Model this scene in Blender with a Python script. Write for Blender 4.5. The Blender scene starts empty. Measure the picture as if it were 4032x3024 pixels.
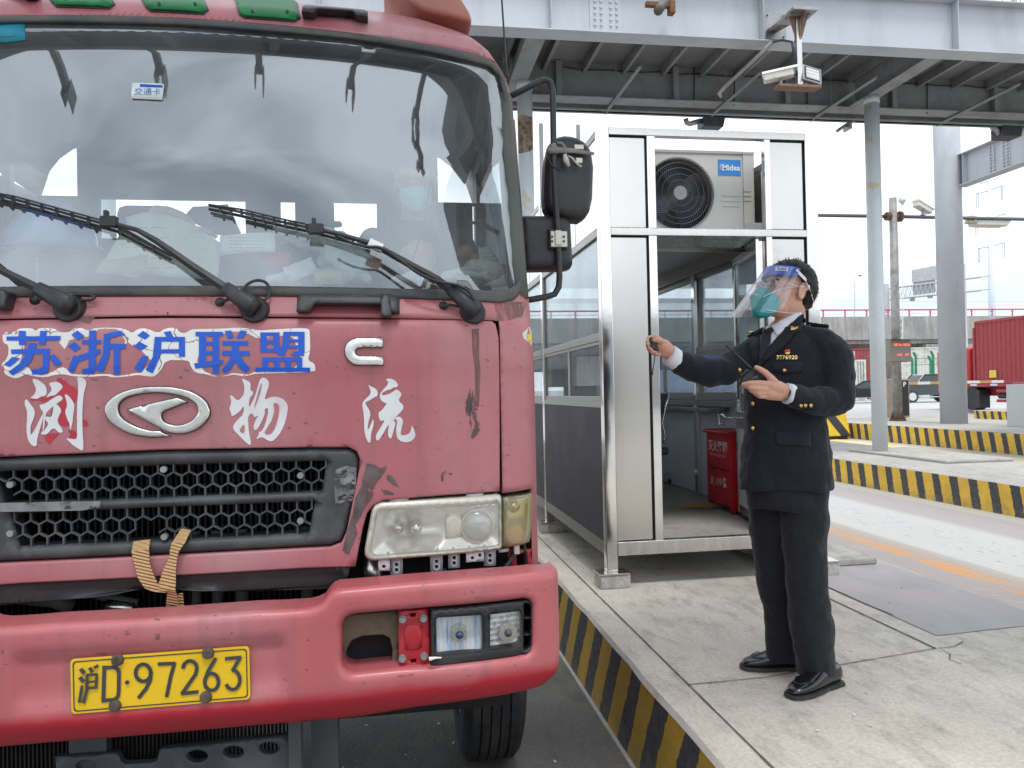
import bpy, bmesh, math, random
from mathutils import Vector, Matrix, Euler, noise
from mathutils.geometry import delaunay_2d_cdt
R_ = math.radians
random.seed(7)
sc = bpy.context.scene
COL = sc.collection
# ------------------------------------------------------------- camera
PSI, TH, RO, FPX, CZ = R_(8.76), R_(.53), R_(1.17), 3028., 1.6
Fw = Vector((math.sin(PSI)*math.cos(TH), math.cos(PSI)*math.cos(TH), math.sin(TH)))
R0 = Vector((math.cos(PSI), -math.sin(PSI), 0.)); U0 = R0.cross(Fw)
CR = R0*math.cos(RO) - U0*math.sin(RO); CU = U0*math.cos(RO) + R0*math.sin(RO)
cam = bpy.data.cameras.new('camera'); camo = bpy.data.objects.new('camera', cam); COL.objects.link(camo)
cam.sensor_width = 36; cam.lens = 36*FPX/4032.; cam.clip_start = .05; cam.clip_end = 3000
mw = Matrix.Identity(4)
for i in range(3):
    mw[i][0], mw[i][1], mw[i][2] = CR[i], CU[i], -Fw[i]
mw[2][3] = CZ
camo.matrix_world = mw
sc.camera = camo
# ------------------------------------------------------------- world, sun, exposure
SUN_EL, SUN_AZ = R_(68), R_(172)
w = bpy.data.worlds.new('World'); sc.world = w; w.use_nodes = True
nt = w.node_tree; N = nt.nodes; L = nt.links; N.clear()
out = N.new('ShaderNodeOutputWorld'); bg = N.new('ShaderNodeBackground')
sky = N.new('ShaderNodeTexSky'); sky.sky_type = 'NISHITA'; sky.sun_disc = False
sky.sun_elevation = SUN_EL; sky.sun_rotation = SUN_AZ
tc = N.new('ShaderNodeTexCoord'); mp = N.new('ShaderNodeMapping'); mp.inputs['Scale'].default_value = (1, 1, 2.6)
nz = N.new('ShaderNodeTexNoise'); nz.inputs['Scale'].default_value = 1.7; nz.inputs['Detail'].default_value = 5
nz.inputs['Roughness'].default_value = .5; nz.inputs['Distortion'].default_value = .6
rp = N.new('ShaderNodeValToRGB'); rp.color_ramp.interpolation = 'EASE'
rp.color_ramp.elements[0].position = .38; rp.color_ramp.elements[0].color = (4.6, 5.1, 5.55, 1)
rp.color_ramp.elements[1].position = .64; rp.color_ramp.elements[1].color = (8.7, 9.1, 9.5, 1)
mx = N.new('ShaderNodeMix'); mx.data_type = 'RGBA'; mx.inputs[0].default_value = .93
L.new(tc.outputs['Generated'], mp.inputs[0]); L.new(mp.outputs[0], nz.inputs[0]); L.new(nz.outputs[0], rp.inputs[0])
sp0 = N.new('ShaderNodeSeparateXYZ'); L.new(tc.outputs['Generated'], sp0.inputs[0])
rp2 = N.new('ShaderNodeValToRGB'); rp2.color_ramp.elements[0].position = .30; rp2.color_ramp.elements[0].color = (.84, .87, .91, 1); rp2.color_ramp.elements[1].position = .55; rp2.color_ramp.elements[1].color = (1.15, 1.17, 1.2, 1)
nz2 = N.new('ShaderNodeTexNoise'); nz2.inputs['Scale'].default_value = 3.2; nz2.inputs['Detail'].default_value = 4; L.new(mp.outputs[0], nz2.inputs[0]); L.new(nz2.outputs[0], rp2.inputs[0])
back = N.new('ShaderNodeMapRange'); back.inputs[1].default_value = -.1; back.inputs[2].default_value = -.45; L.new(sp0.outputs[1], back.inputs[0])
mb = N.new('ShaderNodeMix'); mb.data_type = 'RGBA'; mb.blend_type = 'MULTIPLY'; L.new(back.outputs[0], mb.inputs[0]); L.new(rp.outputs[0], mb.inputs[6]); L.new(rp2.outputs[0], mb.inputs[7])
L.new(sky.outputs[0], mx.inputs[6]); L.new(mb.outputs[2], mx.inputs[7]); L.new(mx.outputs[2], bg.inputs[0])
bg.inputs[1].default_value = .12; L.new(bg.outputs[0], out.inputs[0])
sun = bpy.data.lights.new('sun', 'SUN'); sun.energy = 1.5; sun.angle = R_(16); sun.color = (1, .97, .92)
suno = bpy.data.objects.new('sun', sun); COL.objects.link(suno)
sd = Vector((math.sin(SUN_AZ)*math.cos(SUN_EL), math.cos(SUN_AZ)*math.cos(SUN_EL), math.sin(SUN_EL)))
suno.rotation_euler = sd.to_track_quat('Z', 'Y').to_euler(); suno.location = (0, 0, 30)
vs = sc.view_settings; vs.view_transform = 'Standard'; vs.look = 'None'; vs.exposure = .74; vs.gamma = 1
sc.cycles.max_bounces = 8; sc.cycles.transparent_max_bounces = 16; sc.cycles.caustics_reflective = False
sc.cycles.caustics_refractive = False
# ------------------------------------------------------------- measuring helpers (world points from sight lines at a known distance)
def ray(x, y): return Fw + CR*((x-2016)/FPX) + CU*((1512-y)/FPX)
def hit(x, y, ax, v):
    d = ray(x, y); o = (0, 0, CZ); t = (v-o[ax])/d[ax]
    return Vector((d.x*t, d.y*t, CZ+d.z*t))
def PY(x, y, v): return hit(x, y, 1, v)
def PX(x, y, v): return hit(x, y, 0, v)
def PZ(x, y, v): return hit(x, y, 2, v)
def PS(x, y, f, lo=1.2, hi=4.5):
    d = ray(x, y)
    def g(t): return d.y*t - f(d.x*t, CZ+d.z*t)
    n = 60; a = lo; ga = g(a)
    for i in range(1, n+1):
        b = lo+(hi-lo)*i/n; gb = g(b)
        if ga < 0 <= gb: break
        a, ga = b, gb
    else: b = a
    for _ in range(30):
        m = (a+b)/2
        if g(m) < 0: a = m
        else: b = m
    return Vector((d.x*b, d.y*b, CZ+d.z*b))
# ------------------------------------------------------------- scene graph helpers
def tagit(o, label=None, cat=None, group=None, kind=None):
    if label: o['label'] = label
    if cat: o['category'] = cat
    if group: o['group'] = group
    if kind: o['kind'] = kind
    return o
def thing(name, label, cat, loc=(0, 0, 0), group=None):
    o = bpy.data.objects.new(name, None); COL.objects.link(o); o.location = loc; o.empty_display_size = .1
    return tagit(o, label, cat, group)
def worldloc(o):
    v = Vector((0, 0, 0))
    while o is not None:
        v = v+Vector(o.location); o = o.parent
    return v
def adopt(o, parent):
    if parent is None: return o
    o.parent = parent; o.matrix_parent_inverse = Matrix.Translation(-proot(parent))
    return o
def proot(p):
    return Vector(p.location) if p.parent is None else Vector((0, 0, 0))
def dup(root, off, label, group=None, rz=0):
    def cp(o, par):
        c = o.copy(); COL.objects.link(c)
        if par is not None: c.parent = par
        for ch in [k for k in bpy.data.objects if k.parent == o]: cp(ch, c)
        return c
    r = cp(root, None); r.location = Vector(root.location)+Vector(off); r.rotation_euler[2] += rz
    r['label'] = label
    if group: r['group'] = group
    return r
class MB:
    def __init__(s): s.bm = bmesh.new()
    def quad(s, a, mi=0):
        f = s.bm.faces.new([s.bm.verts.new(p) for p in a]); f.material_index = mi; return f
    def box(s, x0, x1, y0, y1, z0, z1, mi=0, M=None):
        v = [Vector((x, y, z)) for x in (x0, x1) for y in (y0, y1) for z in (z0, z1)]
        if M is not None: v = [M @ p for p in v]
        v = [s.bm.verts.new(p) for p in v]
        for q in ((0, 1, 3, 2), (4, 6, 7, 5), (0, 4, 5, 1), (2, 3, 7, 6), (0, 2, 6, 4), (1, 5, 7, 3)):
            s.bm.faces.new([v[i] for i in q]).material_index = mi
        return s
    def cbox(s, c, sz, mi=0, rot=None):
        M = Matrix.Translation(Vector(c))
        if rot is not None: M = M @ Euler(rot).to_matrix().to_4x4()
        return s.box(-sz[0]/2, sz[0]/2, -sz[1]/2, sz[1]/2, -sz[2]/2, sz[2]/2, mi, M)
    def loft(s, rings, cap=True, mi=0, closed=True):
        vr = [[s.bm.verts.new(p) for p in r] for r in rings]
        n = len(rings[0])
        for a, b in zip(vr, vr[1:]):
            for i in range(n if closed else n-1):
                j = (i+1) % n
                s.bm.faces.new((a[i], a[j], b[j], b[i])).material_index = mi
        if cap and closed:
            s.bm.faces.new(vr[0][::-1]).material_index = mi; s.bm.faces.new(vr[-1]).material_index = mi
        return s
    def tube(s, pts, r, n=8, mi=0, cap=True, flat=1., up=None):
        pts = [Vector(p) for p in pts]; k = len(pts)
        rs = r if isinstance(r, (list, tuple)) else [r]*k
        rings = []; prev = None
        for i, p in enumerate(pts):
            t = (pts[min(i+1, k-1)]-pts[max(i-1, 0)])
            if t.length < 1e-9: t = Vector((0, 0, 1))
            t.normalize()
            if prev is None:
                a = Vector(up) if up is not None else (Vector((0, 0, 1)) if abs(t.z) < .9 else Vector((1, 0, 0)))
                u = (a - t*a.dot(t)).normalized()
            else: u = (prev - t*prev.dot(t)).normalized()
            prev = u; v = t.cross(u)
            rings.append([p + (u*math.cos(2*math.pi*j/n)*flat + v*math.sin(2*math.pi*j/n))*rs[i] for j in range(n)])
        return s.loft(rings, cap, mi)
    def cyl(s, a, b, r, r2=None, n=16, mi=0): return s.tube([a, b], [r, r if r2 is None else r2], n, mi)
    def prism(s, pts, off, mi=0):
        off = Vector(off)
        a = [s.bm.verts.new(Vector(p)) for p in pts]; b = [s.bm.verts.new(Vector(p)+off) for p in pts]
        s.bm.faces.new(a).material_index = mi; s.bm.faces.new(b[::-1]).material_index = mi
        n = len(a)
        for i in range(n):
            j = (i+1) % n
            s.bm.faces.new((a[j], a[i], b[i], b[j])).material_index = mi
        return s
    def ball(s, c, r, mi=0, u=16, v=10):
        if not isinstance(r, (tuple, list)): r = (r, r, r)
        M = Matrix.Translation(Vector(c)) @ Matrix.Diagonal((r[0], r[1], r[2], 1))
        g = bmesh.ops.create_uvsphere(s.bm, u_segments=u, v_segments=v, radius=1, matrix=M)
        for vv in g['verts']:
            for f in vv.link_faces: f.material_index = mi
        return s
    def build(s, name, mats, parent=None, smooth=False, bev=0, bseg=2, remesh=0, sub=0, keep=False, disp=None, sm=0):
        bm = s.bm
        bmesh.ops.remove_doubles(bm, verts=bm.verts, dist=1e-5)
        if not keep: bmesh.ops.recalc_face_normals(bm, faces=bm.faces)
        me = bpy.data.meshes.new(name)
        c = Vector((0, 0, 0))
        if parent is None and len(bm.verts):
            xs = [v.co.x for v in bm.verts]; ys = [v.co.y for v in bm.verts]; zs = [v.co.z for v in bm.verts]
            c = Vector(((min(xs)+max(xs))/2, (min(ys)+max(ys))/2, min(zs)))
            bmesh.ops.translate(bm, verts=bm.verts, vec=-c)
        bm.to_mesh(me); bm.free()
        if not isinstance(mats, (list, tuple)): mats = [mats]
        for m in mats: me.materials.append(m)
        o = bpy.data.objects.new(name, me); COL.objects.link(o); o.location = c
        if smooth: me.polygons.foreach_set('use_smooth', [True]*len(me.polygons))
        adopt(o, parent)
        if remesh:
            md = o.modifiers.new('r', 'REMESH'); md.mode = 'VOXEL'; md.voxel_size = remesh; md.use_smooth_shade = True
        if sm:
            md = o.modifiers.new('s', 'SMOOTH'); md.iterations = sm; md.factor = .5
        if sub:
            md = o.modifiers.new('u', 'SUBSURF'); md.levels = sub; md.render_levels = sub
        if disp:
            for st, size, kind in disp:
                t = bpy.data.textures.new('t', kind); 
                if kind == 'CLOUDS': t.noise_scale = size; t.noise_depth = 2
                md = o.modifiers.new('d', 'DISPLACE'); md.texture = t; md.strength = st; md.texture_coords = 'LOCAL'; md.mid_level = .5
        if bev:
            md = o.modifiers.new('b', 'BEVEL'); md.width = bev; md.segments = bseg; md.limit_method = 'ANGLE'; md.angle_limit = R_(40)
            md.harden_normals = False
            me.polygons.foreach_set('use_smooth', [True]*len(me.polygons))
            for e in me.edges: pass
            md2 = o.modifiers.new('w', 'WEIGHTED_NORMAL')
        return o
# ------------------------------------------------------------- surface panels: outline in (x,z), depth from a function
def inpoly(x, z, P):
    c = False; n = len(P); j = n-1
    for i in range(n):
        xi, zi = P[i]; xj, zj = P[j]
        if (zi > z) != (zj > z) and x < (xj-xi)*(z-zi)/(zj-zi)+xi: c = not c
        j = i
    return c
def dist(x, z, P, closed=True):
    b = 1e9; n = len(P)
    for i in range(n):
        ax, az = P[i-1]; bx, bz = P[i]
        dx, dz = bx-ax, bz-az; q = dx*dx+dz*dz
        t = 0 if q < 1e-14 else max(0, min(1, ((x-ax)*dx+(z-az)*dz)/q))
        d = (x-ax-dx*t)**2+(z-az-dz*t)**2
        if d < b: b = d
    return math.sqrt(b)
def densify(P, s):
    o = []; n = len(P)
    for i in range(n):
        a = P[i]; b = P[(i+1) % n]; l = math.hypot(b[0]-a[0], b[1]-a[1]); k = max(1, int(math.ceil(l/s)))
        for j in range(k): o.append((a[0]+(b[0]-a[0])*j/k, a[1]+(b[1]-a[1])*j/k))
    return o
def smoothp(P, it=2):
    for _ in range(it):
        o = []; n = len(P)
        for i in range(n):
            a = P[i]; b = P[(i+1) % n]
            o.append((a[0]*.75+b[0]*.25, a[1]*.75+b[1]*.25)); o.append((a[0]*.25+b[0]*.75, a[1]*.25+b[1]*.75))
        P = o
    return P
def panel(name, P, mats, surf, parent, holes=(), step=.03, rnd=0, thick=.01, y0=0, rim=True, mi=None, noisef=0):
    """sheet with outline P (x,z), holes, bent to depth surf(x,z); rounded edge radius rnd; thickness going back (+y)"""
    ds = step if not rnd else min(step, .012)
    loops = [densify(q, step) for q in [P]+list(holes)]
    pts = []; edges = []
    for q in loops:
        b = len(pts); pts += q; edges += [(b+i, b+(i+1) % len(q)) for i in range(len(q))]
    nb = len(pts)
    x0 = min(p[0] for p in P); x1 = max(p[0] for p in P); z0 = min(p[1] for p in P); z1 = max(p[1] for p in P)
    inner = []
    nx = max(1, int((x1-x0)/step)); nzz = max(1, int((z1-z0)/step))
    for i in range(nx+1):
        for j in range(nzz+1):
            x = x0+(i+(.5 if j % 2 else 0))*step; z = z0+j*step
            if not inpoly(x, z, P) or any(inpoly(x, z, h) for h in holes): continue
            d = min(dist(x, z, q) for q in loops) if (rnd or step > .02) else 1
            if rnd and d < rnd*1.02: continue
            if d > step*.35 or (not rnd): inner.append((x, z))
    if rnd:
        for q in loops:
            n = len(q); ar = sum(q[i-1][0]*q[i][1]-q[i][0]*q[i-1][1] for i in range(n))
            sg = (1 if ar > 0 else -1)*(1 if q is loops[0] else -1)
            for fr in (.08, .3, .62, 1.):
                for i in range(n):
                    tx = q[(i+1) % n][0]-q[i-1][0]; tz = q[(i+1) % n][1]-q[i-1][1]; l = math.hypot(tx, tz) or 1
                    x = q[i][0]-tz/l*sg*rnd*fr; z = q[i][1]+tx/l*sg*rnd*fr
                    if inpoly(x, z, P) and not any(inpoly(x, z, h) for h in holes):
                        if min(dist(x, z, qq) for qq in loops) > rnd*fr*.9: inner.append((x, z))
    pts += inner
    vo, eo, fo, _, _, _ = delaunay_2d_cdt([Vector(p) for p in pts], edges, [], 0, 1e-6)
    bm = bmesh.new(); dep = []; vv = []
    for v in vo:
        y = surf(v.x, v.y)+y0
        if rnd:
            d = min(dist(v.x, v.y, q) for q in loops)
            if d < rnd: y += rnd*(1-math.sqrt(max(0, 1-(1-d/rnd)**2)))
        if noisef: y += noisef*noise.noise(Vector((v.x*4, v.y*4, 3)))
        vv.append(bm.verts.new((v.x, y, v.y)))
    for f in fo:
        cx = sum(vo[i].x for i in f)/len(f); cz = sum(vo[i].y for i in f)/len(f)
        if inpoly(cx, cz, P) and not any(inpoly(cx, cz, h) for h in holes):
            a, b, c = [vo[i] for i in f[:3]]
            cr = (b.x-a.x)*(c.y-a.y)-(b.y-a.y)*(c.x-a.x)
            if abs(cr) < 1e-10: continue
            idx = f if cr > 0 else list(f)[::-1]   # normal towards -y
            try: bm.faces.new([vv[i] for i in idx])
            except ValueError: pass
    for v in [v for v in bm.verts if not v.link_faces]: bm.verts.remove(v)
    if mi:
        for f in bm.faces:
            c = f.calc_center_median(); f.material_index = mi(c.x, c.z)
    for f in bm.faces: f.smooth = True
    if thick:
        be = [e for e in bm.edges if len(e.link_faces) == 1]
        r = bmesh.ops.extrude_edge_only(bm, edges=be)
        nv = [g for g in r['geom'] if isinstance(g, bmesh.types.BMVert)]
        bmesh.ops.translate(bm, verts=nv, vec=(0, thick, 0))
        for g in r['geom']:
            if isinstance(g, bmesh.types.BMFace): g.smooth = False
    me = bpy.data.meshes.new(name); bm.to_mesh(me); bm.free()
    for m in (mats if isinstance(mats, (list, tuple)) else [mats]): me.materials.append(m)
    o = bpy.data.objects.new(name, me); COL.objects.link(o); adopt(o, parent)
    return o
# ------------------------------------------------------------- materials
def newmat(name):
    m = bpy.data.materials.new(name); m.use_nodes = True
    nt = m.node_tree; return m, nt, nt.nodes, nt.links, nt.nodes['Principled BSDF']
def setin(b, k, v):
    if k in b.inputs: b.inputs[k].default_value = v
def c4(c): return (c[0], c[1], c[2], 1) if not isinstance(c, (int, float)) else (c, c, c, 1)
def noisen(N, L, scale, detail=4, co=None, rough=.55, st=(1, 1, 1), dist_=0):
    t = N.new('ShaderNodeTexCoord'); mp = N.new('ShaderNodeMapping'); mp.inputs['Scale'].default_value = st
    n = N.new('ShaderNodeTexNoise'); n.inputs['Scale'].default_value = scale; n.inputs['Detail'].default_value = detail
    n.inputs['Roughness'].default_value = rough; n.inputs['Distortion'].default_value = dist_
    L.new(t.outputs['Object'], mp.inputs[0]); L.new(mp.outputs[0], n.inputs[0]); return n
def ramp(N, L, src, a, b, ca=(0, 0, 0, 1), cb=(1, 1, 1, 1)):
    r = N.new('ShaderNodeValToRGB'); e = r.color_ramp.elements
    e[0].position = a; e[1].position = b; e[0].color = ca; e[1].color = cb; L.new(src, r.inputs[0]); return r.outputs[0]
def mixc(N, L, f, a, b, mode='MIX'):
    m = N.new('ShaderNodeMix'); m.data_type = 'RGBA'; m.blend_type = mode
    for i, v in ((0, f), (6, a), (7, b)):
        if isinstance(v, (int, float)) and i == 0: m.inputs[0].default_value = v
        elif isinstance(v, (tuple, list)): m.inputs[i].default_value = v
        else: L.new(v, m.inputs[i])
    return m.outputs[2]
def math_(N, L, op, a, b=None):
    m = N.new('ShaderNodeMath'); m.operation = op
    for i, v in ((0, a), (1, b)):
        if v is None: continue
        if isinstance(v, (int, float)): m.inputs[i].default_value = v
        else: L.new(v, m.inputs[i])
    return m.outputs[0]
def Mt(name, col, r=.5, m=0, var=.15, vs=5, dirt=None, ds=3, da=(.5, .72), bump=0, bs=60, coat=0, st=(1, 1, 1), dst=(1, 1, 1), sp=.5, rv=.12, dstr=1, streak=None):
    mt, nt, N, L, B = newmat(name)
    c = c4(col)
    n = noisen(N, L, vs, 5, st=st)
    lo = tuple(x*(1-var) for x in c[:3])+(1,); hi = tuple(min(1, x*(1+var)) for x in c[:3])+(1,)
    out = ramp(N, L, n.outputs[0], .3, .7, lo, hi)
    if dirt is not None:
        n2 = noisen(N, L, ds, 8, st=dst, rough=.65)
        f = ramp(N, L, n2.outputs[0], da[0], da[1])
        if dstr != 1: f = math_(N, L, 'MULTIPLY', f, dstr)
        out = mixc(N, L, f, out, c4(dirt))
        rr = mixc(N, L, f, (r, r, r, 1), (min(1, r+.3),)*3+(1,)); L.new(rr, B.inputs['Roughness'])
    elif rv:
        L.new(ramp(N, L, n.outputs[0], .3, .7, (max(.02, r-rv*r),)*3+(1,), (min(1, r+rv*r),)*3+(1,)), B.inputs['Roughness'])
    else: B.inputs['Roughness'].default_value = r
    L.new(out, B.inputs['Base Color'])
    setin(B, 'Metallic', m); setin(B, 'Specular IOR Level', sp); setin(B, 'Coat Weight', coat); setin(B, 'Coat Roughness', .12)
    if bump:
        n3 = noisen(N, L, bs, 4, st=st); bp = N.new('ShaderNodeBump'); bp.inputs['Strength'].default_value = bump
        bp.inputs['Distance'].default_value = .01; L.new(n3.outputs[0], bp.inputs['Height']); L.new(bp.outputs[0], B.inputs['Normal'])
    return mt
def Em(name, col, s=1):
    mt, nt, N, L, B = newmat(name); B.inputs['Base Color'].default_value = c4(col)
    setin(B, 'Emission Color', c4(col)); setin(B, 'Emission Strength', s); return mt
def Glass(name, tint=(.85, .9, .9), refl=.12, rough=.02, dust=.0, dcol=(.5, .5, .48), fres=1.0, gl=(.9, .95, 1), dsc=3, dhard=(.45, .8)):
    mt, nt, N, L, B = newmat(name); N.remove(B); o = N['Material Output']
    tr = N.new('ShaderNodeBsdfTransparent'); tr.inputs[0].default_value = c4(tint)
    g = N.new('ShaderNodeBsdfGlossy'); g.inputs['Roughness'].default_value = rough; g.inputs[0].default_value = c4(gl)
    lw = N.new('ShaderNodeLayerWeight'); lw.inputs[0].default_value = .3
    f = math_(N, L, 'ADD', math_(N, L, 'MULTIPLY', lw.outputs['Fresnel'], fres*.6), refl)
    cl = N.new('ShaderNodeClamp'); L.new(f, cl.inputs[0])
    m1 = N.new('ShaderNodeMixShader'); L.new(cl.outputs[0], m1.inputs[0]); L.new(tr.outputs[0], m1.inputs[1]); L.new(g.outputs[0], m1.inputs[2])
    last = m1.outputs[0]
    if dust:
        d = N.new('ShaderNodeBsdfDiffuse'); d.inputs[0].default_value = c4(dcol)
        n = noisen(N, L, dsc, 6); q = math_(N, L, 'MULTIPLY', ramp(N, L, n.outputs[0], dhard[0], dhard[1], (.35, .35, .35, 1)), dust)
        m2 = N.new('ShaderNodeMixShader'); L.new(q, m2.inputs[0]); L.new(last, m2.inputs[1]); L.new(d.outputs[0], m2.inputs[2]); last = m2.outputs[0]
    L.new(last, o.inputs[0]); return mt
# text as flat mesh in (x,z) placed by a frame or mapped on a surface
def textmesh(body, size, offset=0, res=3):
    cu = bpy.data.curves.new('txt', 'FONT'); cu.body = body; cu.size = size; cu.align_x = 'CENTER'; cu.align_y = 'CENTER'
    cu.offset = offset; cu.resolution_u = res; cu.fill_mode = 'FRONT'
    o = bpy.data.objects.new('txt', cu); COL.objects.link(o); bpy.context.view_layer.update()
    dg = bpy.context.evaluated_depsgraph_get(); me = bpy.data.meshes.new_from_object(o.evaluated_get(dg))
    bpy.data.objects.remove(o); bpy.data.curves.remove(cu)
    return me
def text(name, body, size, fn, mat, parent, offset=0, sx=1, sub=0):
    """fn maps (u,v) -> world point; front face is towards the reader"""
    me = textmesh(body, size, offset)
    bm = bmesh.new(); bm.from_mesh(me)
    if sub:
        bmesh.ops.triangulate(bm, faces=bm.faces); bmesh.ops.subdivide_edges(bm, edges=[e for e in bm.edges if e.calc_length() > sub], cuts=2, use_grid_fill=False)
        bmesh.ops.triangulate(bm, faces=bm.faces)
    for v in bm.verts: v.co = fn(v.co.x*sx, v.co.y)
    me2 = bpy.data.meshes.new(name); bm.to_mesh(me2); bm.free(); bpy.data.meshes.remove(me)
    me2.materials.clear(); me2.materials.append(mat)
    o = bpy.data.objects.new(name, me2); COL.objects.link(o); adopt(o, parent); return o
# ------------------------------------------------------------- shared materials
CONC = Mt('concrete', (.40, .385, .36), .85, var=.22, vs=2.2, dirt=(.24, .22, .2), ds=7, da=(.5, .78), bump=.5, bs=90)
STEEL = Mt('brushed_steel', (.64, .61, .57), .28, 1, var=.08, vs=3, st=(8, 8, .6), bump=.03, bs=40)
STEELP = Mt('polished_steel', (.72, .7, .68), .1, 1, var=.06, vs=4, bump=.02, bs=14)
ALU = Mt('anodised_frame', (.30, .29, .27), .38, .8, var=.1, vs=6)
BLK = Mt('black_plastic', (.022, .022, .024), .42, var=.25, vs=9, dirt=(.07, .068, .065), ds=5, da=(.5, .8))
RUB = Mt('rubber', (.03, .03, .03), .7, var=.3, vs=8, dirt=(.09, .085, .08), ds=6, bump=.1)
DARK = Mt('dark_gap', (.008, .008, .009), .9, var=.1)
GREYM = Mt('grey_metal', (.32, .32, .32), .45, .6, var=.15)
WHT = Mt('white_plastic', (.75, .75, .73), .4, var=.05, dirt=(.5, .48, .44), ds=4, da=(.55, .8))
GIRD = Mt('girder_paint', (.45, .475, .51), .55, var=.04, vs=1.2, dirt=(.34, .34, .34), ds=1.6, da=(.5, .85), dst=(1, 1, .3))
RUST = Mt('rust', (.16, .075, .04), .9, var=.4, vs=12, bump=.4)
# ============================================================= SETTING
def stripes(name, per, k, duty=.5, yel=(.68, .40, .03), blk=(.03, .03, .032), off=0., ymask=.52):
    mt, nt, N, L, B = newmat(name)
    t = N.new('ShaderNodeNewGeometry'); s = N.new('ShaderNodeSeparateXYZ'); L.new(t.outputs['Position'], s.inputs[0])
    nn = noisen(N, L, 22, 4); nj = math_(N, L, 'MULTIPLY', math_(N, L, 'SUBTRACT', nn.outputs[0], .5), .05)
    v = math_(N, L, 'ADD', s.outputs[1], math_(N, L, 'MULTIPLY', s.outputs[2], k)); v = math_(N, L, 'ADD', v, nj)
    f = math_(N, L, 'FRACT', math_(N, L, 'DIVIDE', math_(N, L, 'ADD', v, off+100*per), per))
    g = math_(N, L, 'GREATER_THAN', f, duty)
    n1 = noisen(N, L, 5, 6); n2 = noisen(N, L, 30, 5)
    ycol = ramp(N, L, n1.outputs[0], .25, .75, c4(tuple(x*.72 for x in yel)), c4(yel))
    bcol = ramp(N, L, n2.outputs[0], .3, .8, c4(blk), c4(tuple(x*3 for x in blk)))
    c = mixc(N, L, g, ycol, bcol)
    n3 = noisen(N, L, 9, 8, rough=.7); wz = math_(N, L, 'MULTIPLY', math_(N, L, 'SUBTRACT', .22, s.outputs[2]), 1.1)
    d = ramp(N, L, math_(N, L, 'ADD', n3.outputs[0], wz), .62, .9); d = math_(N, L, 'MULTIPLY', d, .6)
    c = mixc(N, L, d, c, (.17, .15, .13, 1)); L.new(c, B.inputs['Base Color']); B.inputs['Roughness'].default_value = .75
    bp = N.new('ShaderNodeBump'); bp.inputs['Strength'].default_value = .4; bp.inputs['Distance'].default_value = .01
    L.new(n2.outputs[0], bp.inputs['Height']); L.new(bp.outputs[0], B.inputs['Normal']); return mt
def concrete_ground(name, col, spots=True, sc_=1.6, pebbles=.5, wet=(.235, .215, .19), fine=60):
    mt, nt, N, L, B = newmat(name)
    n = noisen(N, L, sc_, 8, rough=.62); n2 = noisen(N, L, 11, 6, rough=.7, st=(1, .45, 1)); n3 = noisen(N, L, fine, 3, rough=.8)
    c = ramp(N, L, n.outputs[0], .3, .72, c4(tuple(x*.80 for x in col)), c4(tuple(min(1, x*1.12) for x in col)))
    c = mixc(N, L, math_(N, L, 'MULTIPLY', ramp(N, L, n2.outputs[0], .48, .70), .55), c, c4(wet))
    c = mixc(N, L, .6, c, ramp(N, L, n3.outputs[0], .32, .68, (.60, .58, .55, 1), (1.08, 1.07, 1.05, 1)), 'MULTIPLY')
    if spots:
        t = N.new('ShaderNodeTexCoord')
        for scl, th, cc in ((9, .045, (.13, .12, .11, 1)), (5, .03, (.09, .085, .08, 1)), (16, .06, (.72, .7, .66, 1))):
            v = N.new('ShaderNodeTexVoronoi'); v.inputs['Scale'].default_value = scl; L.new(t.outputs['Object'], v.inputs[0])
            nn = noisen(N, L, 3.3 if scl != 16 else 7, 2); m = math_(N, L, 'MULTIPLY', math_(N, L, 'LESS_THAN', math_(N, L, 'ADD', v.outputs['Distance'], math_(N, L, 'MULTIPLY', n3.outputs[0], .03)), th+.015), math_(N, L, 'GREATER_THAN', nn.outputs[0], .55))
            c = mixc(N, L, math_(N, L, 'MULTIPLY', m, .75), c, cc)
    L.new(c, B.inputs['Base Color']); B.inputs['Roughness'].default_value = .82
    bp = N.new('ShaderNodeBump'); bp.inputs['Strength'].default_value = pebbles; bp.inputs['Distance'].default_value = .008
    L.new(n3.outputs[0], bp.inputs['Height']); L.new(bp.outputs[0], B.inputs['Normal']); return mt
ISL = concrete_ground('island_concrete', (.62, .575, .51))
ISL2 = concrete_ground('pale_concrete', (.47, .455, .43), sc_=.9)
YARD = concrete_ground('yard_concrete', (.50, .50, .50), spots=False, sc_=.12)
LANE = concrete_ground('lane_asphalt', (.15, .145, .137), sc_=2.2, pebbles=1.2, wet=(.07, .067, .063), fine=48)
K1 = stripes('kerb_paint_one', .31, .42, .52, yel=(.50, .31, .035), off=-.02)
K2 = stripes('kerb_paint_two', .335, -.30, .56, yel=(.80, .50, .06))
K3 = stripes('kerb_paint_three', .36, -.30, .56, yel=(.80, .50, .06))
def grid(name, xs, ys, zf, mat, kind='structure', parent=None, smooth=True):
    b = MB(); V = [[b.bm.verts.new((x, y, zf(x, y))) for y in ys] for x in xs]
    for i in range(len(xs)-1):
        for j in range(len(ys)-1): b.bm.faces.new((V[i][j], V[i+1][j], V[i+1][j+1], V[i][j+1]))
    me = bpy.data.meshes.new(name); b.bm.to_mesh(me); b.bm.free(); me.materials.append(mat)
    o = bpy.data.objects.new(name, me); COL.objects.link(o); adopt(o, parent)
    if kind: o['kind'] = kind
    return o
def gz(x, y): return 0. if y < 24 else (.36 if y > 31 else .36*(y-24)/7.)
grid('ground', [-1500, -60, -8, 0, 8, 20, 40, 120, 1500], [-1500, -40, 0, 12, 24, 25.7, 27.5, 29.3, 31, 60, 200, 1500], gz, YARD)
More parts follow.
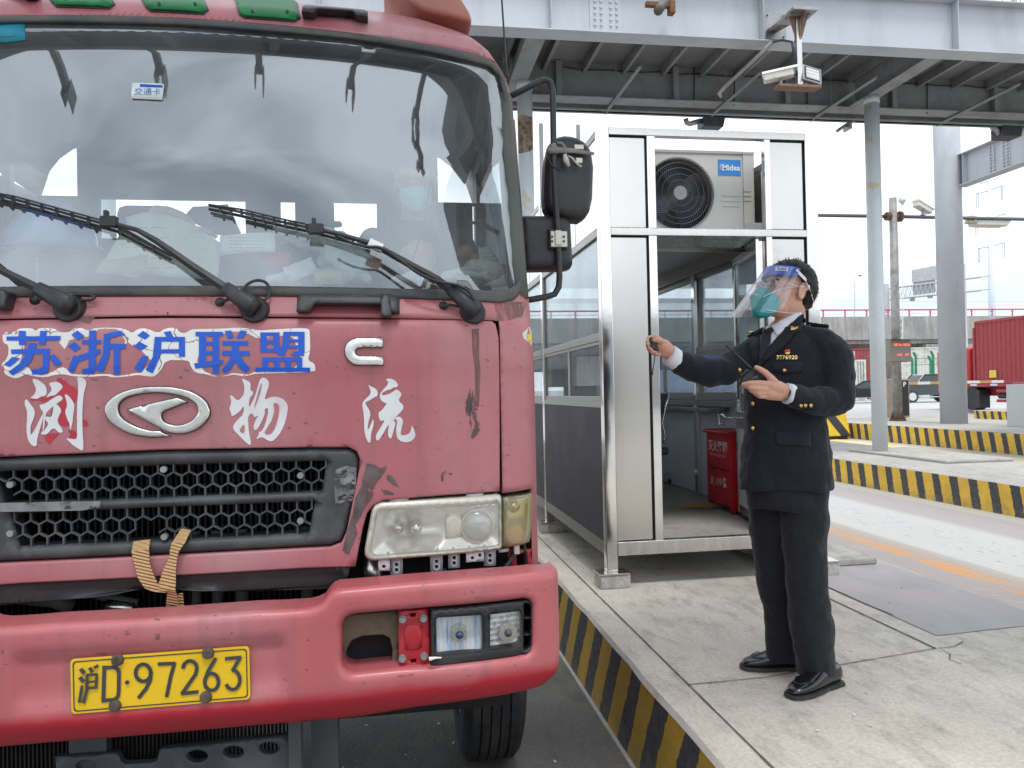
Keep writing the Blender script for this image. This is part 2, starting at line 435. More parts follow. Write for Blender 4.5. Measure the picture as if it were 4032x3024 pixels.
grid('truck_lane', [-7, -3, 0, .96], [-8, 0, 4, 8, 24], lambda x, y: .004, LANE)
# weigh lane: chequer plates in strips
def weigh_mat():
    mt, nt, N, L, B = newmat('chequer_plate')
    t = N.new('ShaderNodeNewGeometry'); s = N.new('ShaderNodeSeparateXYZ'); L.new(t.outputs['Position'], s.inputs[0])
    nw = noisen(N, L, 1.1, 4, st=(1, .3, 1)); xx = math_(N, L, 'ADD', s.outputs[0], math_(N, L, 'MULTIPLY', math_(N, L, 'SUBTRACT', nw.outputs[0], .5), .12))
    f = math_(N, L, 'DIVIDE', math_(N, L, 'SUBTRACT', xx, 3.3), 3.9)
    r = N.new('ShaderNodeValToRGB'); e = r.color_ramp.elements; e[0].position = 0; e[0].color = (.32, .28, .27, 1); e[1].position = 1; e[1].color = (.42, .41, .35, 1)
    for p, c in ((.32, (.34, .29, .275)), (.39, (.37, .31, .26)), (.43, (.40, .36, .31)), (.445, (.50, .50, .485)), (.72, (.50, .50, .485)), (.76, (.39, .345, .35)), (.91, (.38, .335, .34)), (.93, (.44, .43, .37))):
        q = e.new(p); q.color = c4(c)
    L.new(f, r.inputs[0])
    n1 = noisen(N, L, 2.2, 7, st=(1, .35, 1), rough=.7); c = mixc(N, L, math_(N, L, 'MULTIPLY', ramp(N, L, n1.outputs[0], .56, .72), .5), r.outputs[0], (.50, .43, .42, 1))
    n1b = noisen(N, L, 6.5, 6, st=(1, .22, 1), rough=.7)
    band = math_(N, L, 'MULTIPLY', math_(N, L, 'GREATER_THAN', s.outputs[0], 4.58), math_(N, L, 'LESS_THAN', s.outputs[0], 4.80))
    c = mixc(N, L, math_(N, L, 'MULTIPLY', math_(N, L, 'MULTIPLY', ramp(N, L, n1b.outputs[0], .46, .56), band), .85), c, (.62, .27, .06, 1))
    # raised dashes
    sx = math_(N, L, 'SINE', math_(N, L, 'MULTIPLY', math_(N, L, 'ADD', s.outputs[0], math_(N, L, 'MULTIPLY', s.outputs[1], .5)), 105)); sy = math_(N, L, 'SINE', math_(N, L, 'MULTIPLY', math_(N, L, 'SUBTRACT', s.outputs[1], math_(N, L, 'MULTIPLY', s.outputs[0], .35)), 62))
    h = math_(N, L, 'MULTIPLY', sx, sy); hm = ramp(N, L, h, .25, .6)
    c = mixc(N, L, math_(N, L, 'MULTIPLY', hm, .55), c, (.22, .22, .215, 1))
    n4 = noisen(N, L, 7, 8, st=(2.6, 1, 1), rough=.75)
    band2 = math_(N, L, 'MULTIPLY', math_(N, L, 'GREATER_THAN', s.outputs[0], 5.25), math_(N, L, 'LESS_THAN', s.outputs[0], 5.85))
    c = mixc(N, L, math_(N, L, 'MULTIPLY', math_(N, L, 'MULTIPLY', ramp(N, L, n4.outputs[0], .57, .62), .8), band2), c, (.16, .16, .17, 1))
    L.new(c, B.inputs['Base Color']); B.inputs['Roughness'].default_value = .6
    bp = N.new('ShaderNodeBump'); bp.inputs['Strength'].default_value = .35; bp.inputs['Distance'].default_value = .01; L.new(h, bp.inputs['Height']); L.new(bp.outputs[0], B.inputs['Normal'])
    return mt
grid('weigh_lane', [3.31, 4.6, 5.4, 6.3, 7.19], [-2, 4, 8, 16, 24], lambda x, y: .004, weigh_mat())
YLINE = Mt('worn_yellow_paint', (.72, .52, .12), .7, var=.2, vs=6, dirt=(.55, .53, .5), ds=3, da=(.42, .62))
b = MB(); b.box(12.2, 12.75, 4, 24, .004, .008); o = b.build('lane_marking', YLINE); tagit(o, kind='structure')
b = MB(); b.box(3.8, 13.2, -2, 24, -.05, .003) ; b.bm.free()
# islands, as kerbed slabs with slightly uneven edges
def island(name, x0, x1, y0, y1, z, kmat, top, chip=.012, n=90, kerbw=.17):
    t = MB(); ys = [y0+(y1-y0)*i/n for i in range(n+1)]
    def jx(y, s): return chip*noise.noise(Vector((y*3.1, s, 0)))*1.6
    def jz(y, s): return -abs(chip*noise.noise(Vector((y*5.3, s, 4)))*1.2)
    for i in range(n):
        a, c = ys[i], ys[i+1]
        q = [(x0+jx(a, 1)*.0, a), (x0+jx(c, 1)*.0, c)]
        t.quad([(x0-.03+.01, a, -.02), (x0+.012+jx(a, 1), a, z-.012+jz(a, 2)), (x0+.012+jx(c, 1), c, z-.012+jz(c, 2)), (x0-.03+.01, c, -.02)], 1)
        t.quad([(x0+.012+jx(a, 1), a, z-.012+jz(a, 2)), (x0+.03+jx(a, 1), a, z), (x0+.03+jx(c, 1), c, z), (x0+.012+jx(c, 1), c, z-.012+jz(c, 2))], 2)
        t.quad([(x0+.03+jx(a, 1), a, z), (x0+kerbw, a, z), (x0+kerbw, c, z), (x0+.03+jx(c, 1), c, z)], 0)
        t.quad([(x0+kerbw, a, z), (x1, a, z), (x1, c, z), (x0+kerbw, c, z)], 0)
        t.quad([(x1, a, z), (x1, a, -.02), (x1, c, -.02), (x1, c, z)], 1)
    for y in (y0, y1): t.quad([(x0, y, -.02), (x1, y, -.02), (x1, y, z), (x0, y, z)], 0)
    o = t.build(name, [top, kmat, CONC], smooth=False); tagit(o, kind='structure'); return o
EDGE = Mt('chipped_kerb_edge', (.42, .36, .22), .85, var=.4, vs=30)
island('traffic_island', 1.0, 3.3, -6, 11.5, .38, K1, ISL)
island('traffic_island', 7.2, 9.35, -2, 23.8, .38, K2, ISL2)
island('traffic_island', 13.3, 17.6, 4, 23.8, .465, K3, ISL2, n=60)
island('traffic_island', 22.0, 25.5, 19, 26.5, .5, K3, ISL2, n=30)
o = MB().box(0, 0, 0, 0, 0, 0).bm.free()
# painted patch, joints, cracks and step slab on the near island
PATCH = Mt('patch_paint', (.33, .325, .33), .5, var=.2, vs=3, st=(1, .4, 1), dirt=(.44, .385, .385), ds=2.6, da=(.4, .62), bump=.2, bs=50)
sheet_later = 1
def sheet(name, pts, z, mat, kind='structure'):
    b = MB(); b.quad([(p[0], p[1], z) for p in pts]); o = b.build(name, mat); tagit(o, kind=kind); return o
def gp(x, y, z=.38): p = PZ(x, y, z); return (p.x, p.y)
sheet('painted_patch', [(2.56, 3.36), (2.56, 4.9), (3.28, 4.9), (3.28, 3.42)], .3835, PATCH)
b = MB()
def crack(pts, w, z=.3838):
    P = [Vector((x, y, z)) for x, y in pts]
    for a, c in zip(P, P[1:]):
        n_ = (c-a).normalized().cross(Vector((0, 0, 1)))*w*.5; k = max(1, int((c-a).length/.12))
        for i in range(k):
            p = a.lerp(c, i/k); q = a.lerp(c, (i+1)/k); s1 = .55+.9*random.random()
            b.quad([p-n_*s1, p+n_*s1, q+n_, q-n_])
crack([(2.43, 4.6), (2.43, 4.0), (2.43, 3.34), (2.43, 3.2)], .011)
crack([(2.56, 4.6), (2.56, 3.9), (2.57, 3.7)], .014)
crack([(1.17, 11), (1.17, 6), (1.172, 3), (1.17, -2)], .008)
crack([(1.175, 3.02), (1.5, 3.03), (1.95, 3.11), (2.43, 3.2), (2.53, 3.205), (2.62, 3.26)], .006)
crack([(2.45, 3.19), (2.44, 3.12), (2.39, 3.06), (2.40, 3.0)], .004); crack([(2.44, 3.12), (2.50, 3.08)], .003)
o = b.build('paving_joints', Mt('joint', (.10, .095, .09), .95)); tagit(o, kind='structure')
b = MB(); b.box(2.5, 3.2, 4.76, 5.6, .385, .43); b.build('step_slab', CONC, bev=.01); bpy.data.objects['step_slab']['kind'] = 'structure'
b = MB(); p = PZ(3400, 1800, .38); b.box(8.15, 9.3, 10.4, 12.9, .381, .425); o = b.build('concrete_plinth', ISL2, bev=.012); tagit(o, kind='structure')
# litter and stones
random.seed(3)
b = MB()
for i in range(46):
    x = random.uniform(-.6, .9) if i < 22 else random.uniform(1.2, 3.2); y = random.uniform(2.4, 4.2); z = .006 if i < 22 else .385; s = random.uniform(.002, .005)
    M = Matrix.Translation((x, y, z)) @ Euler((random.random()*.5, random.random()*.5, random.random()*6)).to_matrix().to_4x4()
    b.box(-s*1.6, s*1.6, -s, s, 0, s*.6, 0, M)
o = b.build('grit', Mt('pale_stone_chip', (.62, .6, .57), .8)); tagit(o, kind='stuff')
# ============================================================= STEEL FOOTBRIDGE OVER THE LANES
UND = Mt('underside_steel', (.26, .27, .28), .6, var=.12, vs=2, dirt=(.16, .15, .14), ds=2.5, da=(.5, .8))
SLAB = Mt('deck_sheet', (.20, .205, .21), .7, var=.15, vs=1.5)
def bolt(b, x, y, z, r=.022, d=.03, mi=0, axis=1):
    pts = [(x+r*math.cos(a*math.pi/3), y, z+r*math.sin(a*math.pi/3)) for a in range(6)] if axis == 1 else [(x, y+r*math.cos(a*math.pi/3), z+r*math.sin(a*math.pi/3)) for a in range(6)]
    b.prism(pts, (0, -d, 0) if axis == 1 else (-d, 0, 0), mi)
def footbridge():
    YF, YB, XL, XR, ZB, ZT = 10.6, 12.95, -9, 34, 6.63, 7.44
    t = thing('footbridge', 'grey steel girder footbridge spanning all the lanes on round columns', 'footbridge', (8.4, 11.8, .38))
    b = MB(); b.box(XL, XR, YF, YF+.014, ZB+.02, ZT-.02); b.box(XL, XR, YF-.15, YF+.16, ZB, ZB+.02); b.box(XL, XR, YF-.15, YF+.16, ZT-.02, ZT)
    x = 2.28-3.16*3
    while x < XR:
        if x > XL: b.box(x-.006, x+.006, YF-.14, YF, ZB+.02, ZT-.02)
        x += 3.16
    b.build('front_girder', GIRD, t, bev=.003)
    b = MB(); b.box(2.86, 3.33, YF-.014, YF, ZB+.03, ZT-.04)
    for i, xx in enumerate((2.935, 3.025, 3.165, 3.255)):
        for k in range(9): bolt(b, xx, YF-.014, ZB+.08+k*.085, .02, .02)
    b.build('splice_plate', GIRD, t)
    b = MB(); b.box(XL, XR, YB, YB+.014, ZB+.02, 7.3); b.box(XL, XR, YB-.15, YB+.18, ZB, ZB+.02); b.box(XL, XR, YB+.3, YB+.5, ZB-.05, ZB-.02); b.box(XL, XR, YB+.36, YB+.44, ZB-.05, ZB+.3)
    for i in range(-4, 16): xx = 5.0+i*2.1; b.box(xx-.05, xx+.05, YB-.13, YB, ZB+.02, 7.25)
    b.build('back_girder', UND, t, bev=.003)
    b = MB()
    for xx in (-4.2, 2.1, 8.4, 14.7, 21):
        for q in (0,):
            for r_ in range(5):
                for cx in (-.35, -.25, -.1, 0.0): bolt(b, xx+.75+cx, YB, ZB+.09+r_*.1, .02, .022)
    b.build('girder_bolts', UND, t)
    b = MB(); b.box(XL, XR, YF+.02, YB+1.0, 7.27, 7.33)
    b.build('deck', SLAB, t)
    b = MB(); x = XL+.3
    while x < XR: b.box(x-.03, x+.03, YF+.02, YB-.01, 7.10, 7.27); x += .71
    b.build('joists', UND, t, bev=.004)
    for xx in (-4.2, 2.1, 8.4, 14.7, 21, 27.3):
        b = MB(); b.box(xx-.007, xx+.007, YF+.02, YB-.15, ZB+.02, 7.26); b.box(xx-.14, xx+.14, YF+.16, YB-.15, ZB-.001, ZB+.019)
        for k in range(5): bolt(b, xx-.007, YB-.35, ZB+.1+k*.11, .02, .02, 0, 0)
        b.build('cross_beam', UND, t)
    for xx in (-4.2, 2.2, 8.37, 14.7, 21):
        r = .125
        b = MB(); b.cyl((xx, 12.3, .385), (xx, 12.3, 6.63), r, r, 28); b.cyl((xx, 12.3, 6.5), (xx, 12.3, 6.62), r+.004, r+.004, 28)
        b.build('column', PCOL, t, smooth=True)
    # railing
    b = MB(); b.box(XL, XR, YF-.02, YF+.03, 8.44, 8.50); b.box(XL, XR, YF-.01, YF+.02, 7.44, 7.47)
    x = XL
    while x < XR:
        b.box(x-.007, x+.007, YF-.004, YF+.012, 7.47, 8.44); x += .158
    for i in range(20): xx = XL+1.1+i*2.2; b.box(xx-.025, xx+.025, YF-.02, YF+.03, 7.44, 8.5)
    b.build('railing', GIRD, t)
    # cable brackets under the back girder, with hanging rods and cables
    for px, py, qx, qy in ((2425, 408, 2362, 470), (2855, 415, 2765, 480), (3268, 430, 3162, 490), (3785, 450, 3660, 505)):
        a = PY(px, py, YB-.15); c = PY(qx, qy, YB-.1-.9)
        c = Vector((a.x, YB-1.6, a.z-.02))
        b = MB(); b.tube([(a.x, YB+.5, 6.60), (a.x, YB-1.5, 6.60)], [.035, .03], 4); b.box(a.x-.008, a.x+.008, YB-.2, YB-.19, 6.6, 7.27)
        b.build('cable_bracket', UND, t)
    b = MB()
    for x, z0, z1 in ((2.2, 6.63, 7.27), (5.35, 6.62, 7.27), (6.1, 6.62, 7.2), (7.5, 6.62, 7.2), (9.9, 6.6, 7.2)): b.cyl((x, YB-.05, z0), (x+.02, YB-.05, z1), .012, .012, 6)
    pts = [(3.0+i*.35, YB-.03, 7.18-.04*abs(math.sin(i*1.3))) for i in range(26)]
    b.tube(pts, .014, 5)
    b.build('cables', BLK, t)
    return t
mt, nt, N, L, B = newmat('column_paint'); PCOL = mt
_n = noisen(N, L, 1.5, 5); _c = ramp(N, L, _n.outputs[0], .3, .7, (.56, .61, .63, 1), (.64, .68, .70, 1))
_n2 = noisen(N, L, 2.6, 8, rough=.6); _g = N.new('ShaderNodeNewGeometry'); _s = N.new('ShaderNodeSeparateXYZ'); L.new(_g.outputs['Position'], _s.inputs[0])
_bx = math_(N, L, 'MULTIPLY', math_(N, L, 'LESS_THAN', _s.outputs[0], 4), math_(N, L, 'MULTIPLY', math_(N, L, 'GREATER_THAN', math_(N, L, 'ADD', _s.outputs[2], math_(N, L, 'MULTIPLY', _n2.outputs[0], .5)), 5.75), math_(N, L, 'LESS_THAN', math_(N, L, 'ADD', _s.outputs[2], math_(N, L, 'MULTIPLY', _n2.outputs[0], .3)), 6.2)))
_rc = ramp(N, L, noisen(N, L, 14, 6, rough=.8).outputs[0], .42, .56, (.14, .07, .03, 1), (.36, .30, .24, 1))
_c = mixc(N, L, _bx, _c, _rc)
_sp = math_(N, L, 'MULTIPLY', ramp(N, L, noisen(N, L, 26, 3).outputs[0], .70, .73), .7); _c = mixc(N, L, _sp, _c, (.2, .18, .16, 1))
_y = math_(N, L, 'MULTIPLY', math_(N, L, 'GREATER_THAN', _s.outputs[2], 4.5), ramp(N, L, noisen(N, L, 3.1, 6).outputs[0], .60, .63)); _c = mixc(N, L, math_(N, L, 'MULTIPLY', _y, .6), _c, (.6, .46, .2, 1))
L.new(_c, B.inputs['Base Color']); B.inputs['Roughness'].default_value = .5
footbridge()
# second footbridge bay over the truck, behind the viewpoint: what the windscreen mirrors
def rear_canopy():
    t = thing('canopy', 'grey steel canopy over the lane in front of the truck', 'canopy', (-2, -4, 0))
    b = MB(); b.box(-9, 9, CANY0, CANY1, 6.9, 7.0); b.box(3, 9, CANY0-2, CANY0, 6.85, 7.0); b.box(3, 3.1, CANY0-2, CANY0, 6.3, 6.85); b.box(3.1, 9, CANY0-2.1, CANY0-2, 6.3, 6.85); b.build('canopy_roof', SLAB, t)
    b = MB()
    for y in (CANY0+.1, CANY1-.1): b.box(-9, 9, y-.01, y+.01, 6.3, 6.9); b.box(-9, 9, y-.12, y+.12, 6.28, 6.3)
    b.build('canopy_girder', UND, t)
    b = MB()
    for i in range(16): x = -8.6+i*1.15; b.box(x-.05, x+.05, CANY0+.12, CANY1-.12, 6.5, 6.9)
    b.build('canopy_joists', UND, t)
    b = MB()
    for x in (-3.2, -1.95, -.7, .55, 1.8): b = MB(); b.box(x-.04, x+.04, CANY0-.55, CANY0+.1, 6.2, 6.28); b.box(x-.06, x-.045, CANY0-.66, CANY0-.5, 6.15, 6.3); b.box(x+.045, x+.06, CANY0-.7, CANY0-.5, 6.1, 6.3); b.build('canopy_bracket', UND, t)
    for x in (-8.5, 8.5):
        b = MB(); b.cyl((x, (CANY0+CANY1)/2, 0), (x, (CANY0+CANY1)/2, 6.9), .15); b.build('canopy_column', PCOL, t, smooth=True)
CANY0, CANY1 = .3, 1.75
rear_canopy()
# ---- camera bracket hung on the girder
def cctv_bracket():
    Y = 9.75
    P = lambda x, y, d=0.: PY(x, y, Y+d)
    t = thing('camera_bracket', 'rusty grey T shaped bracket bolted to the white girder above the booth', 'bracket', P(3137, 335))
    b = MB(); a = PY(3007, 52, 10.58); c = PY(3092, 160, 10.58); b.box(a.x, c.x, 10.555, 10.583, c.z, a.z)
    for x in (a.x+.04, c.x-.04):
        for z in (a.z-.04, c.z+.04): bolt(b, x, 10.555, z, .014, .04)
    b.build('wall_plate', GREYM, t)
    e = P(3150, 62)
    b = MB(); b.prism([PY(3020, 128, 10.55), PY(3075, 95, 10.55), P(3190, 58, -.1), P(3110, 62, -.1)], (0, 0, .04))
    b.tube([PY(3050, 115, 10.55), P(3150, 60)], .06, 6)
    b.build('arm', Mt('rusty_arm', (.2, .17, .15), .7, var=.3, vs=10, dirt=(.14, .06, .03), ds=9), t)
    p0 = P(3095, 60); p1 = P(3190, 50)
    b = MB(); b.box(p0.x, p1.x, Y-.2, Y+.25, p0.z-.01, p0.z+.03); b.build('top_plate', GREYM, t, bev=.004)
    p2 = P(3130, 70); p3 = P(3150, 330)
    b = MB(); b.box(p2.x, p2.x+.075, Y-.04, Y+.04, P(3137, 338).z, p0.z); b.build('drop_tube', STEEL, t, bev=.006)
    b = MB(); cx = p2.x+.0375; zt = p0.z-.01; zb = P(3135, 160).z
    for s in (-1, 1):
        b.prism([(cx+s*.04, Y-.02, zt), (cx+s*.14, Y-.02, zt), (cx+s*.04, Y-.02, zb)], (0, .01, 0))
    b.prism([(cx+.01, Y-.05, zt), (cx+.01, Y-.19, zt), (cx+.01, Y-.05, zb)], (.01, 0, 0))
    b.build('gusset', Mt('rusty_gusset', (.22, .13, .10), .75, var=.3, vs=9), t)
    q0 = P(3057, 340); q1 = P(3222, 340)
    b = MB(); b.box(q0.x, q1.x, Y-.08, Y+.10, q0.z-.02, q0.z+.012); b.build('foot_plate', Mt('rusty_plate', (.20, .11, .09), .75, var=.3, vs=9), t)
    b = MB(); b.tube([PY(3045, 165, 10.3), PY(3080, 158, Y+.2), P(3118, 165), P(3124, 200), P(3130, 300)], .016, 8); b.build('flex_cable', BLK, t, smooth=True)
    b = MB(); b.tube([PY(3047, 163, 10.35), PY(2850, 345, 11.3), PY(2832, 368, 11.6), PY(2840, 380, 12.7)], .03, 8); b.build('conduit', GREYM, t, smooth=True)
    zb2 = q0.z+.012
    # camera
    def cam_unit(name, label, c, s, yaw, pitch=-.1):
        k = thing(name, label, 'camera', c)
        M = Matrix.Translation(Vector(c)) @ Euler((0, pitch, yaw)).to_matrix().to_4x4()
        b = MB(); b.box(-.19*s, .15*s, -.06*s, .06*s, .03*s, .125*s, 0, M); b.build('housing', CREAM, k, bev=.012*s)
        b = MB(); b.prism([M @ Vector(p) for p in ((-.2*s, -.072*s, .11*s), (-.2*s, -.05*s, .145*s), (-.2*s, .05*s, .145*s), (-.2*s, .072*s, .11*s))], M.to_3x3() @ Vector((.40*s, 0, 0))); b.build('sunshield', CREAM, k)
        b = MB(); b.box(.15*s, .165*s, -.055*s, .055*s, .035*s, .118*s, 0, M); b.build('front_glass', Glass('lens_glass', (.05, .05, .06), .2), k)
        b = MB(); b.cyl(M @ Vector((.14*s, 0, .076*s)), M @ Vector((.172*s, 0, .076*s)), .03*s, .03*s, 14); b.build('lens', DARK, k)
        b = MB(); b.cyl(Vector(c)+Vector((0, 0, -.045*s)), Vector(c)+Vector((0, 0, .03*s)), .018*s, .018*s, 10); b.cyl(Vector(c)+Vector((0, 0, -.05*s)), Vector(c)+Vector((0, 0, -.035*s)), .035*s, .035*s, 10); b.build('mount', GREYM, k)
        return k
    c = P(3075, 318); c.z = zb2+.055
    cam_unit('surveillance_camera', 'white box surveillance camera on the rusty bracket plate beside the floodlight', c, 1.15, R_(-25))
    # floodlight
    fl = thing('floodlight', 'square grey LED floodlight on the bracket right of the box camera', 'floodlight', P(3190, 333))
    c = P(3193, 297); M = Matrix.Translation(c) @ Euler((R_(-12), R_(9), R_(8))).to_matrix().to_4x4()
    b = MB(); b.box(-.155, .155, -.03, .04, -.12, .12, 0, M); b.build('lamp_body', GREYM, fl, bev=.012)
    b = MB(); b.box(-.125, .125, -.035, -.029, -.095, .095, 0, M); b.build('lamp_gasket', BLK, fl)
    b = MB(); b.box(-.108, .108, -.04, -.034, -.08, .08, 0, M); b.build('lamp_glass', Mt('led_glass', (.5, .52, .52), .15), fl)
    LDM = Mt('led_lens', (.8, .8, .76), .2)
    for i in range(5):
        for j in range(3): b = MB(); b.ball(M @ Vector((-.08+i*.04, -.041, -.05+j*.05)), (.015, .006, .013), 0, 8, 6); b.build('led', LDM, fl, smooth=True)
    b = MB(); b.tube([M @ Vector((-.165, 0, 0)), M @ Vector((-.165, .02, -.14)), M @ Vector((.165, .02, -.14)), M @ Vector((.165, 0, 0))], .01, 6); b.build('yoke', GREYM, fl)
    return cam_unit
CREAM = Mt('cream_enamel', (.62, .6, .53), .45, var=.06, dirt=(.35, .32, .28), ds=8, da=(.6, .8))
CAMU = cctv_bracket()
# pipe stub with clamp at the top edge
Y = 10.0; b = MB(); b.tube([PY(2640, -25, Y+.4), PY(2600, 30, Y), PY(2592, 42, Y-.1)], .065, 12)
o = thing('pipe_stub', 'dark rusty pipe stub clamped in front of the white girder', 'pipe', PY(2600, 40, Y)); b.build('pipe', Mt('old_pipe', (.10, .085, .08), .6, var=.3, vs=8), o, smooth=True)
b = MB(); a = PY(2548, 8, Y); c = PY(2660, 14, Y); b.box(a.x, c.x, Y+.02, Y+.1, a.z-.03, a.z+.03); b.box(c.x-.08, c.x, Y, Y+.12, a.z-.12, a.z+.05); b.build('clamp', RUST, o, bev=.004)
# loudspeaker like boxes under the far girder
def undbox(px0, py0, px1, py1, Y, label, arm):
    a = PY(px0, py0, Y); c = PY(px1, py1, Y)
    t = thing('loudspeaker', label, 'loudspeaker', ((a.x+c.x)/2, Y, c.z), 'boxes hanging under the far girder')
    b = MB(); b.prism([(a.x, Y-.12, a.z), (c.x, Y-.12, a.z), (c.x-.04, Y-.12, c.z), (a.x+.0, Y-.12, c.z)], (0, .3, 0)); b.build('box', BLK, t, bev=.008)
    b = MB(); b.tube([PY(x, y, Y) for x, y in arm], .045, 10); b.build('bracket_tube', GREYM, t, smooth=True)
undbox(2760, 468, 2846, 508, 12.6, 'black box hung under the girder above the booth roof', [(2700, 468), (2704, 484), (2716, 488), (2760, 475)])
undbox(3930, 500, 4010, 545, 12.6, 'black box hung under the girder at the right edge', [(3905, 500), (3925, 512), (3935, 530)])
b = MB(); b.tube([PY(3297, 515, 12.4), PY(3330, 493, 12.6), PY(3360, 478, 13.2)], .03, 8); t = PY(3336, 495, 12.6); b.box(t.x-.02, t.x+.03, 12.5, 12.7, t.z-.08, t.z)
o = b.build('conduit_pipe', GREYM); tagit(o, 'short grey conduit end poking out under the girder left of the column', 'pipe')
# ============================================================= GUARD BOOTH
XL, XR, YF, YB = 1.278, 2.735, 4.6, 8.35
PANW = Mt('panel_outer', (.60, .575, .535), .22, .95, var=.05, vs=2, bump=.04, bs=6, dirt=(.45, .42, .38), ds=2.6, da=(.6, .9))
PAND = Mt('panel_side', (.40, .41, .44), .22, .6, var=.12, vs=1.3, bump=.25, bs=2.2)
PANI = Mt('panel_inner', (.66, .67, .70), .42, .1, var=.05)
BFL = concrete_ground('booth_floor', (.36, .35, .33), sc_=2.5, pebbles=.15)
WG = Glass('booth_glass', (.80, .84, .84), .16, .015, dust=.22, dcol=(.6, .62, .62), dsc=2.5)
GASK = Mt('dark_gasket', (.035, .028, .032), .6)
def booth():
    t = thing('guard_booth', 'stainless steel guard booth with glass sides and an open doorway on the island', 'guard booth', (2.0, 6.4, .38))
    zf, zs, zm0, zm1, zt0, zt1 = .65, .57, 2.555, 2.60, 3.18, 3.228
    P = .070
    # posts, each its own part, with feet
    for x in (XL, XR-P-.012):
        for y in (YF, 6.5, YB-P):
            w_ = P if x == XL else P+.012
            b = MB(); b.box(x, x+w_, y, y+P, .475, zt1); b.build('post', STEELP, t, bev=.004)
            b = MB(); b.box(x-.06, x+w_+.06, y-.05, y+.10, .465, .474); b.build('foot_plate', STEEL, t)
    IL0, IL1, IR0, IR1 = 1.592, 1.645, 2.375, 2.415
    XP = XR-P-.012
    b = MB()
    b.box(IL0, IL1, YF+.003, YF+.05, zf+.0, zm0); b.box(IL0, IL1, YF+.003, YF+.05, zm1, zt0); b.box(IR0, IR1, YF+.003, YF+.05, zf, zm0); b.box(IR0, IR1, YF+.003, YF+.05, zm1, zt0)
    b.build('door_post', STEELP, t, bev=.003)
    b = MB(); b.box(XL+P, XP, YF+.001, YF+.055, zt0, zt1); b.box(XL+P, XP, YF+.001, YF+.055, zm0, zm1); b.build('front_rail', STEEL, t, bev=.003)
    b = MB(); b.box(XL+P, XP, YF-.004, YF+.06, zs, zf+.004); b.build('sill', STEEL, t, bev=.004)
    # front panels
    for (x0, x1, z0, z1) in ((XL+P, IL0, zf+.004, zm0), (XL+P, IL0, zm1, zt0), (IR1, XP, zf+.004, zm0), (IR1, XP, zm1, zt0)):
        b = MB(); b.box(x0, x1, YF+.034, YF+.046, z0, z1); b.build('gasket', GASK, t)
        b = MB(); b.box(x0+.004, x1-.010, YF+.02, YF+.034, z0+.006, z1-.011); b.build('front_panel', PANW if x0 < 2 or True else PANI, t, bev=.003)
    # side walls
    for x, s in ((XL, 1), (XR-.05, -1)):
        xo = x+.004 if s == 1 else x+.046
        for (y0, y1) in ((YF+P, 6.5), (6.5+P, YB-P)):
            b = MB()
            for (z0, z1) in ((zs, zf+.0), (1.483, 1.517), (1.905, 1.955), (2.56, 2.61), (zt0, zt1)): b.box(x+.002, x+.052, y0, y1, z0, z1)
            ym = (y0+y1)/2
            b.box(x+.006, x+.046, y0, y0+.03, 1.517, 2.56); b.box(x+.006, x+.046, y1-.03, y1, 1.517, 2.56)
            b.build('side_rail', ALU if s == 1 else ALU, t, bev=.002)
            b = MB(); b.box(x+.012, x+.03, ym-.03, ym+.03, 1.517, 1.905); b.box(x+.01, x+.034, y0+.03, y1-.03, 1.517, 1.555); b.box(x+.01, x+.034, y0+.03, y1-.03, 1.882, 1.905)
            b.build('sliding_frame', ALU, t, bev=.002)
            b = MB(); b.box(x+.02, x+.026, y0+.03, y1-.03, 1.955, 2.56); b.build('window_pane', WG, t)
            b = MB(); b.box(x+.019, x+.024, y0+.03, y1-.03, 1.555, 1.882); b.build('window_pane', WG, t)
            b = MB(); b.box(xo-.002, xo+.002, y0, y1, zf, 1.483); b.build('gasket', GASK, t)
            b = MB(); b.box(x+.006 if s == 1 else x+.03, x+.02 if s == 1 else x+.044, y0+.006, y1-.006, zf+.008, 1.478); b.build('side_panel', PAND, t)
            b = MB(); b.box(x+.03 if s == 1 else x+.008, x+.042 if s == 1 else x+.02, y0, ym-.008, zf+.004, 1.48); b.box(x+.03 if s == 1 else x+.008, x+.042 if s == 1 else x+.02, ym+.008, y1, zf+.004, 1.48); b.build('inner_panel', PANI, t)
            b = MB()
            k = 3
            for q in range(k): b.box(x+.006, x+.03, y0+(y1-y0)*q/k+.006, y0+(y1-y0)*(q+1)/k-.006, 2.615, 3.175)
            b.build('parapet_panel', PANW, t)
            b = MB()
            for q in range(1, k): b = MB(); b.box(x+.003, x+.033, y0+(y1-y0)*q/k-.012, y0+(y1-y0)*q/k+.012, 2.61, 3.18); b.build('parapet_mullion', STEELP, t)
    # back wall
    b = MB(); b.box(XL+P, XP, YB-.05, YB-.03, zf, 1.5); b.build('back_panel', PANI, t)
    b = MB(); b.box(XL+P, XP, YB-.055, YB-.002, 1.483, 1.52); b.box(XL+P, XP, YB-.055, YB-.002, 2.56, 2.61); b.box(XL+P, XP, YB-.055, YB-.002, zt0, zt1); b.box(1.98, 2.03, YB-.05, YB-.01, 1.52, 2.56); b.build('back_rail', ALU, t)
    b = MB(); b.box(XL+P, XP, YB-.03, YB-.025, 1.52, 2.56); b.build('window_pane', WG, t)
    # floor, ceiling, platform for the outdoor units
    b = MB(); b.box(XL+.05, XR-.05, YF+.06, YB-.06, .60, .645); b.build('floor', BFL, t)
    b = MB(); b.box(XL+.052, XR-.052, 5.16, YB-.06, 2.72, 2.76); b.box(XL+.052, XR-.052, 5.12, 5.16, 2.56, 2.76); b.build('ceiling', PANI, t)
    b = MB(); b.box(XL+.052, XR-.052, YF+.056, 5.12, 2.562, 2.582); b.build('unit_platform', STEEL, t)
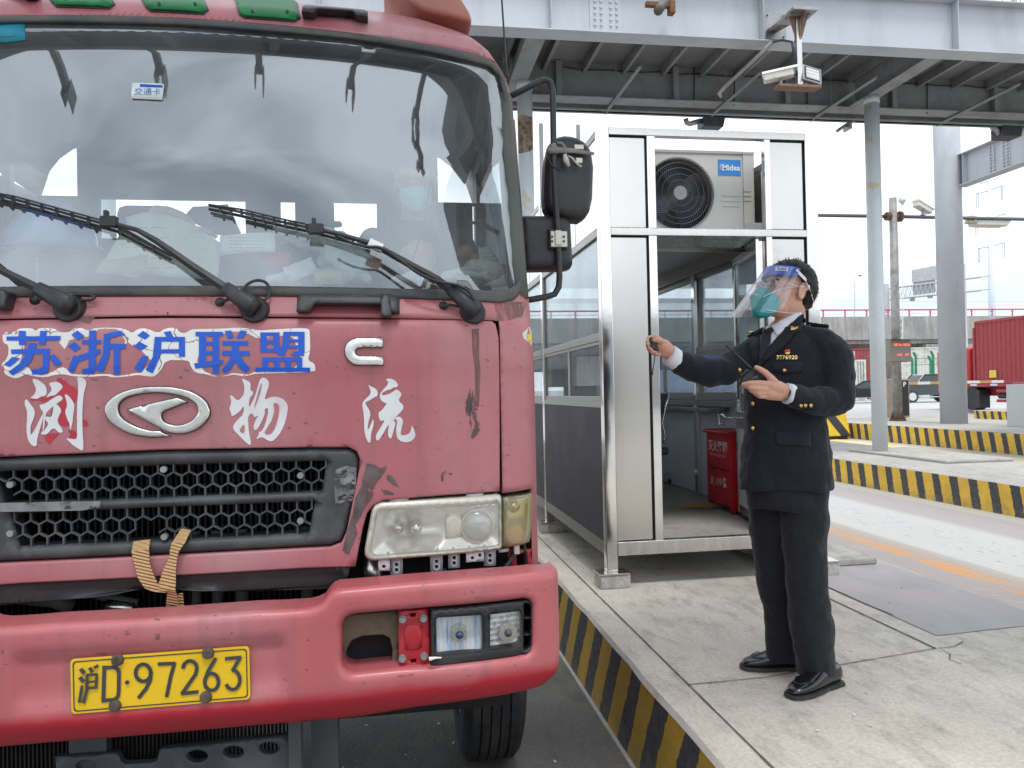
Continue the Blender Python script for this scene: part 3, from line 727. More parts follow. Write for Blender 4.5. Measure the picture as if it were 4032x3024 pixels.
    b = MB(); b.box(1.30, 2.71, 5.10, 5.115, 2.545, 2.562); b.box(XR-.09, XR-.052, YF+.06, YB-.06, 2.60, 2.72); b.build('ceiling_trim', ALU, t)
    b = MB(); b.box(XL+.052, XR-.09, YF+.2, 8.0, .58, .60); b.build('underframe', GREYM, t)
    # inner work shelf under the right hand windows
    b = MB(); b.box(XR-.22, XR-.05, 5.9, 8.1, 1.40, 1.425); b.box(XR-.1, XR-.053, 4.9, 8.2, 1.44, 1.475); b.build('shelf', ALU, t)
    # door leaf, swung inwards
    a = R_(100); hx, hy = 2.365, YF+.06; M = Matrix.Translation((hx, hy, 0)) @ Matrix.Rotation(a, 4, 'Z') @ Matrix.Diagonal((1, 1, 1, 1))
    M = Matrix.Translation((hx, hy, 0)) @ Matrix.Rotation(R_(78.5), 4, 'Z')
    def bx(b, u0, u1, z0, z1, d=.018): b.box(u0, u1, -d, d, z0, z1, 0, M)
    b = MB(); bx(b, 0, .05, .68, 2.54); bx(b, .66, .71, .68, 2.54); bx(b, .05, .66, .68, .74); bx(b, .05, .66, 2.49, 2.54); bx(b, .05, .66, 1.30, 1.42); d = b.build('door', STEELP, t, bev=.003)
    b = MB(); bx(b, .05, .66, 1.42, 2.49, .003); b.build('door_glass', WG, d); adopt(bpy.data.objects['door_glass'], d); bpy.data.objects['door_glass'].matrix_parent_inverse = Matrix()
    b = MB(); bx(b, .05, .66, .74, 1.30, .008); o = b.build('door_panel', PANI, d)
    b = MB(); c = M @ Vector((.685, 0, 1.37)); b.tube([c+Vector((-.02, 0, 0)), c+Vector((-.10, -.01, 0)), c+Vector((-.13, -.01, .03)), c+Vector((-.16, -.01, .03)), c+Vector((-.16, -.01, -.04)), c+Vector((-.12, -.01, -.04))], .009, 8)
    b.cyl(c+Vector((0, -.02, -.12)), c+Vector((0, -.02, .12)), .012, .012, 8); b.ball(c+Vector((0, -.02, .12)), .017); b.ball(c+Vector((0, -.02, -.13)), .017); b.build('door_handle', STEELP, d, smooth=True)
    b = MB(); h = 2.13; b.box(2.335, 2.372, YF+.048, YF+.058, h, h+.14); b.build('hinge', PANW, t)
    b = MB(); b.box(2.325, 2.345, YF+.05, YF+.054, h+.14, 2.55); b.build('hinge_strip', STEELP, t)
    for i, (dx, dz) in enumerate(((.008, .02), (.03, .02), (.019, .07), (.008, .12), (.03, .12))):
        pass
    b = MB()
    for dx, dz in ((.008, .02), (.03, .02), (.019, .07), (.008, .12), (.03, .12)): b.cyl((2.335+dx, YF+.049, h+dz), (2.335+dx, YF+.044, h+dz), .004, .004, 8)
    b.build('hinge_screws', BLK, t)
    # wall groove on the right hand inner wall + struts seen on the roof
    b = MB()
    for x in (1.58, 1.98): b.cyl((x, 7.9, 2.7), (x, 7.9, 4.4), .022, .022, 6)
    b.build('aerial_mast', GREYM, t)
    return t
booth()
# concrete pads under the feet
PAD = Mt('rough_pad_concrete', (.46, .44, .41), .9, var=.25, vs=12, bump=.9, bs=50)
for i, (x, y, lb) in enumerate(((XL, YF, 'pale concrete pad under the near left foot of the booth'), (XL, 6.5, 'concrete pad under the middle left foot of the booth, behind the truck'), (XR-.07, YF, 'concrete pad under the near right foot of the booth'), (XR-.07, 6.5, 'concrete pad under the middle right foot of the booth'))):
    b = MB(); b.box(x-.055, x+.135, y-.045, y+.11, .38, .463); o = b.build('concrete_pad', PAD, bev=.008); tagit(o, lb, 'concrete pad', 'concrete pads under the booth feet')
# ---- air conditioner outdoor units
ACW = Mt('unit_enamel', (.52, .515, .49), .42, var=.04, dirt=(.40, .38, .34), ds=2, da=(.6, .9))
BLUE = Mt('label_blue', (.02, .22, .62), .35, var=.03); WPR = Mt('white_print', (.8, .8, .8), .5, var=.02)
def acunit(label, x0, y0, z0, lab=True):
    t = thing('air_conditioner', label, 'air conditioner', (x0+.4, y0+.15, z0), 'outdoor units on top of the booth')
    x1, y1, z1 = x0+.80, y0+.31, z0+.535
    cx, cz, r = x0+.355, z0+.265, .232
    n = 40
    # front with round hole
    b = MB(); ring = [Vector((cx+r*math.cos(2*math.pi*i/n), y0, cz+r*math.sin(2*math.pi*i/n))) for i in range(n)]
    out = []
    for i in range(n):
        a = 2*math.pi*i/n; c, s = math.cos(a), math.sin(a)
        k = min(((x1-cx) if c > 0 else (cx-x0))/max(abs(c), 1e-6), ((z1-cz) if s > 0 else (cz-z0))/max(abs(s), 1e-6)); out.append(Vector((cx+c*k, y0, cz+s*k)))
    for i in range(n):
        j = (i+1) % n
        b.bm.faces.new([b.bm.verts.new(p) for p in (ring[i], ring[j], out[j], out[i])])
        b.bm.faces.new([b.bm.verts.new(p) for p in (ring[j], ring[i], ring[i]+Vector((0, .03, 0)), ring[j]+Vector((0, .03, 0)))])
    for (cxx, czz) in ((x0, z0), (x1, z0), (x1, z1), (x0, z1)):
        o_ = sorted(out, key=lambda p: (p-Vector((cxx, y0, czz))).length)[:2]
        b.bm.faces.new([b.bm.verts.new(p) for p in (o_[0], o_[1], Vector((cxx, y0, czz)))])
    b.box(x0, x0+.003, y0, y1, z0, z1); b.box(x1-.003, x1, y0, y1, z0, z1); b.box(x0, x1, y1-.003, y1, z0, z1); b.box(x0-.004, x1+.004, y0-.006, y1, z1-.001, z1+.014); b.box(x0, x1, y0, y1, z0, z0+.003)
    b.box(x1-.15, x1-.03, y0-.003, y0+.001, z0+.255, z0+.265); b.box(x1-.165, x1-.03, y0-.003, y0+.001, z0+.22, z0+.23); b.box(x1-.15, x1-.03, y0-.003, y0+.001, z0+.185, z0+.195)
    b.build('casing', ACW, t)
    b = MB(); b.cyl((cx, y0+.16, cz), (cx, y0+.165, cz), r+.03, r+.03, 40); b.build('fan_cavity', Mt('unit_inside', (.012, .012, .02), .6), t)
    b = MB()
    for k in range(3):
        a0 = k*2*math.pi/3+.5; P_ = []
        for q in range(9):
            a = a0+q*.17; P_.append((Vector((cx+.05*math.cos(a), y0+.12-q*.006, cz+.05*math.sin(a))), Vector((cx+(r-.02)*math.cos(a+.3), y0+.13-q*.009, cz+(r-.02)*math.sin(a+.3)))))
        for (a1, b1), (a2, b2) in zip(P_, P_[1:]): b.quad([a1, b1, b2, a2])
    b.build('fan', Mt('fan_blue', (.012, .014, .06), .35), t, smooth=True)
    b = MB()
    for k in range(64):
        a = 2*math.pi*k/64; pts = []
        for q in range(8):
            f = q/7.; rr = .045+(r+.006-.045)*f; aa = a-.75*f**1.3; pts.append((cx+rr*math.cos(aa), y0-.012*(1-f*f)-.004, cz+rr*math.sin(aa)))
        b.tube(pts, .0016, 3, 0, False)
    for rr in (.085, .125, .165, .2, .236):
        pts = [(cx+rr*math.cos(2*math.pi*i/40), y0-.012*(1-(rr/.24)**2)-.006, cz+rr*math.sin(2*math.pi*i/40)) for i in range(41)]; b.tube(pts, .0022, 4, 0, False)
    b.build('fan_guard', Mt('guard_wire', (.11, .11, .115), .5), t)
    b = MB(); b.cyl((cx, y0-.02, cz), (cx, y0-.008, cz), .045, .047, 24); b.build('guard_hub', Mt('hub_grey', (.33, .33, .34), .5), t)
    b = MB(); b.box(x0+.1, x0+.16, y0-.01, y1+.01, z0-.02, z0); b.box(x1-.16, x1-.1, y0-.01, y1+.01, z0-.02, z0); b.build('feet', GREYM, t)
    if not lab: return t
    la, lb_ = x1-.175, z1-.145
    b = MB(); b.box(la, la+.158, y0-.003, y0, lb_, lb_+.105); o = b.build('brand_label', BLUE, t, bev=.0012)
    o = text('label_text', 'Midea', .052, lambda u, v: Vector((la+.09+u, y0-.0042, lb_+.05+v)), WPR, t, offset=.0012)
    b = MB(); pts = [(la+.034+.02*math.cos(a_), y0-.0044, lb_+.052+.02*math.sin(a_)) for a_ in [R_(60+i*24) for i in range(12)]]; b.tube(pts, .0022, 4); b.build('label_swoosh', WPR, t)
    return t
acunit('white air conditioner unit with blue label and round fan in the booth top opening', 1.512, 4.78, 2.602)
acunit('second outdoor unit mostly hidden behind the first one, right end showing', 1.86, 5.32, 2.78, False)
# ---- fire extinguisher box
FRED = Mt('fire_red', (.58, .016, .026), .38, var=.08, dirt=(.2, .02, .02), ds=4)
def firebox():
    t = thing('fire_extinguisher_box', 'red metal fire extinguisher box on splayed feet inside the doorway', 'fire extinguisher box', (2.595, 5.65, .645))
    x0, x1, y0, y1, z0, z1 = 2.47, 2.675, 5.42, 5.86, .70, 1.245
    b = MB(); b.box(x0, x1, y0, y1, z0, z1); b.build('cabinet', FRED, t, bev=.004)
    b = MB(); b.prism([(x0-.025, y0-.02, z1-.004), (x0-.025, y0-.02, z1+.012), (x0-.01, y0-.02, z1+.022), (x1+.008, y0-.02, z1+.022), (x1+.012, y0-.02, z1-.004)], (0, y1-y0+.04, 0)); b.build('lid', FRED, t, bev=.003)
    for (x, y) in ((x0, y0), (x1-.05, y0), (x0, y1-.05), (x1-.05, y1-.05)):
        b = MB(); b.loft([[(x, y, z0), (x+.05, y, z0), (x+.05, y+.05, z0), (x, y+.05, z0)], [(x+.012, y+.01, .646), (x+.036, y+.01, .646), (x+.036, y+.034, .646), (x+.012, y+.034, .646)]]); b.build('foot', FRED, t)
    b = MB(); b.box(x0-.004, x0-.001, y0+.03, y1-.03, .965, .972); b.box(x0-.006, x0-.002, y0+.12, y0+.17, .955, .975); b.box(x0-.006, x0-.002, y0+.28, y0+.33, .955, .975); b.build('door_seam', Mt('seam_dark', (.08, .01, .012), .6), t)
    b = MB(); b.box(x1-.035, x1-.01, y0-.004, y0, 1.10, 1.135); b.build('latch', BLK, t)
    cr = Mt('sign_white', (.72, .68, .62), .6, var=.05)
    f = lambda zc: (lambda u, v: Vector((x0-.0035, (y0+y1)/2+.0-u, zc+v)))
    text('box_lettering', '灭火器箱', .088, f(1.135), cr, t, offset=.0022)
    text('box_small_lettering', 'FIRE EXTINGUISHER BOX', .027, f(1.072), cr, t)
    text('box_number', '火 119 警', .075, f(.865), cr, t, offset=.0018)
firebox()
b = MB(); random.seed(5)
for i in range(60):
    a = random.uniform(0, 6.28); p = Vector((2.42+random.uniform(-.05, .05), 5.78+random.uniform(-.06, .06), .655)); q = p+Vector((math.cos(a)*.14-.06, math.sin(a)*.08, random.uniform(0, .03)))
    b.tube([p, (p+q)/2+Vector((0, 0, .015)), q], .0025, 3)
o = b.build('broom_head', Mt('straw', (.33, .22, .09), .8, var=.3)); tagit(o, 'straw broom head lying on the booth floor by the red box', 'broom')
def chair():
    t = thing('office_chair', 'black cantilever office chair with chrome frame just inside the doorway', 'chair', (1.6, 5.9, .645))
    P = lambda x, y: PY(x, y, 5.9)
    b = MB(); b.tube([P(2632, 1548), P(2622, 1600), P(2608, 1665), P(2616, 1700), P(2620, 1722), P(2606, 1745)], .009, 8); b.build('frame', STEELP, t, smooth=True)
    b = MB(); q = [P(2560, 1545), P(2628, 1552), P(2602, 1660), P(2606, 1740), P(2560, 1760)]; b.prism(q, (0, .05, 0)); b.build('backrest', BLK, t, bev=.01)
    b = MB(); b.box(1.45, P(2600, 1700).x, 5.7, 6.1, 1.08, 1.14); b.build('seat', BLK, t, bev=.02)
    b = MB(); p = PZ(2648, 1900, .66); b.tube([(1.5, 5.95, 1.08), (1.5, 5.95, .75)], .025); b.tube([(1.5, 5.95, .75), (p.x-.03, p.y, .75), (p.x, p.y, .71)], .013); b.build('base', STEELP, t)
    b = MB(); b.cyl((p.x-.012, p.y-.03, .675), (p.x-.012, p.y+.03, .675), .03, .03, 14); b.build('caster', BLK, t)
chair()
# ============================================================= TRUCK
XC, HW, Y0 = -.633, 1.085, 2.25
def interp(z, T):
    if z <= T[0][0]: return T[0][1]
    for (a, p), (b, q) in zip(T, T[1:]):
        if z <= b: return p+(q-p)*(z-a)/(b-a)
    (a, p), (b, q) = T[-2], T[-1]; return q+(q-p)/(b-a)*(z-b)
ZCR = PY(645, 1468, Y0).z; ZSE = PY(645, 1246, Y0).z; ZT1 = PY(645, 1294, Y0).z; ZSL = PY(645, 1160, Y0).z
YV = [(.9, .01), (ZCR-.012, 0), (ZCR+.004, -.006), (ZT1, -.004), (ZSE, .018), (ZSL, .05), (ZSL+.4, .135), (2.72, .255), (2.86, .34), (2.98, .5), (3.1, .85)]
def xs(x):
    u = min(abs(x-XC)/HW, .9995); return .055*u*u+.30*(1-(1-u**5.5)**(1/5.5))
def TS(x, z):
    u = min(abs(x-XC)/HW, 1); k = max(0, min(1, (z-1.9)/.5)); return Y0+(interp(z-.012, YV)+interp(z, YV)*2+interp(z+.012, YV))/4+xs(x)+.075*k*u*u
def S2(x, y, f=TS): p = PS(x, y, f); return (p.x, p.z)
def Q(pts, f=TS): return [S2(x, y, f) for x, y in pts]
def mir(P): return [(2*XC-x, z) for x, z in P[::-1]]
def Z(pts, x0, y0, s): return [(x0+x*s, y0+y*s) for x, y in pts]
def z3(p): return Z(p, 0, 700, .5425)
def z4(p): return Z(p, 1100, 700, .5425)
def z5(p): return Z(p, 0, 1500, .5425)
def z6(p): return Z(p, 1200, 1700, .4973)
def z7(p): return Z(p, 0, 2250, .5425)
def z8(p): return Z(p, 1100, 2250, .5425)
def paint(name, base=(.42, .115, .13), r=.42, chips=True, fade=(.45, .215, .225), lower=(.50, .02, .04)):
    mt, nt, N, L, B = newmat(name)
    n = noisen(N, L, 1.3, 5, st=(1.5, 1, .35), rough=.6); n2 = noisen(N, L, 9, 6, rough=.7)
    c = mixc(N, L, ramp(N, L, n.outputs[0], .38, .72), c4(base), c4(fade))
    c = mixc(N, L, math_(N, L, 'MULTIPLY', ramp(N, L, n2.outputs[0], .50, .75), .42), c, (.27, .115, .11, 1))
    if chips:
        n3 = noisen(N, L, 34, 5, rough=.6, st=(1, 1, 1.8)); c = mixc(N, L, math_(N, L, 'MULTIPLY', ramp(N, L, n3.outputs[0], .665, .685), .75), c, (.10, .06, .055, 1))
        n4 = noisen(N, L, 3.5, 4, st=(6, 1, .25), rough=.5); c = mixc(N, L, math_(N, L, 'MULTIPLY', ramp(N, L, n4.outputs[0], .56, .78), .42), c, (.22, .10, .09, 1))
    if lower:
        g = N.new('ShaderNodeNewGeometry'); s = N.new('ShaderNodeSeparateXYZ'); L.new(g.outputs['Position'], s.inputs[0])
        n5 = noisen(N, L, 5, 6, rough=.7); zz = math_(N, L, 'ADD', s.outputs[2], math_(N, L, 'MULTIPLY', math_(N, L, 'SUBTRACT', n5.outputs[0], .5), .05))
        c = mixc(N, L, ramp(N, L, zz, lower[3] if len(lower) > 3 else 0, (lower[3] if len(lower) > 3 else 0)+.03, (1, 1, 1, 1), (0, 0, 0, 1)) if len(lower) > 3 else 0., c, c4(lower[:3]))
    L.new(c, B.inputs['Base Color'])
    L.new(ramp(N, L, n2.outputs[0], .3, .7, (r-.06,)*3+(1,), (r+.1,)*3+(1,)), B.inputs['Roughness'])
    setin(B, 'Coat Weight', .18); setin(B, 'Coat Roughness', .22)
    return mt
PNT = paint('faded_red_paint', lower=None)
PNTB = paint('bumper_paint', base=(.46, .10, .115), fade=(.48, .175, .185), lower=(.46, .02, .035, .775))
PNTD = Mt('fresh_red_paint', (.40, .018, .03), .4, var=.1, dirt=(.25, .03, .03), ds=6)
SEAL = Mt('window_rubber', (.055, .054, .054), .62, var=.25, vs=7, dirt=(.13, .12, .11), ds=6, da=(.45, .75))
GRL = Mt('grille_plastic', (.050, .053, .056), .5, var=.2, vs=7, dirt=(.11, .11, .11), ds=7, da=(.5, .8), bump=.08, bs=70)
CHR = Mt('worn_chrome', (.72, .72, .69), .22, .9, var=.1, vs=8, dirt=(.5, .5, .46), ds=9, da=(.5, .75))
TRK = thing('truck', 'faded red cab over truck facing the camera at the left, yellow number plate 97263', 'truck', (XC, 3.4, 0))
T_ = TRK
# --- outlines
sealR = Q([(1100, 98), (1480, 142), (1640, 167), (1751, 187), (1887, 217), (1946, 242), (1985, 300), (2003, 380), (2022, 500), (2046, 700), (2066, 950), (2074, 1080), (2060, 1140), (2022, 1183), (1968, 1194), (1588, 1177), (1100, 1168)])
sealR = [(XC, sealR[0][1]+.004)]+sealR+[(XC, sealR[-1][1])]
glassR = Q([(1100, 130), (1371, 155), (1642, 199), (1805, 233), (1920, 262), (1960, 300), (1982, 400), (2002, 560), (2022, 760), (2040, 960), (2046, 1060), (2028, 1112), (1990, 1136), (1940, 1139), (1588, 1131), (1100, 1120)])
glassR = [(XC, glassR[0][1]+.004)]+glassR+[(XC, glassR[-1][1]-.0)]
def sym(Rt): return Rt+mir(Rt)[0:len(Rt)] if False else Rt+[p for p in mir(Rt) if abs(p[0]-XC) > 1e-6]
SEALO, GLSO = sym(sealR), sym(glassR)
GLSH = [(XC+(x-XC)*1.006, z+(.004 if z > 2.2 else -.004)) for x, z in GLSO]
EX = XC+HW*.9985
zb = S2(2000, 1936)[1]; zsm = S2(1940, 1262)[1]; xsm = S2(1969, 1600)[0]
roofR = Q([(1995, 244), (1968, 163), (1930, 119), (1860, 87), (1664, 38)])
half = [(XC, 3.03), (XC+.5, 3.0), (roofR[4][0], max(roofR[4][1], 2.93))]+roofR[3::-1]+[(EX, roofR[0][1]-.05), (EX, zb), (xsm+.003, zb-.003), (xsm+.003, zsm), (XC, ZSE+.004)]
half = [(XC, 3.02), (XC+.45, 3.0), (XC+.75, 2.95), (XC+.9, 2.89), (XC+.99, 2.82), (XC+1.05, 2.72), (EX, 2.6), (EX, zb), (xsm+.003, zb-.003), (xsm+.003, zsm), (XC, ZSE+.004)]
panel('cab_shell', sym(half), PNT, TS, T_, holes=[SEALO], step=.022, thick=.04)
panel('window_seal', SEALO, SEAL, TS, T_, holes=[GLSH], step=.03, rnd=.012, thick=.03, y0=-.008)
WSG = Glass('windscreen_glass', (.84, .89, .88), .25, .02, dust=.18, dcol=(.42, .45, .46), fres=.8, gl=(.84, .90, .93), dsc=3, dhard=(.45, .72))
panel('windscreen', GLSH, WSG, TS, T_, step=.05, thick=0, y0=.012)
# front panel with grille opening
gh = Q([(1200, 1762), (1374, 1762), (1404, 1778), (1416, 1809), (1414, 1849), (1384, 1998), (1364, 2093), (1344, 2138), (1299, 2155), (1200, 2160)])
gh = [(XC, gh[0][1]+.006)]+gh+[(XC, gh[-1][1])]
GH = sym(gh)
fr = Q([(1935, 1263), (1952, 1276), (1965, 1335), (1968, 1487), (1969, 1700), (1969, 1935), (1747, 1951), (1508, 1971), (1470, 1990), (1445, 2022), (1429, 2078), (1399, 2232), (1200, 2238)])
fr = [(XC, ZSE-.002)]+fr+[(XC, fr[-1][1])]
panel('front_panel', sym(fr), PNT, TS, T_, holes=[GH], step=.03, rnd=.006, thick=.03)
panel('seam_backing', [(XC-1.0, zsm-.35), (XC-1.0, zsm+.06), (XC+1.0, zsm+.06), (XC+1.0, zsm-.35)], DARK, TS, T_, y0=.028, step=.08, thick=0)
# grille frame and bars
up = Q([(1282, 1817), (1262, 1936)]); lo = Q([(1236, 1978), (1213, 2103)])
upR = [(XC, up[0][1]+.004), (up[0][0], up[0][1]), (up[1][0]+.002, up[1][1]), (XC, up[1][1])]; loR = [(XC, lo[0][1]+.002), (lo[0][0], lo[0][1]), (lo[1][0], lo[1][1]), (XC, lo[1][1])]
UP, LO = sym(upR), sym(loR)
gi = [(XC+(x-XC)*.998, z+(.003 if z < 1.4 else -.003)) for x, z in GH]
panel('grille_frame', gi, GRL, TS, T_, holes=[UP, LO], step=.03, rnd=.02, thick=.06, y0=.006)
def hexmesh():
    a = .0415; h = a*.8660; E = {}
    rr = a/math.sqrt(3)
    for band, (B_, z0, z1) in enumerate(((UP, up[1][1], up[0][1]), (LO, lo[1][1], lo[0][1]))):
        b = MB()
        for r in range(-2, 6):
            for c in range(-26, 27):
                cx = XC+c*a+(a/2 if r % 2 else 0); cz = z0+r*h+.01
                vs_ = [(cx+rr*math.sin(k*math.pi/3), cz+rr*math.cos(k*math.pi/3)) for k in range(6)]
                for k in range(6):
                    p, q = vs_[k], vs_[(k+1) % 6]; m = ((p[0]+q[0])/2, (p[1]+q[1])/2)
                    if not inpoly(m[0], m[1], B_): continue
                    dx = m[0]-XC
                    if band == 0 and -.455 < dx < -.385 and m[1] < z1-.035: continue
                    if band == 0 and -.47 < dx < -.37 and m[1] < z1-.07: continue
                    if band == 1 and -.075 < dx < -.015 and m[1] < z1-.03: continue
                    if band == 1 and -.10 < dx < -.015 and m[1] < z1-.07: continue
                    key = (round(m[0], 3), round(m[1], 3))
                    if key in E: continue
                    E[key] = 1
                    y = TS(m[0], m[1])+.018; d = Vector((q[0]-p[0], 0, q[1]-p[1])); n_ = Vector((-d.z, 0, d.x)).normalized()*.0024; e = d.normalized()*.001
                    P_, Q_ = Vector((p[0], y, p[1]))-e, Vector((q[0], y, q[1]))+e
                    b.prism([P_-n_, Q_-n_, Q_+n_, P_+n_], (0, .012, 0))
        b.build('grille_mesh', GRL, T_)
hexmesh()
for P_ in (UP, LO):
    zt, zl = max(p[1] for p in P_), min(p[1] for p in P_); xr = max(p[0] for p in P_)
    for s in (1, -1):
        x0, x1 = XC+s*.525, XC+s*(xr-XC)
        panel('grille_blank', [(min(x0, x1), zl), (min(x0, x1), zt), (max(x0, x1), zt), (max(x0, x1), zl)], GRL, TS, T_, y0=.026, step=.06, thick=.004)
    if 0: panel('grille_post', [(XC-.022, zl), (XC-.022, zt), (XC+.022, zt), (XC+.022, zl)], GRL, TS, T_, y0=.024, step=.06, thick=.004)
for x, y in ((645, 1848), (1183, 1872), (42, 1908), (1183, 2050), (648, 2113), (42, 2100)):
    p = PS(x, y, lambda a, c: TS(a, c)+.01); b = MB(); b.cyl(p+Vector((0, -.006, 0)), p+Vector((0, .01, 0)), .009, .009, 14); b.build('grille_screw', GREYM, T_)
# dark lip under the red strip, sagging
lp = Q([(1200, 2240), (1381, 2222), (1364, 2322), (1200, 2330), (949, 2341), (820, 2334), (700, 2330), (570, 2328), (325, 2363), (0, 2395), (-160, 2410), (-160, 2318), (0, 2306), (689, 2267)], lambda x, z: TS(x, z)-.0)
def lipS(x, z): zz = z*1.0; return TS(x, 1.15)+.018+.012*math.sin(zz*260)*(.5 if z > 1.09 else .9)
panel('air_dam', lp, BLK, lipS, T_, step=.016, rnd=.006, thick=.02)
# inner dark structure behind front
b = MB(); b.box(XC-1.02, XC+1.0, 2.56, 2.58, .55, 1.85); b.build('firewall', DARK, T_)
b = MB(); FIN = Mt('radiator_fins', (.02, .02, .021), .6, .4, var=.4, vs=20)
for i in range(76): x = XC-.62+i*.0165; b.box(x, x+.006, 2.46, 2.50, .62, 1.62)
for i in range(3): b.box(XC-.64, XC+.65, 2.44, 2.46, .7+i*.4, .74+i*.4)
b.build('radiator', FIN, T_)
b = MB()
for x, r in ((XC+.10, .016), (XC+.17, .02), (XC+.36, .018), (XC+.04, .014)): b.tube([(x, 2.42, 1.2), (x+.005, 2.41, 1.05), (x-.01, 2.43, .85)], r, 10)
b.tube([(XC-.50, 2.40, 1.10), (XC-.36, 2.38, 1.085), (XC-.30, 2.38, 1.06), (XC-.22, 2.40, 1.03), (XC-.12, 2.4, 1.0)], .014, 10); b.tube([(XC-.48, 2.39, 1.05), (XC-.34, 2.38, 1.03), (XC-.3, 2.4, 1.0)], .022, 10)
b.build('hoses', Mt('hose_rubber', (.10, .10, .095), .55, var=.2), T_, smooth=True)
b = MB(); b.tube([(XC-.19, 2.36, 1.01), (XC-.12, 2.36, .995)], .018, 10); b.tube([(XC+.55, 2.36, 1.12), (XC+.56, 2.36, 1.05), (XC+.58, 2.36, 1.03)], [.02, .03, .018], 10); b.build('pipe_clamp', STEEL, T_, smooth=True)
# crossmember glimpsed above grille inside (dull red parts)
b = MB()
for i in range(9): x = XC-.46+i*.115; b.box(x, x+.07, 2.40, 2.42, 1.40, 1.47)
b.build('inner_bracket', Mt('dull_red_part', (.10, .012, .012), .6), T_)
# --- bumper
BY = 2.125
def xb(x): u = min(abs(x-XC)/1.125, .9995); return .06*u*u+.32*(1-(1-u**7)**(1/7))
ZL0 = .80
YB_ = [(.60, .10), (.70, .055), (.765, .006), (.80, 0), (1.05, 0), (1.08, .0), (1.20, .012)]
def BS0(x, z): return BY+interp(z, YB_)+xb(x)
pr = Q(z7([(262, 600), (2060, 465), (2075, 880), (270, 1040)]), BS0)
pzt, pzb, pxl, pxr = (pr[0][1]+pr[1][1])/2, (pr[2][1]+pr[3][1])/2, XC-(pr[1][0]-XC), pr[1][0]
def sstep(a, b, x): t = max(0, min(1, (x-a)/(b-a))); return t*t*(3-2*t)
def BS(x, z):
    y = BS0(x, z); k = .014
    m = 1.4*sstep(pxl-.008, pxl+.012, x)*(1-sstep(pxr-.012, pxr+.008, x))*(1-sstep(pzt-.014, pzt+.006, z))*sstep(pzb-.03, pzb+.05, z)
    return y+k*m
bo = Q([(1100, 2408), (1205, 2401), (1240, 2393), (1268, 2378), (1288, 2350), (1303, 2334), (1325, 2324), (1642, 2296), (1900, 2276), (2100, 2259), (2150, 2258)], BS0)
zt_b = bo[-1][1]
bb = Q([(2140, 2705), (2060, 2730), (1642, 2792), (1404, 2832), (1200, 2850), (1000, 2866)], BS0)
EXB = XC+1.125*.9988
zmid = S2(597, 2440, BS0)[1]; bh = [(XC, zmid), (XC+.25, zmid+.002)]+bo+[(EXB-.012, zt_b-.004), (EXB, zt_b-.02), (EXB, bb[0][1]+.07), (EXB-.012, bb[0][1]+.03)]+bb+[(XC, bb[-1][1])]
# mid part of the bumper top follows the photo
mid = Q([(1000, 2417), (800, 2431), (597, 2443), (400, 2459), (271, 2470)], BS0)
lo_ = Q(z8([(480, 345), (520, 326), (560, 318), (1000, 280), (1780, 205), (1815, 214), (1838, 245), (1840, 300), (1838, 540), (1825, 585), (1800, 610), (1100, 700), (860, 715), (530, 750), (485, 733), (460, 700), (450, 650), (450, 400)]), BS0)
panel('bumper', sym(bh), PNTB, BS, T_, holes=[lo_, mir(lo_)], step=.022, rnd=.022, thick=.10)
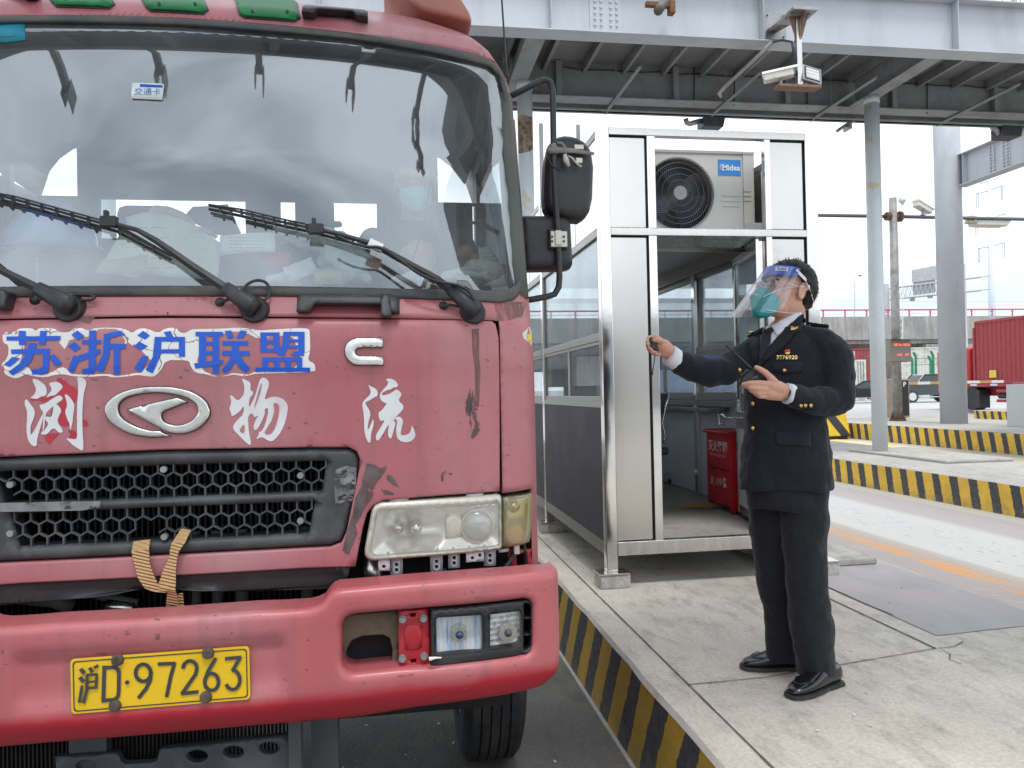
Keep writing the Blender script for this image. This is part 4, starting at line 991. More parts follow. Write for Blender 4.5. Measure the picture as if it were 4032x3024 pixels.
# fog lamp bay
def flat(y): return lambda x, z: y
for s in (1, -1):
    def W(pts, yy): 
        P_ = Q(z8(pts), lambda x, z: BS0(x, z)+yy); return P_ if s == 1 else mir(P_)
    fb = lambda yy: (lambda x, z: BS0(x, z)+yy)
    cx = [p[0] for p in lo_]; cz = [p[1] for p in lo_]
    bk = [(min(cx)-.03, min(cz)-.02), (min(cx)-.03, max(cz)+.02), (max(cx)+.03, max(cz)+.02), (max(cx)+.03, min(cz)-.02)]
    panel('lamp_bay_back', bk if s == 1 else mir(bk), DARK, fb(.13), T_, step=.06, thick=0)
    panel('rusty_bracket', W([(440, 320), (870, 285), (875, 725), (790, 735), (820, 700), (820, 560), (800, 485), (750, 462), (600, 472), (530, 500), (490, 560), (475, 640), (480, 735), (440, 735)], .075), Mt('rusty_steel_bracket', (.17, .13, .085), .85, var=.3, vs=14, dirt=(.03, .03, .032), ds=7, da=(.45, .62)), fb(.075), T_, step=.03, thick=.01, rnd=.006)
    pl = panel('lamp_plate', W([(862, 288), (1088, 270), (1096, 700), (866, 720)], .035), PNTD, fb(.035), T_, step=.03, thick=.03, rnd=.004, holes=[W([(950, 308), (988, 305), (988, 330), (950, 333)], .035), W([(955, 640), (993, 637), (993, 664), (955, 667)], .035)])
    panel('plate_emboss', W([(920, 395), (1025, 388), (1035, 400), (1035, 550), (1020, 565), (925, 572), (912, 560), (910, 405)], .030), PNTD, fb(.030), T_, step=.03, thick=.006, rnd=.0025)
    for k, (x, y) in enumerate(((895, 348), (1047, 341), (893, 633), (1050, 615))):
        p = PS(1100+x*.5425, 2250+y*.5425, fb(.03))
        if s == -1: p.x = 2*XC-p.x
        b = MB(); b.cyl(p+Vector((0, .004, 0)), p, .011, .011, 18); bolt(b, p.x, p.y-.001, p.z, .0088, .009); b.build('bolt', GREYM, T_)
    h1 = W([(1150, 340), (1462, 322), (1474, 335), (1478, 575), (1465, 588), (1155, 612), (1142, 600), (1140, 352)], .012)
    h2 = W([(1533, 318), (1745, 290), (1756, 300), (1762, 490), (1735, 535), (1700, 552), (1540, 568), (1533, 560)], .012)
    ho = [W([(1780, 235), (1815, 240), (1828, 270), (1828, 340), (1778, 342)], .012), W([(1776, 352), (1828, 350), (1826, 462), (1774, 464)], .012), W([(1774, 474), (1826, 472), (1822, 545), (1800, 570), (1776, 572)], .012)]
    hs = panel('fog_lamp_housing', W([(1097, 276), (1790, 208), (1825, 220), (1840, 262), (1838, 555), (1815, 595), (1790, 610), (1099, 697)], .012), BLK, fb(.012), T_, holes=[h1, h2]+ho, step=.03, rnd=.008, thick=.06)
    for i, (h, nm) in enumerate(((h1, 'fog_lamp'), (h2, 'driving_lamp'))):
        mt, nt_, N, L, B = newmat('lamp_reflector'); tcg = noisen(N, L, 1, 1)
        g_ = N.new('ShaderNodeNewGeometry'); sp_ = N.new('ShaderNodeSeparateXYZ'); L.new(g_.outputs['Position'], sp_.inputs[0])
        if i == 0:
            nn = noisen(N, L, 30, 3, st=(3.2, 1, .22), rough=.7); cc = N.new('ShaderNodeValToRGB'); L.new(nn.outputs[0], cc.inputs[0]); e = cc.color_ramp.elements
            e[0].position = .36; e[0].color = (.35, .55, .95, 1); e[1].position = .55; e[1].color = (.95, .97, 1, 1); q = e.new(.46); q.color = (.8, .9, 1, 1)
        else:
            v = N.new('ShaderNodeTexVoronoi'); v.inputs['Scale'].default_value = 70; tq = N.new('ShaderNodeTexCoord'); L.new(tq.outputs['Object'], v.inputs[0]); cc = N.new('ShaderNodeValToRGB'); L.new(v.outputs['Color'], cc.inputs[0]); e = cc.color_ramp.elements
            e[0].position = .2; e[0].color = (.55, .56, .56, 1); e[1].position = .6; e[1].color = (.95, .95, .93, 1)
        L.new(cc.outputs[0], B.inputs['Base Color']); setin(B, 'Metallic', 0); B.inputs['Roughness'].default_value = .35; setin(B, 'Specular IOR Level', .9)  # sky reflection painted in as pale diffuse colour, blue streaks on the fog lamp
        bp = N.new('ShaderNodeBump'); bp.inputs['Strength'].default_value = .35; bp.inputs['Distance'].default_value = .01
        sn = math_(N, L, 'SINE', math_(N, L, 'MULTIPLY', sp_.outputs[0 if i == 0 else 2], 520 if i == 0 else 380)); L.new(sn, bp.inputs['Height']); L.new(bp.outputs[0], B.inputs['Normal'])
        xa = sum(p[0] for p in h)/len(h); za = sum(p[1] for p in h)/len(h)
        def bowl(x, z, xa=xa, za=za): return BS0(x, z)+.055-.55*((x-xa)**2+(z-za)**2)*3.5
        o = panel(nm, h, mt, bowl, T_, step=.014, thick=0)
        b = MB(); yb = BS0(xa, za)+.02; b.cyl((xa, yb, za), (xa, yb+.03, za), .021 if i == 0 else .026, .024, 24); b.build('bulb_cap', CHR, o)
        bpy.data.objects[-1] if False else None
        b = MB(); b.ball((xa, yb, za), (.012, .010, .012), 0, 14, 8); o2 = b.build('bulb', Mt('bulb_glass', (.10, .16, .3) if i == 0 else (.12, .12, .12), .05, .6), o, smooth=True)
        for ch in [k for k in bpy.data.objects if k.parent == o]: ch.matrix_parent_inverse = Matrix()
        panel('lamp_lens', h, Glass('clear_lens', (1, 1, 1), .03, .03), fb(.006), T_, step=.04, thick=0)
b = MB(); b.tube([PS(1690, 2595, lambda x, z: BS0(x, z)-.004), PS(1715, 2590, lambda x, z: BS0(x, z)-.006), PS(1738, 2590, lambda x, z: BS0(x, z)-.002)], [.006, .003, .002], 6); b.build('cable_tie', WHT, T_)
# number plate
PLC = Q(z7([(540, 640), (1797, 540), (1797, 925), (525, 1033)]), BS0)
pc = (sum(p[0] for p in PLC)/4, sum(p[1] for p in PLC)/4); py = min(BS(x, z) for x, z in PLC)-.005
ph = .07; pw = .22
YEL = Mt('plate_yellow', (.80, .50, .02), .35, var=.06, vs=9, dirt=(.62, .36, .05), ds=8, da=(.62, .85)); INK = Mt('plate_ink', (.05, .055, .06), .45)
b = MB(); M = Matrix.Translation((pc[0], py, pc[1])) @ Matrix.Rotation(R_(-.35), 4, 'Y')
def rr(w_, h_, r, n=5):
    o = []
    for (sx, sz, a0) in ((1, 1, 0), (-1, 1, 90), (-1, -1, 180), (1, -1, 270)):
        for i in range(n+1): a = R_(a0+90*i/n); o.append((sx*(w_-r)+r*math.cos(a), sz*(h_-r)+r*math.sin(a)))
    return o
b.prism([M @ Vector((x, 0, z)) for x, z in rr(pw, ph, .01)], (0, .003, 0)); PLT = b.build('number_plate', YEL, T_)
b = MB(); o1 = rr(pw-.0055, ph-.0055, .009); o2 = rr(pw-.0085, ph-.0085, .008)
for i in range(len(o1)):
    j = (i+1) % len(o1); b.quad([M @ Vector((o1[i][0], -.0012, o1[i][1])), M @ Vector((o1[j][0], -.0012, o1[j][1])), M @ Vector((o2[j][0], -.0012, o2[j][1])), M @ Vector((o2[i][0], -.0012, o2[i][1]))])
def sub(o, par):
    adopt(o, par); o.matrix_parent_inverse = par.matrix_parent_inverse.inverted() @ Matrix.Translation(-worldloc(T_)) if False else Matrix(); return o
sub(b.build('plate_border', INK, PLT), PLT)
# plate characters drawn as strokes (px in zoom7)
pm = lambda x, y: PY(0+x*.5425, 2250+y*.5425, py-.002)
def stroke(b, pts, wd, y):
    P_ = [pm(x, yy) for x, yy in pts]
    for i, (a, c) in enumerate(zip(P_, P_[1:])):
        d = (c-a); d.y = 0; n_ = Vector((-d.z, 0, d.x)).normalized()*wd/2; e = d.normalized()*wd*.22
        q = [a-n_-e, a+n_-e, c+n_+e, c-n_+e]
        for v in q: v.y = y-.00004*i
        b.quad(q)
b = MB(); wd = .0092; yy = py-.0022
arc = lambda cx, cy, rx, ry, a0, a1, n=14: [(cx+rx*math.cos(R_(a0+(a1-a0)*i/n)), cy+ry*math.sin(R_(a0+(a1-a0)*i/n))) for i in range(n+1)]
for st in ([(757, 690), (750, 945)], [(757, 700), (810, 696), *arc(822, 740, 42, 45, -90, 0, 6), (862, 870), *arc(815, 885, 45, 46, 0, 90, 6), (750, 935)],
           arc(1040, 735, 55, 62, 0, 360, 20), [(1097, 735), (1090, 790), (1060, 850), (1008, 915)],
           [(1152, 672), (1266, 666), (1240, 760), (1210, 905)],
           [*arc(1380, 700, 50, 52, -180, 20, 10), (1420, 745), (1322, 885), (1436, 872)],
           arc(1537, 800, 50, 62, 0, 360, 20), [(1490, 785), (1510, 725), (1565, 632)],
           [(1640, 632), (1745, 622), (1690, 715), *arc(1690, 785, 52, 70, -80, 150, 14)]):
    stroke(b, st, wd*(1.0 if len(st) > 2 else 1.05), yy); yy -= .0002
for st, w2 in (([(590, 710), (612, 735)], .010), ([(585, 770), (608, 795)], .010), ([(598, 830), (578, 945)], .0075), ([(655, 700), (672, 725)], .009), ([(690, 695), (712, 683)], .008), ([(634, 750), (705, 744), (700, 840), (640, 845)], .007), ([(636, 750), (632, 860), (608, 950)], .008), ([(636, 800), (702, 795)], .006)):
    stroke(b, st, w2, yy); yy -= .0002
p = pm(926, 802); b.prism([(p.x+.0055*math.cos(a), yy, p.z+.0055*math.sin(a)) for a in [i*math.pi/5 for i in range(10)]], (0, .0003, 0))
sub(b.build('plate_characters', INK, PLT), PLT)
for x, y in ((853, 643), (1510, 593), (1493, 914), (834, 975)):
    p = pm(x, y); b = MB(); b.cyl(p+Vector((0, .004, 0)), p+Vector((0, -.010, 0)), .0165, .0125, 16); sub(b.build('plate_bolt', Mt('rusty_bolt', (.10, .075, .06), .75, .3, var=.4, vs=40), PLT, smooth=False, bev=.002), PLT)
# --- headlights
LENS = Glass('yellowed_lens', (.98, .97, .93), .06, .04, dust=.12, dcol=(.72, .70, .62), dsc=6, dhard=(.2, .9))
REFL = Mt('reflector', (.93, .93, .90), .22, .45, var=.05, bump=.12, bs=9, st=(1, 1, .25)); BEZ = Mt('lamp_bezel', (.78, .76, .68), .3, .3, var=.05)
TAB = Mt('grey_tab_plastic', (.36, .36, .36), .55, var=.1); TABW = Mt('pale_tab_plastic', (.62, .6, .6), .5)
za_ = lambda p: Z(p, 1280, 1900, .4159)
for s in (1, -1):
    fb = lambda yy: (lambda x, z: TS(x, z)+yy)
    def W(pts, yy=0.):
        P_ = Q(za_(pts), fb(yy)); return P_ if s == 1 else mir(P_)
    mp_ = (lambda p: p) if s == 1 else (lambda p: Vector((2*XC-p.x, p.y, p.z)))
    out = W([(375, 690), (372, 640), (440, 260), (470, 215), (520, 188), (1620, 112), (1662, 122), (1678, 160), (1682, 600), (1665, 628), (1640, 640), (480, 742), (430, 740), (395, 722)])
    inn = W([(455, 675), (440, 640), (495, 300), (530, 270), (1640, 200), (1650, 580), (1620, 600), (480, 690)])
    HL = panel('headlight', out, BEZ, fb(-.004), T_, holes=[inn], step=.03, rnd=.012, thick=.10)
    hx = sum(p[0] for p in inn)/len(inn); hz = sum(p[1] for p in inn)/len(inn)
    sb = lambda o: sub(o, HL)
    c1 = W([(860, 440)])[0]; c2 = W([(1437, 402)])[0]
    d1 = dist
    def refl(x, z):
        d = dist(x, z, inn); y = TS(x, z)+.012+min(d, .05)*.55
        r1 = math.hypot((x-c1[0])/1.15, z-c1[1]); 
        if r1 < .085: y += .035*(1-(r1/.085)**2)
        return y
    sb(panel('reflector', inn, REFL, refl, HL, step=.012, thick=0))
    Pj = mp_(PS(1280+1437*.4159, 1900+402*.4159, fb(.03)))
    b = MB(); b.cyl(Pj+Vector((0, -.02, 0)), Pj+Vector((0, .05, 0)), .053, .05, 36); sb(b.build('projector_ring', CHR, HL, smooth=False, bev=.003))
    b = MB(); b.ball(Pj+Vector((0, -.018, 0)), (.047, .02, .047), 0, 30, 12); sb(b.build('projector_lens', Mt('frosted_lens', (.60, .61, .62), .12, .25, var=.05), HL, smooth=True))
    b = MB(); p = mp_(PS(1280+860*.4159, 1900+430*.4159, fb(.03))); b.cyl(p+Vector((0, -.012, 0)), p+Vector((0, .06, 0)), .017, .02, 20); b.ball(p+Vector((0, -.012, 0)), (.016, .012, .016), 0, 16, 8); sb(b.build('bulb_cap', CHR, HL, smooth=True))
    b = MB(); p = mp_(PS(1280+695*.4159, 1900+432*.4159, fb(.045))); b.cyl(p+Vector((0, -.012, 0)), p+Vector((0, .05, 0)), .014, .016, 20); sb(b.build('side_bulb', CHR, HL, smooth=True))
    sb(panel('bezel_step', W([(1140, 310), (1300, 300), (1300, 520), (1140, 540)], .02), BEZ, fb(.02), HL, step=.03, thick=.04, rnd=.008))
    sb(panel('lens_cover', out, LENS, fb(-.012), HL, step=.03, rnd=.014, thick=.0))
    # cavity
    cav = W([(280, 780), (300, 560), (400, 200), (430, 150), (600, 120), (1500, 80), (1720, 60), (1980, 90), (1990, 880), (1800, 900), (700, 990), (200, 1010), (200, 800)])
    panel('lamp_cavity', cav, DARK, fb(.14), T_, step=.06, thick=0)
    # corner lamp
    co = W([(1682, 150), (1700, 135), (1960, 95), (1968, 110), (1958, 300), (1945, 520), (1930, 560), (1860, 590), (1700, 614), (1684, 600)])
    CL = panel('corner_lamp', co, Glass('amber_yellow_lens', (.85, .78, .50), .10, .08, dust=.35, dcol=(.60, .54, .32), dsc=8, dhard=(.2, .9)), fb(-.012), T_, step=.02, rnd=.012, thick=.05)
    sc2 = lambda o: sub(o, CL)
    sc2(panel('corner_reflector', W([(1725, 180), (1900, 150), (1890, 340), (1725, 355)], .03), REFL, fb(.035), CL, step=.02, thick=.02))
    p = mp_(PS(1280+1785*.4159, 1900+225*.4159, fb(.02))); b = MB(); b.cyl(p, p+Vector((0, .03, 0)), .02, .022, 18); b.ball(p, (.014, .012, .014), 0, 12, 8); sc2(b.build('corner_bulb', CHR, CL, smooth=True))
    p = mp_(PS(1280+1795*.4159, 1900+490*.4159, fb(.03))); b = MB(); b.ball(p, (.028, .02, .03), 0, 16, 10); sc2(b.build('amber_bulb', Mt('amber', (.75, .36, .05), .3), CL, smooth=True))
    sc2(panel('corner_back', W([(1690, 150), (1950, 110), (1935, 560), (1695, 600)], .05), Mt('corner_back_plastic', (.42, .36, .20), .4), fb(.055), CL, step=.03, thick=.01))
    # tabs
    def tab(pts, mat, holes, yy=.03):
        hp = [[(x+r*math.cos(a*math.pi/5), y+r*math.sin(a*math.pi/5)) for a in range(10)] for x, y, r in holes]
        panel('mounting_tab', W(pts, yy), mat, fb(yy), T_, holes=[W(h, yy) for h in hp], step=.03, thick=.012, rnd=.0025)
    tab([(502, 740), (612, 732), (615, 836), (506, 842)], TABW, [(556, 798, 17)], .01)
    for (cx_, cy_, w_) in ((676, 802, 60), (1055, 772, 60), (1222, 737, 56), (1562, 715, 56)):
        tab([(cx_-w_, cy_-78), (cx_+w_, cy_-85), (cx_+w_, cy_+72), (cx_-w_+2, cy_+78)], TAB, [(cx_, cy_-24, 15), (cx_, cy_+26, 15)], .025)
        for dy in (-24, 26):
            p = mp_(PS(1280+cx_*.4159, 1900+(cy_+dy)*.4159, fb(.02))); b = MB(); b.tube([p+Vector((.0085*math.cos(a*math.pi/6), 0, .0085*math.sin(a*math.pi/6))) for a in range(13)], .002, 5); b.build('tab_ring', TABW, T_)
    tab([(1336, 665), (1505, 650), (1507, 745), (1338, 760)], TABW, [(1396, 716, 16), (1466, 690, 16)], .01)
    tab([(1640, 640), (1745, 625), (1740, 655), (1650, 665)], TABW, [], .03)
    tab([(610, 155), (790, 142), (790, 175), (610, 190)], TABW, [], .01); tab([(1335, 112), (1500, 100), (1500, 130), (1335, 140)], TABW, [], .01)
    panel('corner_strut', W([(1735, 640), (1990, 600), (2000, 880), (1740, 900), (1735, 800)], .05), PNTD, fb(.06), T_, holes=[W([(1815, 690), (1890, 670), (1900, 870), (1830, 880)], .05)], step=.03, thick=.01)
    for pts, r in (([(1790, 660), (1740, 760), (1680, 840), (1640, 910)], .009), ([(1880, 580), (1905, 680), (1915, 800), (1890, 860), (1840, 880)], .005), ([(1110, 830), (1140, 890), (1190, 940)], .012)):
        b = MB(); b.tube([mp_(PS(1280+x*.4159, 1900+y*.4159, fb(.03))) for x, y in pts], r, 8); b.build('lamp_cable', BLK, T_, smooth=True)
    b = MB(); p = mp_(PS(1280+1812*.4159, 1900+628*.4159, fb(.02))); b.box(p.x-.008, p.x+.008, p.y-.01, p.y+.01, p.z-.014, p.z+.014); b.build('plug', TABW, T_)
# --- decals: sheets that follow the painted front
def decal(name, polys, mat, off=.0014, parent=None, f=TS, inc=.00012, smooth_=0, seg=.03):
    bm = bmesh.new()
    for k, P_ in enumerate(polys):
        P_ = Q(P_, f)
        if smooth_: P_ = smoothp(P_, smooth_)
        P_ = densify(P_, seg); n = len(P_)
        vo, eo, fo, *_ = delaunay_2d_cdt([Vector(p) for p in P_], [(i, (i+1) % n) for i in range(n)], [], 0, 1e-6)
        vv = [bm.verts.new((v.x, f(v.x, v.y)-off-k*inc, v.y)) for v in vo]
        for q in fo:
            cx = sum(vo[i].x for i in q)/3; cz = sum(vo[i].y for i in q)/3
            if inpoly(cx, cz, P_):
                a, b_, c = [vo[i] for i in q[:3]]; cr = (b_.x-a.x)*(c.y-a.y)-(b_.y-a.y)*(c.x-a.x)
                if abs(cr) > 1e-10:
                    try: bm.faces.new([vv[i] for i in (q if cr > 0 else list(q)[::-1])])
                    except ValueError: pass
    me = bpy.data.meshes.new(name); bm.to_mesh(me); bm.free(); me.materials.append(mat)
    o = bpy.data.objects.new(name, me); COL.objects.link(o); adopt(o, parent or T_); return o
def decals(nm, polys, *a, **k):
    for p in polys: decal(nm, [p], *a, **k)
STKW = Mt('sticker_white', (.80, .79, .75), .5, var=.05, vs=6, dirt=(.58, .52, .42), ds=7, da=(.64, .84)); STKB = Mt('sticker_blue', (.012, .10, .58), .4, var=.06, vs=8)
_m = STKW.node_tree; _N, _L, _B = _m.nodes, _m.links, _m.nodes['Principled BSDF']
_v = _N.new('ShaderNodeTexVoronoi'); _v.feature = 'DISTANCE_TO_EDGE'; _v.inputs['Scale'].default_value = 13; _t = _N.new('ShaderNodeTexCoord'); _wn = noisen(_N, _L, 9, 4); _mm = mixc(_N, _L, .12, (0, 0, 0, 1), _wn.outputs[1])
_va = _N.new('ShaderNodeVectorMath'); _va.operation = 'ADD'; _L.new(_t.outputs['Object'], _va.inputs[0]); _L.new(_wn.outputs[1], _va.inputs[1]); _sc = _N.new('ShaderNodeVectorMath'); _sc.operation = 'SCALE'; _sc.inputs['Scale'].default_value = .08; _L.new(_wn.outputs[1], _sc.inputs[0]); _L.new(_sc.outputs[0], _va.inputs[1]); _L.new(_va.outputs[0], _v.inputs[0])
_old = _B.inputs['Base Color'].links[0].from_socket; _L.new(mixc(_N, _L, math_(_N, _L, 'LESS_THAN', _v.outputs['Distance'], .012), _old, (.30, .20, .17, 1)), _B.inputs['Base Color'])
back = z3([(30, 1120), (120, 1118), (130, 1095), (230, 1090), (262, 1113), (285, 1090), (400, 1092), (420, 1118), (500, 1125), (540, 1092), (590, 1088), (640, 1112), (700, 1088), (870, 1088), (925, 1105), (960, 1130), (1000, 1097), (1060, 1090), (1150, 1130), (1200, 1092), (1280, 1087), (1300, 1120), (1345, 1130), (1380, 1105), (1420, 1098), (1620, 1095), (1720, 1087), (1830, 1095), (1870, 1110), (2000, 1100), (2178, 1090), (2243, 1096), (2250, 1130), (2253, 1260), (2233, 1325), (2280, 1345), (2290, 1375), (2288, 1412), (1850, 1422), (1820, 1432), (1760, 1442), (1700, 1426), (1640, 1440), (1540, 1442), (1500, 1425), (1420, 1418), (1385, 1370), (1375, 1332), (1345, 1325), (1205, 1322), (1170, 1400), (1120, 1445), (1060, 1440), (1000, 1430), (930, 1442), (810, 1450), (780, 1435), (650, 1445), (520, 1440), (470, 1425), (400, 1430), (330, 1450), (240, 1440), (190, 1425), (120, 1460), (60, 1440), (30, 1415), (35, 1380), (5, 1358), (60, 1305), (65, 1215), (25, 1200), (18, 1150)])
decal('sticker_backing', [back], STKW, .0012, smooth_=1)
bx_ = lambda a, b_, c, d: [(a, b_), (c, b_), (c, d), (a, d)]
SU = [[(50, 1152), (442, 1148), (442, 1180), (50, 1182)], [(140, 1110), (190, 1112), (190, 1214), (140, 1214)], [(295, 1110), (345, 1112), (330, 1212), (285, 1214)], [(82, 1246), (362, 1240), (357, 1276), (85, 1279)], [(315, 1246), (362, 1240), (355, 1390), (340, 1420), (240, 1428), (228, 1392), (290, 1386), (312, 1370)], [(210, 1200), (268, 1200), (258, 1262), (228, 1330), (172, 1390), (95, 1435), (65, 1408), (142, 1350), (195, 1275)], [(90, 1300), (150, 1310), (75, 1372), (35, 1360)], [(372, 1290), (395, 1280), (455, 1350), (405, 1370), (360, 1305)]]
ZHE = [[(565, 1108), (615, 1150), (570, 1180), (520, 1140)], [(540, 1190), (590, 1235), (545, 1262), (492, 1222)], [(535, 1290), (590, 1300), (530, 1420), (495, 1395)], bx_(598, 1178, 735, 1208), [(650, 1108), (700, 1108), (697, 1385), (675, 1425), (600, 1422), (598, 1388), (645, 1382)], [(570, 1290), (730, 1240), (730, 1275), (580, 1335)], [(755, 1135), (875, 1108), (908, 1135), (800, 1162), (795, 1300), (745, 1415), (692, 1390), (745, 1290), (752, 1250)], bx_(796, 1205, 914, 1242), bx_(828, 1238, 875, 1425)]
HU = [[(1040, 1110), (1090, 1145), (1055, 1175), (998, 1145)], [(1010, 1188), (1075, 1222), (1030, 1252), (975, 1225)], [(1035, 1290), (1080, 1295), (1030, 1412), (975, 1385)], [(1190, 1120), (1240, 1112), (1262, 1158), (1212, 1160)], bx_(1128, 1155, 1345, 1190), [(1125, 1155), (1176, 1160), (1168, 1290), (1110, 1420), (1058, 1395), (1110, 1300)], bx_(1300, 1156, 1345, 1300), [(1165, 1245), (1345, 1243), (1345, 1299), (1300, 1299), (1300, 1275), (1165, 1275)]]
LIAN = [bx_(1420, 1118, 1620, 1150), bx_(1445, 1149, 1495, 1345), bx_(1545, 1118, 1592, 1420), bx_(1494, 1190, 1546, 1215), bx_(1494, 1258, 1546, 1286), [(1410, 1347), (1620, 1320), (1620, 1352), (1420, 1385)], [(1632, 1112), (1680, 1108), (1700, 1158), (1655, 1168)], [(1745, 1108), (1795, 1115), (1762, 1165), (1715, 1165)], bx_(1615, 1185, 1802, 1216), bx_(1612, 1256, 1812, 1290), [(1685, 1215), (1735, 1215), (1725, 1290), (1680, 1382), (1640, 1418), (1608, 1400), (1662, 1330), (1685, 1280)], [(1722, 1290), (1745, 1285), (1782, 1350), (1818, 1380), (1785, 1418), (1730, 1370), (1700, 1310)]]
MENG = [bx_(1890, 1122, 1935, 1268), bx_(1985, 1122, 2030, 1268), bx_(1934, 1122, 1986, 1150), bx_(1934, 1180, 1986, 1206), bx_(1934, 1240, 1986, 1268), [(2058, 1118), (2105, 1118), (2100, 1200), (2062, 1295), (2008, 1282), (2050, 1210)], bx_(2165, 1118, 2212, 1264), bx_(2104, 1118, 2166, 1148), bx_(2102, 1172, 2166, 1194), bx_(2092, 1216, 2166, 1238), [(2132, 1260), (2212, 1262), (2205, 1293), (2120, 1293)], bx_(1905, 1303, 2195, 1330), bx_(1905, 1329, 1945, 1379), bx_(1990, 1329, 2030, 1379), bx_(2070, 1329, 2110, 1379), bx_(2155, 1329, 2195, 1379), bx_(1855, 1378, 2252, 1408)]
for c in (SU, ZHE, HU, LIAN, MENG): decal('sticker_lettering', [z3(p) for p in c], STKB, .0022, inc=.00006)
BRW = Mt('sprayed_white', (.72, .71, .72), .5, var=.05, vs=6, dirt=(.58, .50, .52), ds=5, da=(.5, .75))
zq = lambda p, x0: Z(p, x0, 1460, .1929)
LIU1 = [[(245, 175), (300, 165), (380, 190), (500, 280), (545, 370), (545, 470), (510, 515), (420, 525), (360, 575), (290, 570), (205, 555), (290, 490), (335, 390), (290, 280)], [(585, 250), (640, 238), (760, 222), (860, 290), (870, 340), (790, 430), (700, 510), (640, 505), (540, 550), (560, 500), (660, 390)], [(100, 600), (140, 580), (200, 660), (300, 790), (305, 880), (270, 1000), (215, 1130), (215, 1290), (235, 1310), (330, 1150), (460, 875), (480, 880), (460, 1010), (390, 1250), (345, 1410), (350, 1520), (290, 1550), (200, 1480), (150, 1370), (130, 1200), (150, 850), (120, 740), (95, 700)], [(395, 690), (500, 685), (700, 540), (820, 490), (890, 580), (750, 665), (530, 850), (525, 925), (505, 1000), (500, 1140), (480, 1215), (460, 1210), (470, 1130), (470, 1000), (485, 860), (410, 760)], [(680, 700), (745, 665), (855, 800), (790, 930), (755, 1035), (870, 1200), (875, 1260), (790, 1265), (685, 1150), (560, 1290), (500, 1300), (425, 1295), (440, 1250), (520, 1190), (590, 1080), (505, 995), (530, 925), (640, 950), (680, 800)], [(900, 475), (980, 490), (1110, 660), (1105, 800), (1085, 900), (1075, 1060), (1050, 1120), (1045, 1200), (1018, 1200), (1015, 1080), (960, 980), (915, 830), (960, 730), (960, 640)], [(1155, 130), (1260, 120), (1350, 200), (1355, 290), (1310, 420), (1285, 640), (1270, 900), (1280, 1300), (1300, 1580), (1270, 1630), (1210, 1600), (1080, 1520), (960, 1400), (950, 1370), (1110, 1400), (1165, 1380), (1165, 1200), (1165, 700), (1190, 400), (1185, 230)]]
WU = [[(370, 160), (430, 170), (540, 230), (560, 280), (545, 400), (600, 410), (610, 480), (530, 550), (515, 780), (640, 540), (720, 250), (760, 150), (840, 135), (920, 200), (935, 300), (880, 440), (835, 600), (950, 540), (1080, 525), (1220, 570), (1310, 680), (1315, 800), (1270, 1030), (1180, 1240), (1080, 1370), (990, 1445), (900, 1420), (790, 1345), (670, 1400), (690, 1350), (730, 1290), (720, 1240), (770, 1250), (860, 1090), (930, 760), (840, 770), (850, 880), (790, 1020), (710, 1170), (655, 1215), (620, 1190), (615, 1120), (660, 1000), (720, 900), (630, 960), (580, 850), (500, 940), (510, 1100), (520, 1250), (570, 1490), (530, 1520), (430, 1430), (300, 1300), (200, 1200), (200, 1110), (290, 1000), (415, 880), (420, 700), (340, 830), (170, 945), (155, 850), (115, 770), (155, 690), (160, 600), (130, 510), (160, 495), (290, 610), (350, 570), (420, 480), (430, 300)]]
LIU2 = [[(358, 275), (400, 310), (510, 360), (550, 410), (558, 510), (480, 545), (380, 610), (310, 635), (305, 680), (370, 770), (405, 860), (400, 940), (365, 1040), (350, 1190), (365, 1205), (430, 1060), (465, 970), (475, 1080), (460, 1150), (420, 1280), (412, 1440), (385, 1470), (350, 1450), (300, 1320), (280, 1180), (275, 900), (240, 720), (250, 640), (310, 570), (380, 510), (420, 440), (380, 320)], [(722, 180), (760, 160), (850, 165), (940, 220), (975, 300), (940, 340), (880, 335), (820, 380), (760, 390), (660, 440), (635, 480), (650, 505), (780, 480), (880, 420), (940, 375), (1030, 440), (1040, 500), (970, 610), (1085, 700), (1070, 790), (990, 880), (890, 980), (990, 920), (1070, 990), (1070, 1070), (1040, 1180), (1020, 1310), (1100, 1320), (1200, 1280), (1240, 1200), (1245, 1100), (1300, 1200), (1335, 1330), (1250, 1440), (1120, 1465), (990, 1420), (940, 1340), (930, 1180), (955, 1050), (930, 985), (870, 990), (925, 1060), (900, 1150), (840, 1370), (810, 1385), (770, 1340), (765, 1220), (795, 1090), (740, 1150), (640, 1330), (560, 1435), (520, 1400), (515, 1310), (600, 1180), (715, 990), (630, 1030), (590, 1000), (565, 850), (640, 810), (750, 655), (690, 655), (610, 590), (595, 490), (630, 430), (790, 250)]]
for c, x0 in ((LIU1, 80), (WU, 880), (LIU2, 1380)): decal('sprayed_lettering', [zq(p, x0) for p in c], BRW, .0016, smooth_=1)
decal('lettering_counter', [zq(p, 880) for p in ([(430, 1070), (335, 1190), (345, 1245), (420, 1275), (435, 1200)], [(790, 240), (760, 420), (700, 600), (640, 755), (628, 745), (700, 480), (765, 260)], [(1050, 780), (1000, 1000), (900, 1150), (830, 1280), (930, 1300), (1020, 1240), (1110, 1000), (1150, 740), (1110, 660), (1010, 655)])]+[zq(p, 80) for p in ([(670, 740), (640, 800), (635, 940), (560, 910), (530, 860)],)], PNT, .0032, smooth_=1)
RFR = Mt('repaint_red', (.50, .035, .06), .4, var=.12, vs=5)
